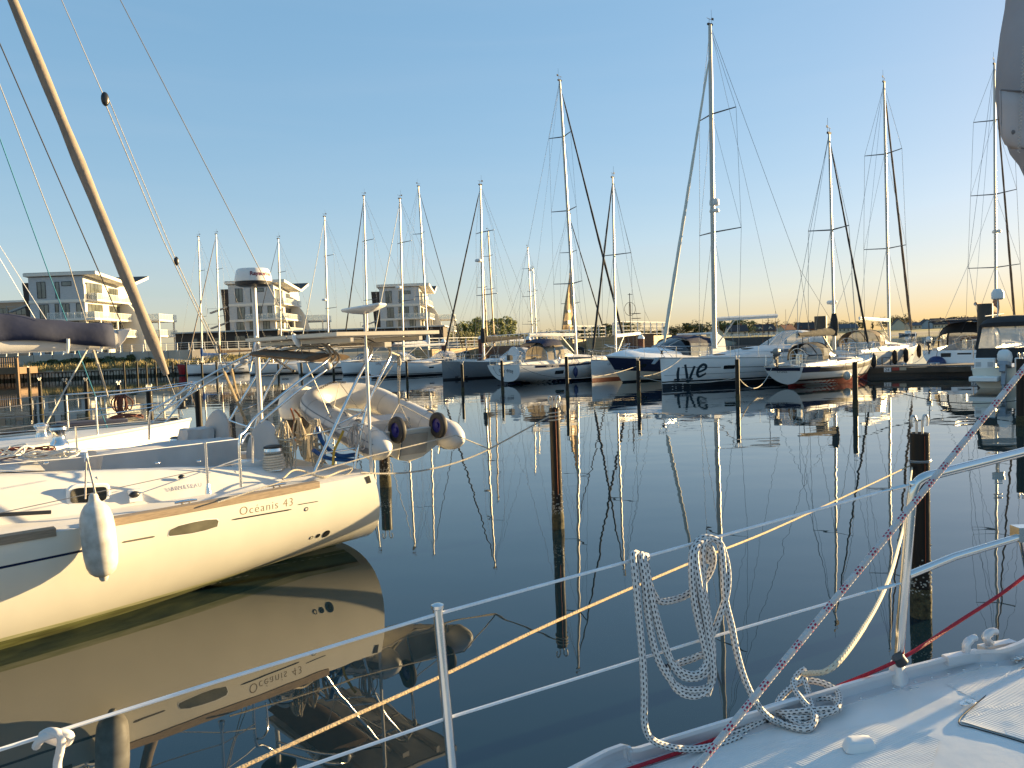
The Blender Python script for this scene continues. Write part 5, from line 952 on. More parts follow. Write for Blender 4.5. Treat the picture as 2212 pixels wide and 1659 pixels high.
def pile(px, yt, ywl=None, label='', r=0.088, ztop=None, hook=True, Y=None):
    if Y is None: Y = (1.66 and ((2.6 - (ztop or 1.66)) * FPX / (yt - hz(px)))) if ywl is None else 2.6 * FPX / (ywl - hz(px))
    X = P(px, hz(px) + 2.6 * FPX / Y, Y).x; z = zat(px, yt, Y)
    t = thing('mooring_pile', label, 'pile', (X, Y, 0), random.uniform(-0.4, 0.4), 'steel mooring piles')
    mb = MB(); mb.tube([(0, 0, -0.8), (0, 0, z)], r, 18, cap=False); mb.loft([[V((q * math.cos(i * math.pi / 9), q * math.sin(i * math.pi / 9), zz)) for i in range(18)] for q, zz in ((r, z), (r * 0.86, z), (r * 0.86, z - 0.15), (0.001, z - 0.15))], closed=True); mb.build('shaft', PILEM, t)
    mb = MB(); n = 20
    mb.loft([[V(((r + 0.004 + 0.012 * random.random() * (1 if 0 < j < 5 else 0.2)) * math.cos(i * 2 * math.pi / n), (r + 0.004 + 0.012 * random.random()) * math.sin(i * 2 * math.pi / n), zz)) for i in range(n)] for j, zz in enumerate((-0.3, 0.0, 0.05, 0.1, 0.16, 0.22, 0.27))], closed=True); mb.build('weed_band', WEED, t)
    if Y < 16:
        mb = MB()
        for _ in range(150): aa = random.uniform(0, 6.283); zz = 0.22 + abs(random.gauss(0, 0.14)); mb.box(V(((r + 0.002) * math.cos(aa), (r + 0.002) * math.sin(aa), zz)), (0.012, 0.012, 0.01), aa)
        bo = mb.build('barnacles', BARN, t); bo['kind'] = 'stuff'
        MB().tube([(-0.2 * r, -r - 0.002, 0.5), (-0.2 * r, -r - 0.002, z - 0.02)], 0.003, 4).build('orange_stripe', mat('orange_paint', (0.30, 0.06, 0.015), 0.7), t)
    if hook:
        for sx in (-0.26, 0.26):
            pts = [V((sx * r * 1.4, 0, z - 0.1)), V((sx * r * 1.4, 0, z + 0.1)), V((sx * r * 1.4, 0, z + 0.11)), V((sx * r * 1.4 + math.copysign(0.02, sx), 0, z + 0.155)), V((sx * r * 1.4 + math.copysign(0.05, sx), 0, z + 0.15)), V((sx * r * 1.4 + math.copysign(0.056, sx), 0, z + 0.10)), V((sx * r * 1.4 + math.copysign(0.045, sx), 0, z + 0.06))]
            MB().tube(cr(pts, 4), 0.0105, 6).build('hook', mat('galvanised_hook', (0.55, 0.53, 0.5), 0.4, metal=0.6), t)
    return t
pn = pile(1990, 935, 1341, 'nearest steel pile, orange stripe, behind our bow rail', 0.081); p2 = pile(1206, 880, 1145, 'tall steel pile in the middle of the basin with two ropes tied to its top', 0.075); p3 = pile(833, 958, 1053, 'steel pile close behind the stern corner of the cream yacht', 0.10)
for px, yt, wl_, lb in ((1380, 779, 858, 'steel pile in front of the navy-banded motor yacht'), (1226, 770, 856, 'steel pile in front of the bow half of the blue-striped yacht'), (1086, 779, 844, 'steel pile in front of the broad white stern lettering'), (1000, 787, 847, 'steel pile in front of the grey lettered yacht'), (1594, 776, 866, 'steel pile in front of the big white lettered yacht'), (1848, 782, 881, 'steel pile in front of the bow of the red-banded yacht'), (880, 780, 831, 'steel pile in front of the white hull with varnished rail'), (795, 776, 815, 'steel pile by the boundary of two white hulls, above the dinghy tube'), (721, 787, 811, 'thin steel pile behind the solar frame, left of the dish pole'), (652, 784, 814, 'thin steel pile between the white hulls above the outboard motor'), (602, 786, 812, 'thin steel pile behind the frame tubes, right of the radar pole'), (554, 770, 813, 'thin steel pile right behind the radar pole'), (505, 787, 813, 'thin steel pile left of the radar pole'), (469, 781, 816, 'reddish thin steel pile before the second white hull'), (437, 783, 813, 'thin steel pile against the second white hull'), (403, 782, 812, 'thin steel pile at the bow of the second white hull')):
    pile(px, yt, wl_, lb, 0.085 if wl_ > 830 else 0.12)
for px, yt, lb in ((90, 822, 'pile with white hooks at far left, first in front of the log quay'), (145, 825, 'pile with white hooks at far left, under the blue rope'), (190, 823, 'pile with white hooks left of the brown rope bundle'), (262, 831, 'pile with white hooks directly behind the brown rope bundle'), (329, 841, 'dark pile with white hooks left of the tan furled sail foot'), (434, 842, 'dark pile with white hooks behind the neighbouring bow rail'), (622, 842, 'pile with white hooks behind the outboard motor cowling')): pile(px, yt, None, lb, 0.09)
pile(65, 794, None, 'taller pile with white hooks at the left edge by the log quay', 0.12, Y=62)
for i, px in enumerate((269, 297, 317, 337, 374)):
    pile(px, 783 - i * 0.5, None, 'thin dark pile standing close to the log quay', 0.13, Y=104 + i * 1.5, hook=False)
pile(2205, 775, None, 'brown steel pile at the right edge in front of the big outboard motor', 0.1, Y=20)
# ================================================================ cream yacht in the foreground
OL, OA = V((-2.88, 10.55, 0)), 221.5
oc = thing('sailing_yacht', 'big cream yacht in front with solar frame, round radar dome and teak rail', 'yacht', OL, R(OA))
OM = Matrix.Translation(OL) @ Matrix.Rotation(R(OA), 4, 'Z'); OI = OM.inverted(); OE = OI @ EYE
def oplane(px, py, i, v): d = OI.to_3x3() @ ray(px, py); return OE + d * ((v - OE[i]) / d[i])
def oy(px, py, v): return oplane(px, py, 1, v)
def ox(px, py, v): return oplane(px, py, 0, v)
def oz(px, py, v): return oplane(px, py, 2, v)
H = Hull(13, 4.16, 0.845, (1.10, 1.14, 1.5), draft=0.45, zst=0.05, zbow=-0.3, os=-0.32, ob=0.25, full=0.33, mid=0.44); HO = H
OCG = mat('cream_topsides', (0.75, 0.72, 0.63), 0.18, var=0.035, scale=2.2, stretch=(1.5, 1.5, 0.4), coat=0.5, bump=0.015, bscale=1.5)
H.hull(140, 44).build('hull', OCG, oc, angle=60)
H.strip(lambda t: max(-0.08, H.zb(t) + 0.004), lambda t: max(0.11, H.zb(t) + 0.10), 0.01, 1.0, off=0.004, n=120, rows=6).build('weed_line', mat('algae_stain', (0.05, 0.055, 0.012), 0.7, scale=3, stretch=(1, 1, 12), col2=(0.20, 0.22, 0.07)), oc)
H.strip(lambda t: max(0.11, H.zb(t) + 0.10), lambda t: max(0.15, H.zb(t) + 0.13), 0.01, 1.0, off=0.004, rows=2, n=120).build('faded_stain', mat('algae_faint', (0.30, 0.32, 0.14), 0.5, scale=3, stretch=(1, 1, 12), col2=(0.55, 0.53, 0.36)), oc)
def zsh(x): return H.sz(x)
def bm_strip(x0, x1, w, h0, h1, side, name, m, off=0.0, n=24):
    rg = []
    for i in range(n + 1):
        p = H.pt(lerp(x0, x1, i / n) / H.L, 1, side); rg.append([p + V((0, side * (0.012 + off), h0)), p + V((0, side * (0.012 + off), h1)), p + V((0, -side * w, h1 + 0.005)), p + V((0, -side * w, h0))])
    return MB().loft(rg, closed=True, cap=True).build(name, m, oc)
for sd in (1, -1):
    bm_strip(0.75, 3.13, 0.09, -0.035, 0.035, sd, 'teak_rail', TEAK); bm_strip(3.42, 12.6, 0.09, -0.035, 0.035, sd, 'teak_rail', TEAK)
# side decks, coamings, cockpit
def ch(x): 
    for (a, za), (b, zb) in (((0.0, 0.05), (0.5, 0.09)), ((0.5, 0.09), (2.0, 0.30)), ((2.0, 0.30), (3.4, 0.43)), ((3.4, 0.43), (5.0, 0.55)), ((5, 0.55), (13, 0.5))):
        if x <= b: return lerp(za, zb, (x - a) / (b - a))
    return 0.5
for sd in (1, -1):
    rg = []
    for i in range(41):
        x = lerp(0.02, 8.0, i / 40); z = zsh(x); hb = H.hb(x / H.L); c = ch(x); k = min(1, (x) / 0.9)
        yb = min(1.5, hb - 0.2); yt = 1.22
        rg.append([V((x, sd * y, zz)) for y, zz in ((hb - 0.01, z - 0.01), (hb - 0.06, z + 0.012), (yb + 0.06, z + 0.02), (yb, z + 0.04), (yb - 0.06, z + c * 0.55), (yt + 0.06, z + c * 0.93), (yt, z + c), (1.06, z + c + 0.01), (1.0, z + c - 0.02), (0.97, 0.62), (0.5, 0.6), (0.48, 0.3), (-0.01, 0.3))])
    MB().loft(rg).build('coaming', GELD, oc, angle=38)
fd = MB(); rw = []
for i in range(12): x = lerp(3.3, 9.5, i / 11); z = zsh(x); c = ch(x) + 0.02; h_ = 1.05; rw.append([V((x, h_ * k / 4, z + c + 0.08 * (1 - (k / 4) ** 2))) for k in range(-4, 5)])
fd.loft(rw).build('cabin_top', GELD, oc)
MB().add([(3.3, -1.05, 0.3), (3.3, 1.05, 0.3), (3.3, 1.05, zsh(3.3) + ch(3.3)), (3.3, 0, zsh(3.3) + ch(3.3) + 0.1), (3.3, -1.05, zsh(3.3) + ch(3.3))], [(0, 1, 2, 3, 4)]).build('cabin_bulkhead', GELD, oc)
bev(MB().box((3.27, 0, 1.1), (0.05, 0.62, 0.9)).build('companionway_door', PLEX, oc), 0.02)
def fore(): 
    rows = []
    for i in range(16): t = lerp(8.0, 13.0, i / 15) / 13; h_ = H.hb(t) - 0.015; rows.append([V((13 * t, h_ * k / 4, H.sheer(t) - 0.01 + 0.4 * (1 - (k / 4) ** 2) * min(1, h_ / 1.6))) for k in range(-4, 5)])
    return MB().loft(rows)
fore().build('foredeck', GELD, oc)
bev(MB().box((0.12, 0, 0.75), (0.2, 2.0, 0.1)).box((0.03, 0, 0.58), (0.05, 2.3, 0.28)).build('stern_platform', GELD, oc), 0.02)
# hull details
def hp(l, y=1.86): return [(oy(px, py, y).x, oy(px, py, y).z) for px, py in l]
wl_ = [(358, 1151), (361, 1142), (380, 1133), (410, 1126), (440, 1121), (463, 1120), (468, 1124), (466, 1136), (440, 1144), (410, 1150), (375, 1154), (361, 1155)]
big = [(413 + (x - 413) * 1.04, 1138 + (y - 1138) * 1.14) for x, y in wl_]
fr = H.patch(hp(big), 1, 0.0015).build('hull_window', GEL, oc); H.patch(hp(wl_), 1, 0.003).build('pane', PLEX, fr)
def hline(a, b, w, name='pinstripe', m=LBL):
    (x0, z0), (x1, z1) = hp([a, b]); rg = []
    for i in range(17): u = i / 16; x = lerp(x0, x1, u); z = lerp(z0, z1, u); ww = w * (1 if 0 < i < 16 else 0.4); rg.append([H.at(x, z - ww, 1, 0.0012), H.at(x, z + ww, 1, 0.0012)])
    MB().loft(rg).build(name, m, oc)
hline((-130, 1243), (188, 1181), 0.011, m=NAVY); hline((256, 1167.5), (328, 1155.5), 0.009, m=mat('faded_stripe', (0.12, 0.11, 0.10), 0.5)); hline((497, 1122), (632, 1101), 0.008); hline((645, 1091), (692, 1084), 0.005)
(x0, z0), (x1, z1) = hp([(514, 1112.5), (634, 1092)])
vs, fs = tm('Océanis 43', 0.17, 0.0, 1.15, -0.0022); wdt = max(v.x for v in vs); sc_ = (x0 - x1) / wdt
MB().add([H.at(x0 - v.x * sc_, lerp(z0, z1, v.x / wdt) + v.y * sc_ * 1.05, 1, 0.0012) for v in vs], fs).build('lettering', GOLD, oc)
def disc(px, py, r, m, name): x, z = hp([(px, py)])[0]; o = H.patch([(x + r * math.cos(i * math.pi / 8), z + r * math.sin(i * math.pi / 8)) for i in range(16)], 1, 0.003, 2).build(name, STEEL, oc); H.patch([(x + r * 0.6 * math.cos(i * math.pi / 8), z + r * 0.6 * math.sin(i * math.pi / 8)) for i in range(16)], 1, 0.005, 2).build('hole', m, o)
disc(666, 1101, 0.025, GEL2, 'skin_fitting'); disc(731, 1162, 0.05, BLACK, 'skin_fitting'); disc(712, 1166, 0.03, BLACK, 'skin_fitting'); disc(697, 1170, 0.025, GEL2, 'skin_fitting')
H.patch(hp([(786, 1031), (797, 1027), (802, 1042), (793, 1045)], 1.76), 1, 0.004, 2).build('stern_vent', BLACK, oc)
# cabin side portlight with its moulded rim
def cside(px, py): # on the slanting coaming side, port
    p = oy(px, py, 1.36); return p
rim = [cside(185 + 47 * math.copysign(abs(math.cos(a)) ** 0.45, math.cos(a)), 1066 - 24 * math.copysign(abs(math.sin(a)) ** 0.45, math.sin(a)) - 0.11 * 47 * math.cos(a)) for a in [i * math.pi / 16 for i in range(32)]]
pr_ = MB().prism([p + V((0, 0.06, 0)) for p in rim], (0, 0.05, 0)).build('portlight', GEL, oc); bev(pr_, 0.015)
g = [cside(185 + 39 * math.copysign(abs(math.cos(a)) ** 0.4, math.cos(a)), 1066 - 16 * math.copysign(abs(math.sin(a)) ** 0.4, math.sin(a)) - 0.11 * 39 * math.cos(a)) + V((0, 0.113, 0)) for a in [i * math.pi / 16 for i in range(32)]]
MB().prism(g, (0, 0.004, 0)).build('pane', GLASS, pr_)
x_ = oy(395, 1036, 1.42); vs, fs = tm('BENETEAU', 0.06, space=1.15); MB().add([V((oy(364, 1040, 1.42).x - v.x, 1.475 - 0.0 * v.y - v.y * 0.25, zsh(2.2) + 0.13 + v.y * 0.9)) for v in vs], fs).build('lettering', mat('faded_navy_lettering', (0.10, 0.12, 0.24), 0.5), oc)
def fit(px, py, y, r, m, name):
    p = oy(px, py, y); o = MB().ball(p, r, 6, (1.2, 0.8, 0.8)).build(name, m, oc); return o
fit(290, 1068, 1.5, 0.045, BLACK, 'turning_block'); MB().box(oy(291, 1070, 1.47), (0.12, 0.08, 0.12)).build('block_base', GEL, oc); fit(392, 1030, 1.4, 0.03, BLACK, 'deck_block')
MB().tube([oy(296, 1068, 1.5), oy(448, 1015, 1.7), oy(520, 990, 1.72)], 0.006, 5).build('control_line', WHTC, oc)
for px, py, yy in ((400, 1058, 1.84), (597, 1034, 1.74)):
    q = oy(px, py, yy); q.z = zsh(q.x) + 0.015; mb = MB().tube([q + V((-0.11, 0, 0.045)), q + V((-0.06, 0, 0.05)), q + V((0.06, 0, 0.05)), q + V((0.11, 0, 0.045))], [0.01, 0.016, 0.016, 0.01], 8)
    for dx in (-0.035, 0.035): mb.tube([q + V((dx, 0, 0.05)), q + V((dx, 0, -0.02))], 0.013, 8)
    mb.build('deck_cleat', STEEL, oc)
for x_ in (1.5, 2.9): MB().tube([V((x_, 1.49, zsh(x_) + 0.05)), V((x_, 1.30, zsh(x_) + ch(x_) * 0.9)), V((x_, 1.05, zsh(x_) + ch(x_) + 0.012))], 0.004, 5).build('moulded_seam', mat('deck_seam', (0.4, 0.38, 0.35), 0.7), oc)
for px, py, yy in ((100, 1000, 1.1), (430, 996, 1.15), (340, 1000, 1.12)): MB().ball(oy(px, py, yy), 0.022, 6, (1.3, 0.8, 0.6)).build('deck_eye', STEEL, oc)
MB().tube([oy(-20, 1113, 1.62), oy(110, 1106, 1.62)], 0.02, 6).build('jib_track', BLACK, oc)
# stanchions and lifelines
for b, tp in (((450, 1066), (450, 955)),): pa, pb = oy(*b, 1.88), oy(*tp, 1.88); pb.x = pa.x; MB().tube([pa, pb], 0.013, 10).lathe([(0.035, 0), (0.03, 0.03), (0.018, 0.1)], 10, pa).build('stanchion', STEEL, oc)
for x in (4.6, 6.6, 8.6, 10.4): MB().tube([H.pt(x / 13, 1, 1, -0.07), H.pt(x / 13, 1, 1, -0.07) + V((0, 0, 0.63))], 0.013, 8).build('stanchion', STEEL, oc)
for x in (2.4, 4.6, 6.6, 8.6): MB().tube([H.pt(x / 13, 1, -1, -0.07), H.pt(x / 13, 1, -1, -0.07) + V((0, 0, 0.63))], 0.013, 8).build('stanchion', STEEL, oc)
MB().tube([oy(515, 948, 1.72), oy(450, 956, 1.88), oy(186, 987, 1.92), oy(0, 1003, 1.95), H.pt(6.6 / 13, 1, 1, -0.07) + V((0, 0, 0.62)), H.pt(10.4 / 13, 1, 1, -0.07) + V((0, 0, 0.62))], 0.004, 6).build('lifeline', WIREW, oc)
MB().tube([oy(520, 1000, 1.72), oy(450, 1012, 1.88), oy(0, 1108, 1.95), H.pt(6.6 / 13, 1, 1, -0.07) + V((0, 0, 0.31))], 0.004, 6).build('lifeline', WIRE, oc)
for zz in (0.31, 0.62): MB().tube([H.pt(x / 13, 1, -1, -0.07) + V((0, 0, zz)) for x in (1.2, 2.4, 4.6, 6.6, 8.6)], 0.004, 6).build('lifeline', WIREW, oc)
MB().tube([oy(186, 978, 1.92), oy(187, 998, 1.92)], [0.014, 0.02], 8).build('pelican_hook', GEL, oc)
# bimini bows
P1 = [oy(521, 1052, 1.7), oy(517, 952, 1.68), oy(530, 931, 1.62), oy(557, 897, 1.55), oy(640, 828, 1.5), oy(700, 784, 1.42), oy(714, 764, 1.2), oy(696, 744, .8), oy(669, 738, .3), oy(617, 742, -.5), oy(565, 754, -1.1), oy(520, 775, -1.4), oy(461, 806, -1.5), oy(340, 880, -1.6), oy(324, 895, -1.62), oy(322, 950, -1.65)]
MB().tube(cr(P1, 6), 0.0155, 10).build('bimini_bow', STEEL, oc)
P2 = [p + V((-0.02, 0, -0.085)) for p in P1[3:14]]; MB().tube(cr(P2, 6), 0.0145, 10).build('bimini_bow', STEEL, oc)
P3 = [p + V((-0.07, 0, -0.02)) for p in P1[4:13]]; P3[0] = P2[2].lerp(P2[3], 0.3); P3[-1] = P2[-3].lerp(P2[-2], 0.3); MB().tube(cr(P3, 6), 0.0145, 10).build('bimini_bow', STEEL, oc)
P4 = [p + V((-0.12, 0, -0.06)) for p in P1[5:12]]; MB().tube(cr(P4, 6), 0.0145, 10).build('bimini_bow', STEEL, oc)
MB().tube(cr([oy(521, 960, 1.7), oy(533, 938, 1.55), oy(543, 940, 1.45), oy(546, 960, 1.42), oy(546, 1000, 1.42)], 5), 0.012, 8).build('grab_rail', STEEL, oc)
for k, rr in ((5, 0.03), (10, 0.035), (11, 0.035)): MB().ball(P1[k] + V((-0.05, 0, -0.04)), rr * 1.6, 6, (1.2, 0.8, 1.0)).build('frame_clamp', mat('clamp_plastic', (0.35, 0.35, 0.36), 0.4), oc)
rg = []
for i in range(9): u = i / 8; p = P1[6].lerp(P1[10], 0.08 + 0.84 * u) + V((-0.05, 0, -0.06)); rg.append([p + V((0.32 * math.cos(a), 0, 0.05 * math.sin(a) * (1 + 0.2 * math.sin(u * 15)))) for a in [k * math.pi / 5 for k in range(10)]])
MB().loft(rg, closed=True, cap=True).build('folded_bimini', BRNC, oc)
s1 = oy(566, 758, -1.1); MB().tube([s1, oy(632, 800, -1.0)], 0.02, 8).build('frame_strut', STEEL, oc); MB().ball(oy(634, 802, -1.0), 0.03, 6).build('strut_end', BLACK, oc)
# arch of two tubes with solar panel
AA = [oy(677, 1022, 1.6), oy(725, 918, 1.55), oy(773, 816, 1.5), oy(800, 768, 1.45), oy(803, 752, 1.35), oy(794, 745, 1.2)]; AB = [oy(765, 1012, 1.55), oy(790, 887, 1.52), oy(822, 812, 1.5), oy(842, 772, 1.45), oy(842, 754, 1.35), oy(828, 745, 1.2)]
for Q in (AA, AB):
    full_ = cr(Q[:3], 3) + cr(Q[3:], 4); mir = [V((p.x, -p.y, p.z)) for p in full_][::-1]
    MB().tube(full_ + mir, 0.02, 10).build('arch_tube', STEEL, oc)
for i in (1, 2): 
    for s_ in (1, -1): MB().tube([V((AA[i].x, s_ * AA[i].y, AA[i].z)), V((AB[i].x, s_ * AB[i].y, AB[i].z))], 0.012, 8).build('arch_brace', STEEL, oc)
zt = 2.80
for y0, y1 in ((-1.05, 0.27), (0.3, 1.62)):
    f_ = MB().box((-0.42, (y0 + y1) / 2, zt), (1.5, y1 - y0, 0.045)).build('solar_panel', ALU, oc); MB().box((-0.42, (y0 + y1) / 2, zt + 0.025), (1.42, y1 - y0 - 0.08, 0.01)).build('solar_cells', PANEL, f_); MB().box((-0.42, (y0 + y1) / 2, zt - 0.025), (1.42, y1 - y0 - 0.08, 0.01)).build('back_sheet', WHTC, f_)
for x in (-0.9, 0.1): MB().box((x, 0.28, zt - 0.07), (0.05, 2.6, 0.05)).build('panel_bearer', ALU, oc)
MB().tube(cr([oy(815, 745, 1.3), oy(800, 735, 1.1), oy(770, 728, 0.9), oy(720, 738, 0.8), oy(693, 750, 0.6)], 5), 0.008, 6).build('panel_cable', WIREK, oc)
cb_ = MB(); cb_.ball(AA[4] + V((0, 0, 0.02)), 0.045, 6); bx_ = MB().box(AA[5].lerp(AB[5], 0.5) + V((0, -0.3, 0.0)), (0.1, 1.2, 0.06)).build('arch_crossbar', ALU, oc)
# pushpit rails
for l in ([(786, 915), (677, 937), (612, 952)], [(776, 967), (703, 978)]): MB().tube([oy(px, py, y) for (px, py), y in zip(l, (1.55, 1.4, 0.6))], 0.0125, 8).build('stern_rail', STEEL, oc)
MB().tube([oy(600, 952, 0.4), oy(560, 930, -0.9), oy(470, 900, -1.6)], 0.0125, 8).build('stern_rail', STEEL, oc); MB().tube([oy(600, 952, 0.4), oy(602, 1010, 0.4)], 0.0125, 8).build('stern_post', STEEL, oc)
MB().tube([oy(668, 880, -0.2), oy(640, 882, -0.6), oy(596, 882, -1.1)], 0.0125, 8).build('stern_rail', STEEL, oc)
# radar dome on its pole
pb = V((0.1, -1.2, 0.9)); MB().tube([pb, V((0.1, -1.2, 3.62))], 0.036, 12).build('radar_pole', mat('pole_white', (0.62, 0.6, 0.57), 0.35), oc); MB().tube([V((0.1, -1.2, 2.9)), V((0.35, -0.9, 2.35))], 0.014, 8).build('pole_brace', STEEL, oc)
rc = V((0.1, -1.2, 3.64)); rd = MB().lathe([(0.06, -0.02), (0.2, -0.015), (0.235, 0.0), (0.262, 0.02), (0.264, 0.05), (0.25, 0.12), (0.235, 0.18), (0.215, 0.205), (0.12, 0.215), (0, 0.217)], 40, rc).build('radar_dome', mat('radome_plastic', (0.68, 0.66, 0.63), 0.3, var=0.03), oc)
MB().lathe([(0.20, -0.05), (0.252, -0.03), (0.262, 0.018)], 40, rc).build('dome_base', mat('dome_black', (0.02, 0.02, 0.022), 0.4), rd)
toc = (OI @ V((0, 0, 0)) - rc); a0 = math.atan2(toc.y, toc.x)
def domet(txt, size, ang, z, m, sp=1.0):
    vs, fs = tm(txt, size, space=sp, bold=0.003); MB().add([rc + V(((0.246 - 0.19 * (z + v.y - 0.11) + 0.009) * math.cos(a0 + ang + v.x / 0.25), (0.246 - 0.19 * (z + v.y - 0.11) + 0.009) * math.sin(a0 + ang + v.x / 0.25), z + v.y)) for v in vs], fs).build('lettering', m, rd)
domet('Raymarine', 0.08, -0.18, 0.095, REDL)
# flat dish antenna on its pole
dp = oy(798, 922, 1.6); zt_ = oy(772, 676, 1.6).z; MB().tube([V((dp.x, 1.6, 0.95)), V((dp.x, 1.6, zt_ - 0.42))], 0.021, 10).build('antenna_pole', mat('pole_white', (0.62, 0.6, 0.57), 0.35), oc); MB().tube([V((dp.x, 1.6, zt_ - 0.42)), V((dp.x, 1.6, zt_))], 0.017, 10).build('antenna_mast', GRYC, oc)
wx = OI.to_3x3() @ V((1, -0.15, 0.12)); wy = OI.to_3x3() @ V((0.25, 1, 0.02)); wx.normalize(); wy = (wy - wx * wy.dot(wx)).normalized(); wz = wx.cross(wy); c0 = V((dp.x, 1.6, zt_ + 0.06))
rg = []
for s_, dz_ in ((0.12, -0.075), (0.55, -0.05), (0.95, -0.015), (1.0, 0.0), (1.0, 0.014), (0.97, 0.02)): rg.append([c0 + wx * (0.26 * s_ * math.copysign(abs(math.cos(a)) ** 0.35, math.cos(a))) + wy * (0.16 * s_ * math.copysign(abs(math.sin(a)) ** 0.35, math.sin(a))) + wz * dz_ for a in [i * math.pi / 12 for i in range(24)]])
MB().loft(rg, closed=True, cap=True).build('dish_antenna', GEL, oc)
# helm and table covers
def disc_cover(x, y, z, r, name):
    rg = []
    for dx, s_ in ((-0.07, 0.9), (-0.075, 0.0)): pass
    o = MB().lathe([(0.001, -0.06), (r * 0.86, -0.055), (r * 0.97, -0.02), (r, 0.0), (r * 0.97, 0.025), (r * 0.86, 0.06), (0.001, 0.065)], 36, (x, y, z), Matrix.Rotation(R(82), 3, 'Y')); return o.build(name, mat('beige_grey_canvas', (0.44, 0.40, 0.37), 0.85, var=0.05, scale=3, bump=0.15, bscale=5), oc)
disc_cover(0.92, -0.8, 1.42, 0.44, 'wheel_cover'); disc_cover(0.95, 0.8, 1.36, 0.43, 'wheel_cover')
def soft(c, d, name, m, seed, amp=0.02):
    bm = bmesh.new(); bmesh.ops.create_cube(bm, size=1); bmesh.ops.subdivide_edges(bm, edges=bm.edges, cuts=9, use_grid_fill=True)
    rnd = random.Random(seed); ph = [rnd.uniform(0, 6) for _ in range(6)]
    mb = MB(); 
    for v in bm.verts:
        p = v.co.copy(); q = V((p.x * d[0], p.y * d[1], p.z * d[2])); tp = p.z + 0.5; q.x *= 1.03 - 0.05 * tp; q.y *= 1.05 - 0.16 * tp
        q += V((amp * math.sin(p.z * 9 + p.y * 8 + ph[0]), amp * math.sin(p.x * 16 + p.z * 4 + ph[1]), amp * 0.9 * math.sin(p.x * 9 + ph[2]) * math.sin(p.y * 6 + ph[3]) * (1 if p.z > 0.4 else 0.3))); v.co = q + V(c)
    bm.verts.index_update(); mb.add([v.co.copy() for v in bm.verts], [tuple(v.index for v in f.verts) for f in bm.faces]); bm.free(); return mb.build(name, m, oc, angle=60)
soft((1.82, 0.0, 1.04), (1.6, 0.66, 0.98), 'table_cover', GRYC, 3, 0.024); soft((1.18, -0.82, 1.42), (0.36, 0.36, 0.4), 'pedestal_cover', GRYC, 5, 0.012); soft((1.15, 0.8, 1.1), (0.3, 0.3, 0.45), 'pedestal_cover', GEL, 6, 0.004)
# winches
def owinch(p, wraps=0, s=1.0):
    o = MB().lathe([(0.09 * s, 0), (0.085 * s, 0.03 * s), (0.065 * s, 0.05 * s), (0.058 * s, 0.1 * s), (0.062 * s, 0.14 * s), (0.085 * s, 0.165 * s), (0.08 * s, 0.19 * s), (0.03 * s, 0.2 * s), (0, 0.2 * s)], 20, p).build('winch', STEEL, oc)
    if wraps: MB().tube([p + V(((0.072 + 0.02 * (1 - i / (wraps * 14))) * s * math.cos(i * 0.449) * 1.0, (0.072 + 0.02 * (1 - i / (wraps * 14))) * s * math.sin(i * 0.449), s * (0.012 + 0.13 * i / (wraps * 14)))) for i in range(wraps * 14)], 0.0105 * s, 6).build('rope_wraps', mat('pale_rope', (0.52, 0.46, 0.38), 0.9, var=0.2, scale=60), o)
    MB().lathe([(0.078 * s, 0.19 * s), (0.08 * s, 0.205 * s), (0.04 * s, 0.215 * s), (0, 0.215 * s)], 20, p).build('winch_top', BLACK, o); return o
owinch(V((1.02, 1.24, zsh(1) + ch(1.02) - 0.01)), 6, 1.35); owinch(V((1.35, -1.12, zsh(1) + ch(1.35))), 4, 1.0); owinch(oz(128, 962, 1.60), 0, 1.15)
# boom, cover, lines from the mast out of frame
b0 = oy(270, 732, 0.0); b1_ = oy(0, 741, 0.0); bd = (b1_ - b0).normalized(); gn = b0 + bd * 5.2
bo = MB().tube([b0 + bd * 0.1, gn], 0.115, 16, flat=0.72).build('boom', mat('boom_paint', (0.62, 0.60, 0.57), 0.35, var=0.03), oc); bev(MB().prism([b0 + bd * 0.1 + V((0, -0.08, -0.11)), b0 + bd * 0.1 + V((0, -0.08, 0.11)), b0 + V((-0.06, -0.06, 0.12)), b0 + V((0.02, -0.06, -0.02))], (0, 0.15, 0)).build('boom_end', GRYC, bo), 0.015)
rg = []; n = 26
for i in range(n + 1):
    u = i / n; p = b0 + bd * lerp(0.14, 3.4, u); hh = lerp(0.10, 0.34, sm(u * 1.6)) * (1 + 0.05 * math.sin(i * 1.9)); ww = 0.125 + 0.02 * math.sin(i * 1.3); lo = lerp(-0.09, 0.02, sm(u * 3.5))
    rg.append([p + V((0, ww * y, lo + (0.09 + hh - lo) * z)) for y, z in ((1.0, 0.0), (1.12, 0.25), (0.98, 0.6), (0.4, 0.93), (0.12, 1.0), (-0.12, 1.0), (-0.4, 0.93), (-0.98, 0.6), (-1.1, 0.25), (-1.0, 0.0))])
sc2 = MB().loft(rg).build('sail_cover', NAVC, oc, angle=70); sf = sc2.modifiers.new('cloth', 'SOLIDIFY'); sf.thickness = 0.012
for x_, in ((0.62,), (0.28,)): q = b0 + bd * x_; MB().tube([q + V((0, 0.128, 0.02)), q + V((0, 0.115, -0.06)), q + V((0, 0.06, -0.125)), q + V((0, -0.06, -0.125)), q + V((0, -0.13, 0))], 0.018, 8).build('reef_strop', GEL, bo)
MAST = V((7.4, 0, 18.5)); MB().tube([V((7.3, 0, 1.5)), V((7.1, 0, 18.6))], 0.11, 12).build('mast', ALU, oc)
MB().tube([b0 + V((0, 0, 0.1)), oy(0, 95, 0.0), oy(-600, -1230, 0.0)], 0.0065, 6).build('topping_lift', WIREK, oc)
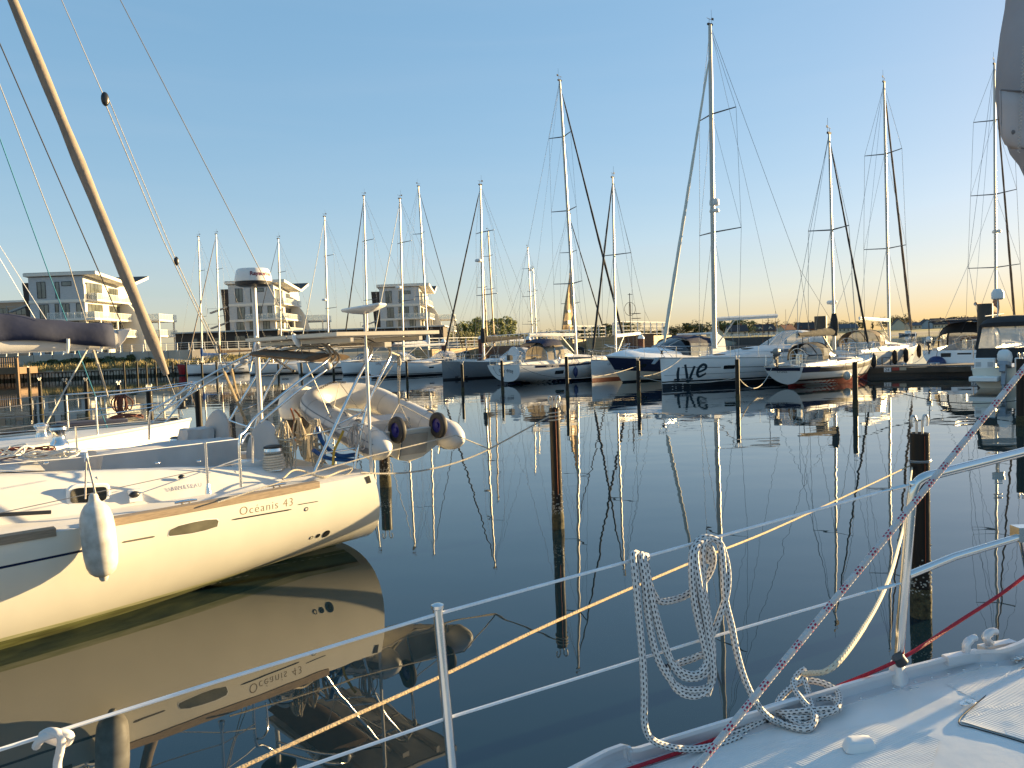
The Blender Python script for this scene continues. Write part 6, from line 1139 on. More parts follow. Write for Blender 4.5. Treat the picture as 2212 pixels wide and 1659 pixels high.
MB().tube([oy(100, 690, 0.1), oy(0, 532, 0.1), oy(-600, -420, 0.1)], 0.004, 5).build('lazy_jack', WIREW, oc); MB().tube([oy(96, 722, -0.1), oy(0, 560, -0.1), oy(-600, -450, -0.1)], 0.004, 5).build('lazy_jack', WIREW, oc)
# backstays
SA = oy(715, 905, 0.7); SB = oy(646, 746, 0.55); SC = oy(260, 0, 0.1); MB().tube([SA, SB, SC, SC + (SC - SB) * 1.5], 0.0055, 6).build('backstay', WIRE, oc)
ins = (SC - SB).normalized(); MB().tube([SB - ins * 0.02, SB + ins * 0.03, SB + ins * 0.11, SB + ins * 0.16], [0.02, 0.045, 0.045, 0.02], 10, flat=0.6).build('insulator', GEL, oc)
K1 = oy(227, 214, -0.3); K2 = oy(381, 564, -0.6)
def blk(p, d, s, par): MB().ball(p, s, 8, (0.55, 0.35, 1.0)).build('pulley_block', BLACK, par)
bk = MB().tube([K1, oy(133, 0, -0.2), oy(-200, -760, 0)], 0.005, 6).build('backstay', WIRE, oc); blk(K1, None, 0.085, bk); blk(K2, None, 0.06, bk)
MB().tube([K1 + V((0.02, 0, 0)), oy(352, 518, -0.55), oy(461, 745, -0.75), oy(484, 803, -0.8), oy(533, 915, -0.9)], 0.006, 6).build('tackle_line', GREYR, oc); MB().tube([K1 - V((0.04, 0, 0)), K2], 0.005, 6).build('tackle_line', GREYR, oc); MB().tube([K2, oy(461, 733, -0.8), oy(503, 815, -0.85), oy(521, 870, -0.95)], 0.006, 6).build('tackle_line', GREYR, oc)
MB().tube([oy(484, 803, -0.8), oy(533, 915, -0.9)], 0.022, 6, flat=0.5).build('tackle_strap', TANR, oc); MB().tube([oy(500, 796, -0.82), oy(512, 850, -0.9)], 0.018, 6, flat=0.5).build('tackle_strap', TANR, oc)
MB().tube([oy(238, 871, -1.2), oy(200, 752, -0.8)], 0.012, 6).build('mainsheet', GREYR, oc); MB().tube([oy(100, 915, 0.9), oy(190, 752, 0.05)], 0.010, 6).build('mainsheet', GREYR, oc)
bpy.context.view_layer.update()
def wo(p): return OM @ p
def loops(mb, c, ax, ay, az, n, r, seed, twist=0.5):
    rnd = random.Random(seed); pts = []
    for i in range(n * 7):
        a = i / 7 * 2 * math.pi; k = rnd.uniform(0.6, 1.05); pts.append(V(c) + V((ax * k * math.cos(a) + rnd.gauss(0, ax * .12), ay * k * math.sin(a) + rnd.gauss(0, ay * .12), az * rnd.random())))
    return mb.tube(cr(pts, 5), r, 6)
RBR = rope_mat('red_black_rope', (0.22, 0.035, 0.02), (0.015, 0.015, 0.015), 4, 0.05, 0.6, 0.55)
c = wo(oz(55, 985, 1.62)); solo('rope_heap', loops(loops(MB(), c, 0.34, 0.2, 0.09, 7, 0.0065, 4), c + V((-0.35, -0.3, 0)), 0.36, 0.2, 0.09, 7, 0.0065, 8), RBR, 'messy red and black rope heap on the cabin top of the cream yacht', 'rope', 'loose ropes')
c = wo(oz(112, 992, 1.6)); solo('rope_coil', loops(MB(), c, 0.30, 0.16, 0.10, 8, 0.0085, 11), mat('white_rope', (0.62, 0.6, 0.56), 0.85, var=0.12, scale=60, bump=0.4, bscale=150), 'white rope coil beside the red heap on the cream yacht', 'rope', 'loose ropes')
c = wo(oz(15, 990, 1.68)); solo('rope_coil', loops(MB(), c, 0.25, 0.16, 0.12, 4, 0.0085, 21), MATS['white_rope'], 'white rope loops at the left edge on the cream yacht', 'rope', 'loose ropes')
c = wo(V((1.9, -1.62, 1.2))); solo('rope_coil', loops(MB(), c, 0.28, 0.2, 0.06, 3, 0.009, 31), BRNR, 'brown rope loosely laid on the far side deck of the cream yacht', 'rope', 'loose ropes')
def bundle(name, p, h, w, n, r, m, label, seed, waist=True, nrm=V((0, 1, 0))):
    rnd = random.Random(seed); mb = MB(); sx = RGT.copy(); sx.z = 0; sx.normalize(); pts = []
    for i in range(n):
        x0 = w * rnd.uniform(-1, 1) * 0.5; hh = h * rnd.uniform(0.75, 1.0); dd = V((0, rnd.uniform(-0.03, 0.03), 0)); wv = rnd.uniform(0.3, 0.6) * w
        pts += [p + sx * (x0 * 0.4) + dd + V((0, 0, rnd.uniform(0.0, 0.02))), p + sx * (x0 - wv * .5) + dd + V((0, 0, -hh * 0.4)), p + sx * (x0 - wv * 0.35) + dd - V((0, 0, hh * 0.85)), p + sx * x0 + dd - V((0, 0, hh)), p + sx * (x0 + wv * 0.35) + dd - V((0, 0, hh * 0.85)), p + sx * (x0 + wv * 0.5) + dd - V((0, 0, hh * 0.4))]
    mb.tube(cr(pts, 5), r, 6)
    if waist: q = p - V((0, 0, h * 0.25)); mb.tube([q + sx * (w * 0.42 * math.cos(i * 0.7)) + V((0, 0.05 * math.sin(i * 0.7), -0.008 * i)) for i in range(30)], r, 6)
    return solo(name, mb, m, label, 'rope', 'coiled ropes hung on rails')
PALE = mat('beige_rope', (0.50, 0.42, 0.30), 0.9, var=0.25, scale=60, bump=0.5, bscale=150); PALE2 = rope_mat('speckled_beige_rope', (0.52, 0.46, 0.36), (0.16, 0.13, 0.1), 5, 0.03, 0.4, 0.4)
bundle('rope_bundle', wo(oy(613, 912, 1.2)), 0.62, 0.19, 9, 0.009, PALE2, 'leftmost rope bundle on the stern rail of the cream yacht, longest and speckled', 1)
bundle('rope_bundle', wo(oy(645, 905, 1.1)), 0.5, 0.11, 6, 0.009, PALE, 'yellowish knotted rope bundle second on the stern rail of the cream yacht', 2)
bundle('rope_bundle', wo(oy(684, 908, 1.15)), 0.6, 0.12, 7, 0.009, PALE2, 'third rope bundle on the stern rail, right of the yellowish knotted one', 3)
bundle('rope_bundle', wo(oy(768, 918, 1.55)), 0.32, 0.16, 8, 0.007, mat('pinkish_rope', (0.46, 0.40, 0.36), 0.9, var=0.3, scale=60), 'rope bundle around the dish antenna pole foot', 4, False)
solo('safety_line', MB().tube(cr([wo(oy(628, 882, 0.2)), wo(oy(636, 910, 0.2)), wo(oy(630, 935, 0.2)), wo(oy(640, 950, 0.2)), wo(oy(648, 905, 0.2)), wo(oy(636, 885, 0.2))], 5), 0.012, 6), mat('orange_rope', (0.40, 0.13, 0.05), 0.9, var=0.2), 'orange line dangling beside the grey outboard leg', 'rope', 'loose ropes')
solo('hose', MB().tube(cr([wo(oy(686, 922, 1.3)), wo(oy(694, 950, 1.3)), wo(oy(712, 972, 1.3)), wo(oy(735, 985, 1.3)), wo(oy(768, 982, 1.3))], 6), 0.027, 8).tube(cr([wo(oy(676, 972, 1.3)), wo(oy(710, 990, 1.3)), wo(oy(772, 995, 1.3))], 6), 0.025, 8), BLUH, 'blue hose looped under the dinghy at the cream yacht stern', 'hose')
solo('strap', MB().tube(cr([wo(oy(742, 930, 1.45)), wo(oy(733, 950, 1.45)), wo(oy(722, 975, 1.45)), wo(oy(719, 1005, 1.45))], 6), 0.018, 6, flat=0.25), YELS, 'yellow strap hanging beside the blue hose', 'strap')
solo('stern_rope', MB().tube(cr([wo(oy(665, 1022, 1.6)), wo(oy(700, 1030, 1.66)), wo(oy(735, 1018, 1.6)), wo(oy(760, 1012, 1.6)), wo(oy(745, 1026, 1.6)), wo(oy(702, 1033, 1.6)), wo(oy(640, 1015, 1.6)), wo(oy(610, 1035, 1.7))], 6), 0.011, 6), PALE2, 'speckled rope lying along the stern corner of the cream yacht', 'rope', 'loose ropes')
# the big outboard on its bracket
outboard('outboard_motor', 'white and black outboard motor hung on the cream yacht stern rail, left of the dinghy', wo(oy(648, 896, -0.75)), R(OA + 15), 0.98, WHT, mat('engine_dark', (0.03, 0.025, 0.022), 0.35), tilt=14, pan=0.26)
# fender on the topsides
fp = wo(oy(213, 1160, 2.17)); f = MB().lathe([(0.001, -0.41), (0.026, -0.405), (0.038, -0.385), (0.042, -0.362), (0.075, -0.348), (0.108, -0.315), (0.13, -0.26), (0.14, -0.18), (0.143, -0.05), (0.143, 0.10), (0.135, 0.18), (0.115, 0.25), (0.085, 0.30), (0.052, 0.325), (0.042, 0.35), (0.038, 0.38), (0.026, 0.398), (0.001, 0.4)], 28).build('fender', FENW); f.location = fp; f.rotation_euler = (R(2), R(-2.5), 0)
tag(f, 'large weathered white fender hung on the cream hull at left', 'fender', 'fenders hung over hull sides')
ln = MB().tube([fp + V((0, 0, 0.36)), fp + V((-0.02, 0.0, 0.5)), wo(oy(188, 990, 1.93))], 0.009, 6).tube([wo(oy(186, 992, 1.93)), wo(oy(184, 1078, 2.0))], 0.008, 6).build('lanyard', mat('pinkish_rope', (0.46, 0.40, 0.36), 0.9), f)
ln.parent = f; ln.matrix_parent_inverse = (Matrix.Translation(f.location) @ f.rotation_euler.to_matrix().to_4x4()).inverted()
# ---- inflatable dinghy on the davits
dn = thing('inflatable_dinghy', 'pale grey inflatable dinghy hung at the cream yacht stern, two launching wheels on its transom', 'dinghy', OM @ V((-0.8, 1.4, 1.42)), R(OA - 90)); dn.rotation_euler = (0, R(-13), R(OA - 90))
# dinghy frame: x towards its bow, y to its left
def U(z=0.0, dx=0.0): 
    a = []
    for s_ in (1,): a += [V((-0.38 - dx, 0.57, z)), V((0.1, 0.58, z)), V((0.7, 0.585, z)), V((1.3, 0.58, z)), V((1.68, 0.53, z + 0.03)), V((1.9, 0.28, z + 0.07))]
    return a + [V((p.x, -p.y, p.z)) for p in a][::-1]
pu = cr(U(), 6); n = len(pu); rr = [0.195] * n
for k, q in ((0, 0.012), (1, 0.10), (2, 0.15), (3, 0.178)): rr[k] = rr[-1 - k] = q
MB().tube(pu, rr, 22).build('tube', HYP, dn, angle=60)
for z0 in (0.0,):
    mb = MB(); st = []
    for i, p in enumerate(pu):
        a_ = pu[max(0, i - 1)]; b_ = pu[min(n - 1, i + 1)]; t_ = (b_ - a_).normalized(); o_ = t_.cross(V((0, 0, 1))).normalized(); o_ = -o_ if o_.dot(p - V((0.9, 0, 0))) < 0 else o_
        st.append([p + o_ * (rr[i] * math.cos(w_) + 0.006) + V((0, 0, rr[i] * math.sin(w_))) for w_ in (-0.42, -0.25, -0.1, 0.05)])
    mb.loft(st[2:-2]).build('rubbing_band', HYPG, dn)
    mb = MB(); st = []
    for i, p in enumerate(pu):
        a_ = pu[max(0, i - 1)]; b_ = pu[min(n - 1, i + 1)]; t_ = (b_ - a_).normalized(); o_ = t_.cross(V((0, 0, 1))).normalized(); o_ = -o_ if o_.dot(p - V((0.9, 0, 0))) < 0 else o_
        st.append([p + o_ * (rr[i] * math.cos(w_) + 0.004) + V((0, 0, rr[i] * math.sin(w_))) for w_ in (0.42, 0.5)])
    mb.loft(st[2:-2]).build('upper_band', HYPG, dn)
for i in (4, 9, 14, 20, n - 21, n - 15, n - 10, n - 5):
    p = pu[i]; t_ = (pu[i + 1] - pu[i - 1]).normalized(); u_ = t_.cross(V((0, 0, 1))).normalized(); w_ = u_.cross(t_)
    MB().tube([p + u_ * ((rr[i] + 0.0015) * math.cos(a)) + w_ * ((rr[i] + 0.0015) * math.sin(a)) for a in [k * math.pi / 14 for k in range(28)]], 0.0035, 5, closed=True).build('tube_seam', mat('seam_tape', (0.38, 0.37, 0.37), 0.6), dn)
for i in (6, n - 7, 16): MB().lathe([(0.035, 0), (0.033, 0.01), (0.02, 0.016), (0, 0.017)], 12, pu[i] + V((0, 0, rr[i] - 0.003))).build('valve', HYPG, dn)
for s_ in (1, -1): MB().tube(cr([V((lerp(-0.1, 1.5, k / 8), s_ * (0.785 + (0.0 if k % 2 == 0 else 0.015)), 0.02 - (0.0 if k % 2 == 0 else 0.07))) for k in range(9)], 4), 0.008, 6).build('grab_line', GREYR, dn)
rg = []
for i in range(12):
    x = lerp(0.0, 1.7, i / 11); w_ = 0.46 * (1 - max(0, (x - 1.1) / 0.65) ** 2 * 0.8); kz = -0.32 + 0.28 * max(0, (x - 0.8) / 0.95) ** 2; rg.append([V((x, w_, -0.1)), V((x, w_ * 0.7, lerp(-0.1, kz, 0.5))), V((x, 0, kz)), V((x, -w_ * 0.7, lerp(-0.1, kz, 0.5))), V((x, -w_, -0.1))])
MB().loft(rg).build('rigid_bottom', mat('dinghy_hull', (0.52, 0.49, 0.43), 0.35), dn); MB().loft([[V((x, w_, -0.09)), V((x, -w_, -0.09))] for x, w_ in ((0, 0.45), (1.2, 0.45), (1.6, 0.3))]).build('floor', HYP, dn)
tr_ = MB().prism([(0.0, 0.45, 0.14), (0.0, -0.45, 0.14), (0.0, -0.45, -0.1), (0.0, -0.2, -0.26), (0, 0, -0.31), (0.0, 0.2, -0.26), (0.0, 0.45, -0.1)], (-0.045, 0, 0)).build('transom', mat('dinghy_hull', (0.52, 0.49, 0.43), 0.35), dn); bev(tr_, 0.01)
MB().box((-0.055, -0.02, -0.06), (0.012, 0.42, 0.28)).build('engine_pad', mat('worn_pad', (0.33, 0.3, 0.26), 0.6, var=0.15), tr_)
MB().box((0.75, 0, 0.05), (0.24, 0.95, 0.04)).build('seat', GRYC, dn)
for y in (0.32, -0.32):
    wz_ = 0.19; wh = MB().lathe([(0.095, -0.035), (0.13, -0.045), (0.165, -0.03), (0.175, 0), (0.165, 0.03), (0.13, 0.045), (0.095, 0.035), (0.095, -0.035)], 28, (-0.14, y, wz_), Matrix.Rotation(R(90), 3, 'X'), cap=False).build('wheel', RUB, dn)
    mb = MB().lathe([(0.02, -0.03), (0.035, -0.03), (0.04, -0.012), (0.09, -0.012), (0.1, -0.035), (0.1, 0.035), (0.09, 0.012), (0.04, 0.012), (0.035, 0.03), (0.02, 0.03)], 28, (-0.14, y, wz_), Matrix.Rotation(R(90), 3, 'X'))
    for k in range(8): a = k * math.pi / 4; mb.tube([(-0.14 + 0.03 * math.cos(a), y, wz_ + 0.03 * math.sin(a)), (-0.14 + 0.092 * math.cos(a), y, wz_ + 0.092 * math.sin(a))], 0.012, 5)
    mb.build('rim', PURP, wh)
    br = MB(); br.tube([(-0.14, y - 0.05, wz_), (-0.12, y - 0.12, wz_ - 0.02), (-0.07, y - 0.12, -0.1), (-0.06, y - 0.12, -0.24)], 0.014, 6); br.build('wheel_bracket', STEEL, dn)
for x in (0.3, 0.7, 1.1): MB().tube(cr([(x - 0.09, 0.60, 0.19), (x - 0.04, 0.60, 0.215), (x + 0.04, 0.60, 0.215), (x + 0.09, 0.60, 0.19)], 4), 0.016, 6, flat=1.6).build('handle', HYPG, dn)
for x in (0.4, 1.1): MB().tube(cr([(x - 0.09, -0.60, 0.19), (x - 0.04, -0.60, 0.215), (x + 0.04, -0.60, 0.215), (x + 0.09, -0.60, 0.19)], 4), 0.016, 6, flat=1.6).build('handle', HYPG, dn)
bpy.context.view_layer.update(); DM = dn.matrix_world
tk = MB(); hk = OM @ oy(862, 872, 1.25); td = OM @ oy(862, 768, 1.25)
for q in (-0.02, 0.015): tk.tube([td + V((q, 0, 0)), hk + V((q * 0.3, 0, 0))], 0.006, 5)
for q in ((0.0, 0.42, 0.15), (0.0, -0.42, 0.15), (0.02, 0, 0.15)): tk.tube([hk, DM @ V(q)], 0.006, 5)
tk.tube([td, OM @ oy(770, 905, 1.2)], 0.006, 5); tk.ball(td - V((0, 0, 0.08)), 0.05, 6, (0.6, 0.6, 1.2)).ball(hk + V((0, 0, 0.12)), 0.035, 6, (0.6, 0.6, 1.4))
tk.tube([td, OM @ oy(842, 760, 1.4)], 0.012, 6)
solo('dinghy_tackle', tk, GREYR, 'rope tackle with bridle holding up the dinghy transom', 'tackle')
ck = MB(); pts = [DM @ V((1.75, 0.0, 0.33)), DM @ V((1.78, 0.25, 0.32)), DM @ V((1.8, 0.50, 0.12)), OM @ oy(668, 912, -0.2), OM @ oy(660, 925, -0.1)]
cc = cr(pts, 10)
for i in range(len(cc) - 1): 
    a_, b_ = cc[i], cc[i + 1]; d_ = (b_ - a_); s_ = d_.orthogonal().normalized() if i % 2 else d_.cross(d_.orthogonal()).normalized(); m_ = (a_ + b_) / 2; ck.tube([m_ + d_ * (0.62 * math.cos(k)) + s_ * (0.016 * math.sin(k)) for k in [j * math.pi / 4 for j in range(8)]], 0.005, 4, closed=True)
solo('chain', ck, mat('chain_steel', (0.16, 0.15, 0.14), 0.4, metal=0.8), 'steel chain tying the dinghy bow to the stern rail', 'chain')
solo('bow_lift_line', MB().tube([OM @ SA, DM @ V((1.75, 0.1, 0.33)), DM @ V((1.2, 0.1, 0.1))], 0.005, 5), GREYR, 'thin lifting line running down over the dinghy bow', 'rope', 'loose ropes')
# ================================================================ neighbour behind, bow to the right
H = Hull(12.6, 3.9, 0.82, (1.25, 1.28, 1.46), zbow=-0.2, ob=0.4); dv = headv(43.5); bw = W(411, 908, 1.44); loc = V((bw.x, bw.y, 0)) - dv * 12.6
yN = yacht('yacht beyond the cream one with thick tan furled headsail and dark wooden rail', H, loc, 43.5, mast=(7.3, 18.5, 2, 0.11), boot=((-0.02, 0.12, NAVY),), furl=TAN, furlr=0.10, boom=None, roof=(4, 9.5, 1.2, 0.42), toem=mat('cream_rail', (0.6, 0.57, 0.5), 0.5), group='yachts moored in the foreground', wirer=0.006)
for sd in (1,):
    rg = []
    for i in range(25): p = H.pt(lerp(0.3, 0.985, i / 24), 1, sd); rg.append([p + V((0, sd * 0.03, -0.07)), p + V((0, sd * 0.03, 0.05)), p + V((0, -sd * 0.03, 0.05)), p + V((0, -sd * 0.03, -0.07))])
    MB().loft(rg, closed=True, cap=True).build('bulwark', mat('dark_teak', (0.07, 0.05, 0.04), 0.8, var=0.2), yN)
bpy.context.view_layer.update(); NM = yN.matrix_world; NI = NM.inverted()
q = NI @ W(91, 950, 1.36); MB().lathe([(0.11, 0), (0.1, 0.05), (0.08, 0.1), (0.075, 0.16), (0.11, 0.22), (0.1, 0.25), (0.03, 0.27), (0, 0.27)], 18, q).build('winch', STEEL, yN)
q = NI @ W(200, 912, 1.42); bev(MB().box(q, (1.1, 0.55, 0.07)).build('hatch_cover', NAVC, yN), 0.02)
for (a, b), m, nm in ((((168, 760), (226, 910)), CYAN, 'blue'), ((( 0, 300), (168, 760)), CYAN, 'blue'), (((200, 760), (238, 871)), GREYR, 'grey')): pass
solo('halyard', MB().tube([P(232, 925, 13.2), P(105, 590, 12.3), P(0, 300, 11.6), P(-300, -560, 10)], 0.0075, 6), CYAN, 'thin blue halyard slanting down behind the navy boom cover', 'rope', 'loose ropes')
solo('halyard', MB().tube([P(240, 876, 13.2), P(147, 565, 12.5), P(0, 185, 11.8), P(-300, -600, 10)], 0.007, 6), GREYR, 'thin grey halyard slanting down behind the navy boom cover', 'rope', 'loose ropes')
bundle('rope_bundle', P(262, 852, 13.3), 0.36, 0.25, 10, 0.011, BRNR, 'brown rope bundle on the rail of the yacht beyond the cream one', 7, False)
solo('rope_coil', loops(MB(), P(275, 905, 13.0), 0.3, 0.25, 0.08, 3, 0.010, 41), BRNR, 'brown rope lying on the neighbouring foredeck below the brown bundle', 'rope', 'loose ropes')
# ================================================================ our own boat
ZD = 1.45
_c0 = V((1.25, 2.5, 0)); _cd = V((0.743, 0.669, 0))
def slp(p): return 0.115 * max(-2.0, (V((p[0], p[1], 0)) - _c0).dot(_cd))
def Wz(px, py, h=0.0):
    p = W(px, py, ZD + h)
    for _ in range(6): p = W(px, py, ZD + h + slp(p))
    return p
rl = [(-4.6, -1.6), (-3.5, -0.55), (-2.3, 0.45), (-1.2, 1.25)] + [tuple(Wz(x, y, 0.055)[:2]) for x, y in ((1234, 1659), (1380, 1614), (1521, 1570), (1720, 1510), (1915, 1452), (2015, 1426), (2102, 1405), (2212, 1384))]
cdir = V((0.743, 0.669, 0)); nin = V((0.669, -0.743, 0)); lastp = V((*rl[-1], 0)); tip = V((2.85, 2.98, 0))
own = thing('sailing_yacht', 'our own yacht: white foredeck with bow rail and lifelines at bottom right', 'yacht', (0.6, 1.2, ZD))
OO = V((0.6, 1.2, ZD))
def L_(p): return V(p) - OO
edge = cr([V((x, y, 0)) for x, y in rl] + [tip.lerp(lastp, 0.4) + V((-0.05, 0.08, 0)), tip], 5)
def inb(p): return -((p - tip).dot(nin))
def bld(zf, fr):
    rows = []
    for p in edge:
        wd_ = max(0.0, inb(p)); rows.append([V((*(p + nin * (2 * wd_ * u))[:2], 0)) + V((0, 0, zf(u, wd_) + slp(p + nin * (2 * wd_ * u)))) for u in fr])
    return rows
FR = [0, 0.03, 0.06, 0.1, 0.16, 0.24, 0.34, 0.45, 0.55, 0.66, 0.76, 0.84, 0.9, 0.94, 0.97, 1]
camb = lambda u, w: ZD + 0.10 * min(1, w) * (1 - (2 * u - 1) ** 2)
TREAD = mat('tread_deck', (0.70, 0.69, 0.67), 0.42, var=0.07, scale=5); n_ = TREAD.node_tree.nodes; l_ = TREAD.node_tree.links
tc_ = n_.new('ShaderNodeTexCoord'); mp_ = n_.new('ShaderNodeMapping'); mp_.inputs['Rotation'].default_value = (0, 0, R(15)); mp_.inputs['Scale'].default_value = (150, 150, 150); l_.new(tc_.outputs['Object'], mp_.inputs[0])
sp2 = n_.new('ShaderNodeSeparateXYZ'); l_.new(mp_.outputs[0], sp2.inputs[0])
def m2(op, a, b=None):
    k = n_.new('ShaderNodeMath'); k.operation = op
    for i, q in enumerate((a, b)):
        if q is None: continue
        if isinstance(q, (int, float)): k.inputs[i].default_value = q
        else: l_.new(q, k.inputs[i])
    return k.outputs[0]
hgt = m2('MULTIPLY', m2('SINE', m2('MULTIPLY', sp2.outputs[0], 3.1416)), m2('SINE', m2('MULTIPLY', sp2.outputs[1], 3.1416)))
bp_ = n_.new('ShaderNodeBump'); bp_.inputs['Strength'].default_value = 0.35; bp_.inputs['Distance'].default_value = 0.0012; l_.new(hgt, bp_.inputs['Height']); l_.new(bp_.outputs[0], n_['Principled BSDF'].inputs['Normal'])
def lo(rows): return [[q - OO for q in r] for r in rows]
MB().loft(lo(bld(camb, FR))).build('deck', mat('own_deck', (0.72, 0.71, 0.69), 0.42, var=0.07, scale=5, bump=0.05, bscale=14), own, angle=60)
for sgn in (0, 1):
    rows = []
    for p in edge:
        w_ = max(0, inb(p)); q = p + nin * (2 * w_ * sgn); o_ = nin * (1 if sgn else -1); rows.append([V((q.x, q.y, ZD + slp(q))) + o_ * 0.01, V((q.x, q.y, 0.9)) - o_ * 0.02 * 1, V((q.x, q.y, 0.35)) - o_ * min(0.12, w_ * 0.5), V((q.x, q.y, -0.2)) - o_ * min(0.35, w_)])
    MB().loft(lo(rows)).build('topside', GEL, own, angle=60)
# toe rail: aluminium section along the edge
rows = []
for i, p in enumerate(edge[:-3]):
    rows.append([V((p.x, p.y, 0)) + nin * a + V((0, 0, ZD + z + slp(p))) for a, z in ((-0.012, -0.02), (-0.012, 0.052), (0.006, 0.055), (0.008, 0.044), (-0.002, 0.04), (0.0, 0.012), (0.035, 0.010), (0.037, 0.002))])
MB().loft(lo(rows)).build('toe_rail', mat('rail_aluminium', (0.66, 0.65, 0.66), 0.42, metal=0.5, var=0.05), own, angle=25)
mb = MB()
for i in range(22, len(edge) - 8, 2): mb.lathe([(0.006, 0), (0.005, 0.003), (0, 0.004)], 8, edge[i] + nin * 0.022 + V((0, 0, ZD + 0.009 + slp(edge[i]))) - OO)
for s_ in ((mb,)): o = mb.build('rail_screws', STEEL, own); o['kind'] = 'stuff'
# tread panels, moulded hump, anchor locker lid
def zdk(p):
    w_ = 1.0; q = V((p.x, p.y, 0)); 
    best = min(edge, key=lambda e: abs((e - q).dot(cdir))); wd_ = max(0.05, inb(best)); u = max(0, min(1, (q - best).dot(nin) / (2 * wd_))); return camb(u, wd_) + slp(p)
def onD(px, py, h=0.0):
    p = W(px, py, ZD + 0.03)
    for _ in range(4): p = W(px, py, zdk(p))
    return p + V((0, 0, h))
def dpatch(pts, h, name, m, n=8):
    c = V((0, 0, 0)); P_ = [onD(*q) for q in pts]; c = sum(P_, V((0, 0, 0))) / len(P_); rg = []
    dense = []
    for i in range(len(P_)):
        for k in range(6): dense.append(P_[i].lerp(P_[(i + 1) % len(P_)], k / 6))
    for j in range(n, -1, -1):
        rg.append([V((*(c.lerp(q, max(0.001, j / n)))[:2], zdk(c.lerp(q, j / n)) + h)) for q in dense])
    return MB().loft(lo(rg), closed=True).build(name, m, own, angle=60)
dpatch([(1330, 1720), (1560, 1622), (1900, 1560), (2030, 1600), (2010, 1665), (1880, 1760), (1500, 1800)], 0.0012, 'tread_panel', TREAD)
dpatch([(2040, 1478), (2150, 1432), (2260, 1405), (2300, 1470), (2120, 1520)], 0.0012, 'tread_panel', TREAD)
lid = dpatch([(2074, 1561), (2104, 1529), (2212, 1446), (2330, 1380), (2500, 1500), (2400, 1670), (2212, 1602), (2110, 1571)], 0.004, 'locker_lid', TREAD)
rim_ = [onD(*q) for q in ((2071, 1562), (2102, 1527), (2212, 1443), (2330, 1376), (2505, 1500), (2402, 1676), (2212, 1606), (2108, 1575))]
MB().tube([q - OO + V((0, 0, 0.002)) for q in cr(rim_, 6, closed=True)], 0.0018, 6, closed=True).build('lid_gap', mat('painted_gap_shadow', (0.03, 0.03, 0.032), 0.7), own)  # dark tube stands in for the shadow in the gap round the lid
for px, py in ((2091, 1531), (2199, 1434)):
    q = onD(px, py, 0.016); a = R(22); sh = [q + V((0.032 * math.cos(t_) * math.cos(a) - 0.013 * math.sin(t_) * math.sin(a), 0.032 * math.cos(t_) * math.sin(a) + 0.013 * math.sin(t_) * math.cos(a), 0)) - OO for t_ in [i * math.pi / 10 for i in range(20)]]
    hi = MB().prism(sh, (0, 0, 0.004)).build('hinge', STEEL, own); mb = MB()
    for dx in (-0.018, -0.01, 0.012, 0.02): mb.lathe([(0.003, 0), (0.002, 0.002), (0, 0.0025)], 8, q + V((dx * math.cos(a), dx * math.sin(a), 0.004)) - OO)
    mb.tube([q + V((-0.008 * math.sin(a), 0.008 * math.cos(a), 0.005)) * 1 - OO, q + V((0.012 * math.sin(a), -0.012 * math.cos(a), 0.005)) - OO], 0.004, 6); mb.build('hinge_pin', STEEL, hi)
q = onD(1857, 1615); c_ = q - OO
rg = []
for s_, h_ in ((1.0, 0.0), (0.93, 0.008), (0.8, 0.02), (0.74, 0.023), (0.4, 0.024), (0.01, 0.024)): rg.append([c_ + V((0.05 * s_ * math.copysign(abs(math.cos(t_)) ** 0.5, math.cos(t_)) * 0.93 - 0.028 * s_ * math.sin(t_) * -0.37, 0.05 * s_ * math.cos(t_) * 0.37 * 0 + 0.032 * s_ * math.copysign(abs(math.sin(t_)) ** 0.5, math.sin(t_)), h_)) for t_ in [i * math.pi / 14 for i in range(28)]])
MB().loft(rg, closed=True).build('moulded_hump', MATS['own_deck'], own, angle=50)
# stanchions, pulpit
def upto(px, py, Y): return P(px, py, Y) - OO
sb = onD(1941, 1478); Yb = sb.y; st_ = [sb + V((0, 0, 0.05)) - OO, upto(1948, 1330, Yb), upto(1960, 1190, Yb - 0.0), upto(1969, 1085, Yb), upto(1976, 1052, Yb), upto(1995, 1032, Yb), upto(2030, 1022, Yb + 0.02), upto(2212, 976, Yb + 0.15), upto(2420, 925, Yb + 0.3), upto(2700, 880, Yb + 0.2), V((tip.x + 0.2, tip.y - 0.15, ZD + 0.66)) - OO]
MB().tube(st_[:3] + cr(st_[2:7], 5)[1:] + st_[7:], 0.0155, 16).build('bow_rail', STEEL, own)
MB().tube([upto(1962, 1243, Yb), upto(2060, 1203, Yb + 0.05), upto(2212, 1157, Yb + 0.16), upto(2500, 1080, Yb + 0.3), V((tip.x + 0.15, tip.y - 0.1, ZD + 0.45)) - OO], 0.0125, 14).build('lower_rail', STEEL, own)
MB().tube([upto(2206, 1140, Yb + 0.16), upto(2260, 1420, Yb + 0.2)], 0.0155, 12).box(upto(2207, 1152, Yb + 0.16), (0.05, 0.05, 0.05)).build('bow_rail_leg', STEEL, own)
bs = MB(); q = sb - OO; rg = []
for z_, wx_, wy_, ox_ in ((0.0, 0.032, 0.03, 0), (0.004, 0.032, 0.03, 0), (0.03, 0.026, 0.024, -0.003), (0.068, 0.019, 0.019, -0.004), (0.075, 0.017, 0.017, -0.004)): rg.append([q + cdir * (wx_ * math.copysign(abs(math.cos(t_)) ** 0.5, math.cos(t_))) + nin * (wy_ * math.copysign(abs(math.sin(t_)) ** 0.5, math.sin(t_)) + ox_) + V((0, 0, z_)) for t_ in [i * math.pi / 12 for i in range(24)]])
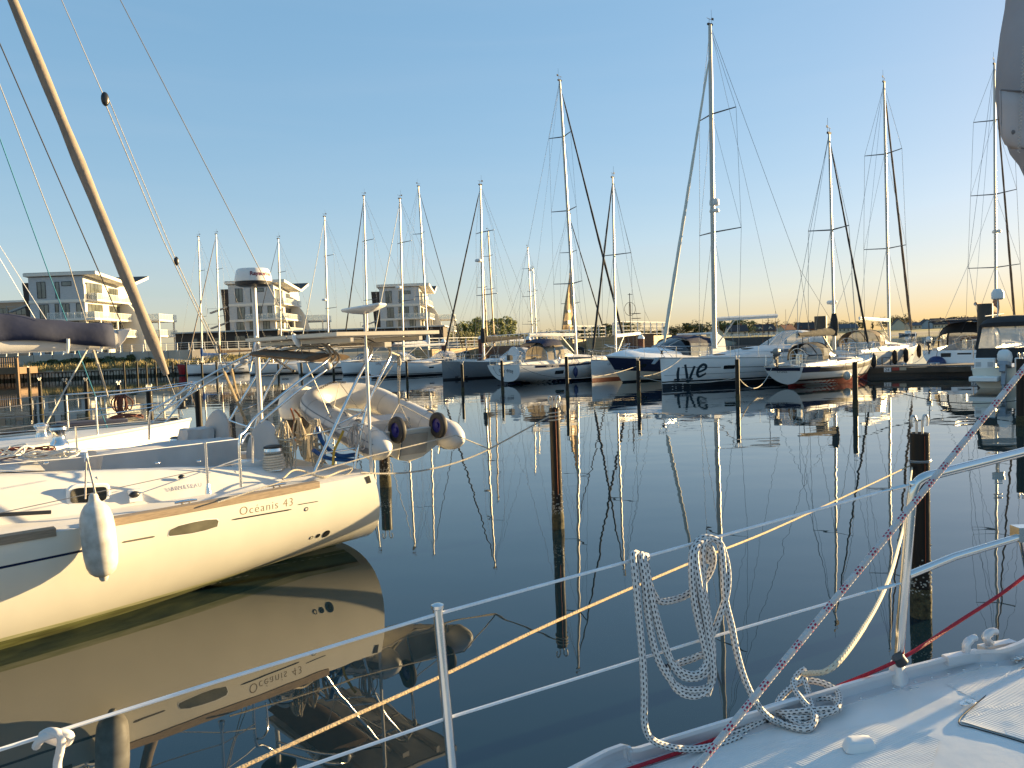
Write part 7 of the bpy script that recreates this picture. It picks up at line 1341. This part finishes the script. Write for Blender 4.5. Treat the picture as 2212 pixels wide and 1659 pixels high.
base = bs.loft(rg, closed=True, cap=True).build('stanchion_base', mat('cast_aluminium', (0.66, 0.65, 0.65), 0.4, metal=0.4), own); fl_ = MB().prism([q + V((a, b, 0)) for a, b in ((-0.01, -0.075), (0.045, -0.065), (0.045, -0.02), (-0.01, -0.02))], (0, 0, 0.007)); bev(fl_.build('base_flange', MATS['cast_aluminium'], base), 0.003)
mb = MB()
for a, b in ((0.012, -0.058), (0.033, -0.053)): mb.lathe([(0.006, 0), (0.005, 0.004), (0, 0.005)], 8, q + V((a, b, 0.007)))
mb.build('base_bolts', STEEL, base)
s1t = upto(945, 1310, 1.9); s1b = V((s1t.x + 0.03, s1t.y - 0.02, -0.12)) ; s1b = P(976, 1662, 1.86) - OO; dd_ = s1b - s1t; MB().tube([s1t, s1t + dd_ * 1.75], 0.0125, 16).lathe([(0.0125, 0), (0.016, 0.004), (0.016, 0.012), (0.008, 0.016), (0, 0.017)], 14, s1t - V((0, 0, 0.008))).build('stanchion', STEEL, own)
MB().tube([s1t + V((-1.6, -0.95, -0.1)), s1t + V((-1.6, -0.95, -0.75))], 0.0125, 12).build('stanchion', STEEL, own)
def life(pts, r, nm='lifeline'): return MB().tube([upto(*p) for p in pts], r, 8).build(nm, WIREW, own)
life([(-420, 1740, 1.28), (0, 1619, 1.535), (475, 1470, 1.72), (943, 1327, 1.895), (1450, 1187, 2.2), (1905, 1062, 2.46)], 0.0045); life([(-300, 2010, 1.4), (640, 1664, 1.72), (967, 1551, 1.89), (1500, 1387, 2.22), (1868, 1280, 2.46)], 0.0042)
for a, b in (((1905, 1062, 2.46), (1972, 1046, Yb)), ((1868, 1280, 2.46), (1955, 1258, Yb))):
    A_, B_ = upto(*a), upto(*b); MB().tube([A_, A_.lerp(B_, 0.3), A_.lerp(B_, 0.32), A_.lerp(B_, 0.75), A_.lerp(B_, 0.77), B_], [0.004, 0.004, 0.0065, 0.0065, 0.004, 0.004], 8).ball(B_, 0.013, 6).build('turnbuckle', STEEL, own)
MB().ball(upto(1943, 1425, Yb - 0.02), 0.018, 8, (0.55, 0.9, 1)).tube([upto(1938, 1418, Yb - 0.03), upto(1949, 1433, Yb - 0.03)], 0.02, 14).build('fairlead_block', mat('block_plastic', (0.03, 0.032, 0.035), 0.4), own)
# mooring cleat and bow chocks
def horn(px0, py0, px1, py1, h=0.03, r=0.009):
    a, b = onD(px0, py0, h) - OO, onD(px1, py1, h) - OO; mb = MB().tube([a, a.lerp(b, 0.15), a.lerp(b, 0.5), a.lerp(b, 0.85), b], [r * 0.55, r * 0.9, r * 1.15, r * 0.9, r * 0.55], 10)
    for u in (0.38, 0.62): mb.tube([a.lerp(b, u), a.lerp(b, u) - V((0, 0, h))], r, 8)
    return mb
horn(1640, 1556, 1822, 1508, 0.035).build('mooring_cleat', MATS['cast_aluminium'], own)
for (px, py, fl) in ((2088, 1440, 1), (2130, 1425, -1)):
    q = onD(px, py, 0.0); q = V((q.x, q.y, ZD + 0.05 + slp(q))) - OO; d_ = cdir * 0.9 + nin * 0.43; d_ = V((0.95, 0.3, 0)); mb = MB().tube(cr([q - d_ * 0.02 * fl, q + d_ * 0.0 + V((0, 0, 0.025)), q - d_ * 0.022 * fl + V((0, 0, 0.043)), q - d_ * 0.045 * fl + V((0, 0, 0.04))] if fl < 0 else [q, q + V((0, 0, 0.025)), q + d_ * 0.02 + V((0, 0, 0.04)), q + d_ * 0.04 + V((0, 0, 0.043))], 4), [0.014] * 8 + [0.012] * 5, 8)
    mb.box(q + d_ * (0.05 if fl < 0 else -0.02) + V((0, 0, -0.015)), (0.14, 0.03, 0.03), 0.28); bev(mb.build('fairlead_chock', MATS['cast_aluminium'], own), 0.006)
# furled headsail of our boat at the top right corner
sc_ = MB(); rg = []
for py, pl, pr, Y in ((-9000, 1640, 1650, 8.5), (-2500, 2010, 2085, 5.0), (-900, 2150, 2260, 4.1), (-160, 2197, 2330, 3.7), (0, 2184, 2330, 3.6), (60, 2174, 2330, 3.56), (120, 2168, 2335, 3.53), (196, 2165, 2340, 3.5), (260, 2176, 2342, 3.46), (320, 2195, 2345, 3.43), (345, 2213, 2350, 3.4), (430, 2250, 2360, 3.36), (620, 2310, 2385, 3.25), (800, 2370, 2420, 3.15), (1150, 2590, 2618, 3.02), (1330, 2668, 2682, 2.98)):
    a, b = P(pl, py, Y), P(pr, py, Y); c_ = (a + b) / 2; r_ = (b - a).length / 2; rg.append([c_ + V((r_ * math.cos(t_), r_ * math.sin(t_), 0)) + (b - a).normalized() * 0 for t_ in [i * math.pi / 12 for i in range(24)]])
fs = MB().loft(lo(rg), closed=True, cap=True).build('furled_headsail', TAUP, own, angle=60)
fp_ = MB(); rg = []
for py, pl, pr in ((196, 2160, 2250), (230, 2161, 2250), (270, 2161, 2248), (292, 2163, 2246), (310, 2172, 2244), (319, 2186, 2240)):
    rg.append([P(lerp(pl, pr, k / 6), py + 6 * k / 6, 3.30 - 0.05 * math.sin(k / 6 * 3)) - OO for k in range(7)])
o = fp_.loft(rg).build('sail_flap', mat('flap_canvas', (0.46, 0.40, 0.39), 0.9, var=0.1, bump=0.3, bscale=14), fs); s_ = o.modifiers.new('cloth', 'SOLIDIFY'); s_.thickness = 0.012; s_.offset = 0
hem = MB().tube([r_[0] + V((0, -0.008, 0)) for r_ in rg] + [q - V((0, 0.008, 0)) for q in rg[-1]], 0.003, 5).tube([q - V((0, 0.008, 0.0)) for q in rg[0]], 0.004, 5); hem.build('flap_hem', mat('hem_thread', (0.16, 0.14, 0.14), 0.9), fs); MB().ball(rg[4][1].lerp(rg[3][2], 0.5) + V((0, -0.01, 0.03)), 0.012, 6, (1, 0.5, 1)).build('eyelet', mat('hem_thread', (0.16, 0.14, 0.14), 0.9), fs)
sti = MB()
for j in range(2):
    pts = []
    for k in range(60): py = lerp(100, 330, k / 59) if j == 0 else lerp(60, 196, k / 59); pts.append(P(2212 - (py - 100) * 0.05 + (3 if k % 2 else -3) + (6 if j else 0), py, 3.236) - OO)
    sti.tube(pts, 0.0018, 4)
sti.build('zigzag_stitching', mat('stitch_thread', (0.6, 0.55, 0.5), 0.8), fs)
# ---- ropes on our boat
SPK = rope_mat('black_flecked_white_rope', (0.62, 0.60, 0.58), (0.012, 0.012, 0.02), 7, 0.0165, 0.42, 0.5)
SHE = rope_mat('red_flecked_sheet', (0.58, 0.54, 0.52), (0.36, 0.02, 0.06), 6, 0.0062, 0.62, 0.6, 0.5, dash=(0.036, 0.42))
def yl(px): # depth of the upper lifeline at a picture column
    for (x0, y0, d0), (x1, y1, d1) in zip(LF, LF[1:]):
        if px <= x1: return lerp(d0, d1, (px - x0) / (x1 - x0))
    return LF[-1][2]
LF = [(0, 1619, 1.535), (475, 1470, 1.72), (943, 1327, 1.895), (1450, 1187, 2.2), (1905, 1062, 2.46)]
def rp(l, off=0.0): return [P(px, py, yl(px) - 0.02 + off + (q[0] if q else 0)) for px, py, *q in l]
RR = 0.0100
cm = MB()
def seg(l, off=0.0, k=8): cm.tube(cr(rp(l, off), k), RR, 10)
# three turns over the lifeline at the left, long bights down, and the right-hand hank
seg([(1408, 1300, 0.03), (1394, 1232, 0.035), (1380, 1200, 0.02), (1368, 1199, -0.005), (1372, 1240, -0.03), (1380, 1330, -0.03), (1388, 1420, -0.03), (1392, 1500, -0.03), (1392, 1560, -0.02), (1405, 1594, 0.0), (1440, 1612, 0.0), (1500, 1618, 0.0), (1560, 1606, 0.0), (1600, 1590, 0.0)])
seg([(1520, 1190, 0.04), (1508, 1230, 0.0), (1512, 1320, -0.02), (1528, 1420, -0.02), (1535, 1475, -0.02), (1505, 1490, -0.03), (1460, 1480, -0.03), (1420, 1420, -0.03), (1400, 1330, -0.03), (1390, 1240, -0.03), (1384, 1204, -0.01), (1390, 1202, 0.02), (1398, 1235, 0.03)])
seg([(1398, 1202, 0.025), (1391, 1204, 0.0), (1396, 1240, -0.025), (1412, 1310, -0.03), (1432, 1380, -0.03), (1455, 1440, -0.03), (1480, 1464, -0.03), (1515, 1460, -0.03), (1538, 1430, -0.03), (1536, 1370, -0.03), (1522, 1290, -0.03), (1508, 1220, -0.02), (1500, 1185, 0.0), (1510, 1166, 0.01), (1530, 1161, 0.01), (1552, 1170, 0.0), (1564, 1195, 0.0), (1572, 1235, -0.02), (1570, 1280, -0.03), (1555, 1330, -0.03), (1540, 1370, -0.02)])
seg([(1398, 1250, 0.02), (1420, 1296, 0.02), (1455, 1296, 0.03), (1490, 1280, 0.03), (1525, 1250, 0.03), (1540, 1215, 0.03), (1535, 1185, 0.02), (1518, 1172, 0.0), (1500, 1182, -0.01), (1494, 1220, -0.03), (1500, 1300, -0.035), (1520, 1390, -0.035), (1527, 1430, -0.035), (1505, 1456, -0.035), (1468, 1448, -0.03), (1440, 1410, -0.03), (1418, 1340, -0.035), (1402, 1260, -0.035), (1394, 1212, -0.02)])
seg([(1530, 1380, 0.02), (1522, 1300, 0.0), (1518, 1225, -0.02), (1516, 1190, -0.01), (1524, 1170, 0.0), (1542, 1164, 0.02), (1556, 1178, 0.0), (1562, 1225, -0.02), (1566, 1290, -0.03), (1580, 1350, -0.03), (1592, 1410, -0.03), (1610, 1470, -0.03), (1635, 1520, -0.03), (1660, 1548, -0.03), (1685, 1560, -0.02)])
seg([(1528, 1500, 0.0), (1540, 1450, -0.04), (1528, 1360, -0.04), (1512, 1270, -0.04), (1502, 1200, -0.03), (1512, 1176, 0.0), (1530, 1176, 0.02), (1530, 1215, 0.03)])
seg([(1445, 1440, 0.03), (1490, 1425, 0.03), (1520, 1415, 0.0), (1540, 1440, -0.03), (1535, 1480, -0.03), (1505, 1503, -0.03), (1465, 1492, -0.03), (1435, 1440, -0.03)])
solo('coiled_rope', cm, SPK, 'black-flecked white rope hung in long loops over our upper lifeline', 'rope', 'ropes on our boat')
kn = MB()
def dk(l, k=6): return cr([onD(px, py, h) for px, py, h in l], k)
kn.tube(dk([(1560, 1600, .012), (1600, 1588, .012), (1650, 1565, .014), (1700, 1545, .02), (1760, 1530, .03), (1800, 1530, .03), (1812, 1545, .02), (1790, 1552, .03), (1740, 1560, .035), (1690, 1560, .03), (1665, 1550, .03)]), RR, 10)
kn.tube(dk([(1690, 1558, .02), (1720, 1566, .02), (1770, 1560, .02), (1810, 1548, .03), (1808, 1520, .04), (1770, 1506, .05), (1730, 1506, .05), (1695, 1525, .04), (1680, 1545, .03), (1700, 1562, .02), (1735, 1575, .012), (1765, 1568, .02), (1755, 1550, .03), (1745, 1520, .045), (1738, 1505, .06)]), RR, 10)
kn.tube(dk([(1650, 1560, .02), (1680, 1568, .012), (1720, 1580, .01), (1750, 1580, .01), (1760, 1565, .03), (1735, 1545, .045), (1715, 1515, .05), (1722, 1498, .06), (1740, 1490, .07)]), RR, 10)
solo('mooring_knot', kn, SPK, 'black-flecked rope wound in a tangle on the deck cleat', 'rope', 'ropes on our boat')
wb = dk([(1652, 1566, .016), (1668, 1560, .018)], 4); solo('rope_whipping', MB().tube([wb[0], wb[-1]], RR * 1.18, 12), BLACK, 'black tape band around the flecked rope on deck', 'rope band')
solo('mooring_line', MB().tube(cr([onD(1738, 1498, .065), P(1800, 1440, 2.35), P(1872, 1345, 2.62), P(1915, 1262, 3.0), P(1938, 1190, 3.7), P(1957, 1110, 5.0), P(1970, 1010, 6.86)], 10), [0.009] * 20 + [0.008] * 41, 10), rope_mat('sunlit_mooring_rope', (0.60, 0.54, 0.42), (0.2, 0.15, 0.1), 6, 0.02, 0.25, 0.35), 'cream mooring line climbing from our deck cleat to the nearest pile', 'rope', 'ropes on our boat')
solo('headsail_sheet', MB().tube([P(1380, 1830, 0.86), P(1500, 1664, 0.93), P(1860, 1226, 1.06), P(2212, 796, 1.2), P(2600, 330, 1.36)], 0.0046, 16), SHE, 'white rope with red flecks running diagonally across the picture foreground', 'rope', 'ropes on our boat')
solo('furling_line', MB().tube(cr([onD(1330, 1680, .012), onD(1500, 1622, .012), onD(1640, 1568, .012), onD(1800, 1500, .02), P(1942, 1425, Yb - 0.03), P(2060, 1350, Yb + 0.1), P(2212, 1246, Yb + 0.25), P(2400, 1080, Yb + 0.5)], 8), 0.006, 10), REDR, 'red furling line running along our rail and through the block at the bow rail', 'rope', 'ropes on our boat')
solo('mooring_line', MB().tube(cr([P(1966, 1006, 6.86), P(1700, 1130, 4.6), P(1500, 1212, 3.55), P(1205, 1340, 2.8), P(950, 1462, 2.4), P(700, 1575, 2.1), P(400, 1715, 1.85), P(0, 1910, 1.55)], 10), 0.0056, 8), mat('golden_rope', (0.47, 0.35, 0.21), 0.85, var=0.2, scale=90, bump=0.5, bscale=160), 'golden rope sloping from the nearest pile down to bottom left, behind the lifelines', 'rope', 'ropes on our boat')
kt = MB(); c_ = P(112, 1592, 1.55)
def kp(l): return cr([P(px, py, 1.55 + d) for px, py, d in l], 6)
kt.tube(kp([(78, 1612, .0), (90, 1596, -.02), (115, 1586, -.02), (140, 1584, -.015), (152, 1592, 0), (140, 1606, .015), (110, 1598, .02), (92, 1588, 0.0), (112, 1580, -.02), (132, 1590, -.02), (130, 1620, -.01), (124, 1650, 0), (128, 1690, 0)]), 0.0085, 9)
solo('rope_hitch', kt, mat('white_tie_rope', (0.6, 0.57, 0.55), 0.85, var=0.1), 'white rope end hitched around our lifeline at bottom left', 'rope', 'ropes on our boat')
# ---- ropes between boats and piles
p2z = zat(1206, 890, p2.location.y) - 0.06; T2 = V((p2.location.x, p2.location.y, p2z))
sc0 = OM @ V((0.15, 1.72, 1.13)); sc1 = OM @ V((-0.05, 1.0, 1.12))
GM = 'mooring lines across the basin'
nd = P(1057, 970, 10.6)
solo('mooring_line', MB().tube(sag(sc0, nd, 0.12) + [T2 + V((-0.08, -0.02, 0))], 0.011, 7), GREYR, 'grey-beige line from the cream yacht stern corner to the middle pile, lower and slacker', 'rope', GM)
solo('mooring_line', MB().tube([OM @ oy(470, 1085, 2.0), OM @ oy(610, 1040, 1.9), P(800, 985, 9.2), P(985, 940, 10.0), nd], 0.008, 7), GREYR, 'thin taut line passing in front of the dinghy towards the middle pile', 'rope', GM)
solo('rope_lashing', MB().tube([T2 + V((0.082 * math.cos(i * 0.5), 0.082 * math.sin(i * 0.5), 0.004 * i - 0.08)) for i in range(40)], 0.01, 6), GREYR, 'rope turns lashed around the top of the middle pile', 'rope', GM)
q0_ = P(1972, 1000, 6.86); solo('rope_lashing', MB().tube([V((pn.location.x + 0.088 * math.cos(i * 0.42), pn.location.y + 0.088 * math.sin(i * 0.42), q0_.z + 0.0009 * i)) for i in range(30)], 0.006, 6), WIRE, 'wire ring around the upper part of the nearest pile', 'ring', GM)
bpy.context.view_layer.update()
def wline(a, b, drop, m, label, r=0.013): return solo('mooring_line', MB().tube(sag(a, b, drop, 18), r, 5), m, label, 'rope', GM)
def pilew(px, wl_, z): Y = 2.6 * FPX / (wl_ - hz(px)); p = P(px, wl_, Y); return V((p.x, p.y, z))
wline(pilew(1594, 866, 1.0), yR.matrix_world @ V((0.1, 0.6, 1.0)), 0.75, GREYR, 'slack pale line from the pile at the big lettered yacht to the red-banded stern', 0.02)
wline(pilew(1594, 866, 0.95), pilew(1380, 858, 0.95), 0.28, GREYR, 'pale line running along the big lettered hull between two piles')
wline(pilew(1380, 858, 0.95), yI.matrix_world @ V((12.6, 0.6, 1.6)), 0.25, GREYR, 'pale line from the pile to the bow of the big lettered yacht')
wline(pilew(1226, 856, 0.9), yO.matrix_world @ V((0.3, -1.3, 1.2)), 0.2, WIREK, 'dark line from a pile to the broad white stern')
wline(pilew(1086, 844, 0.9), yO.matrix_world @ V((0.2, 1.3, 1.2)), 0.25, WIREK, 'dark line from a pile across the broad white stern lettering')
wline(pilew(1000, 847, 0.9), yG.matrix_world @ V((11.3, 0.2, 1.45)), 0.3, WIREK, 'dark line from a pile to the grey hull bow')
wline(pilew(1226, 856, 0.85), V((*(W(1430, 815))[:2], 1.6)), 0.4, GREYR, 'pale slack line in front of the motor yacht bow', 0.016)
wline(pilew(880, 831, 1.0), yF.matrix_world @ V((11.2, 0.3, 1.45)), 0.4, WIREK, 'dark line from a pile along the white hull with varnished rail')
wline(pilew(1848, 881, 1.1), V((*(W(2240, 890))[:2], 0.45)), 0.5, WIREK, 'dark sagging line from a pile across open water to the right edge')
wline(P(3600 / 1.736, 1382 / 1.0 * 0 + 896, 20), P(1690, 960, 22), 0.4, WIREK, 'dark line low over the water right of the red-banded yacht') if False else None
wline(yL.matrix_world @ V((11.5, -0.8, 1.6)), V((27.5, 44.3, 0.7)), 0.15, GREYR, 'line from the sunlit bow to the pontoon')
wline(yS.matrix_world @ V((0.1, 1.7, 1.2)), V((22.6, 43.7, 0.7)), 0.2, GREYR, 'line from the stern-on yacht to the pontoon')
wline(yR.matrix_world @ V((9.3, 0.1, 1.35)), V((21.3, 43.8, 0.7)), 0.1, WIREK, 'short dark line from the red-banded bow to the pontoon')
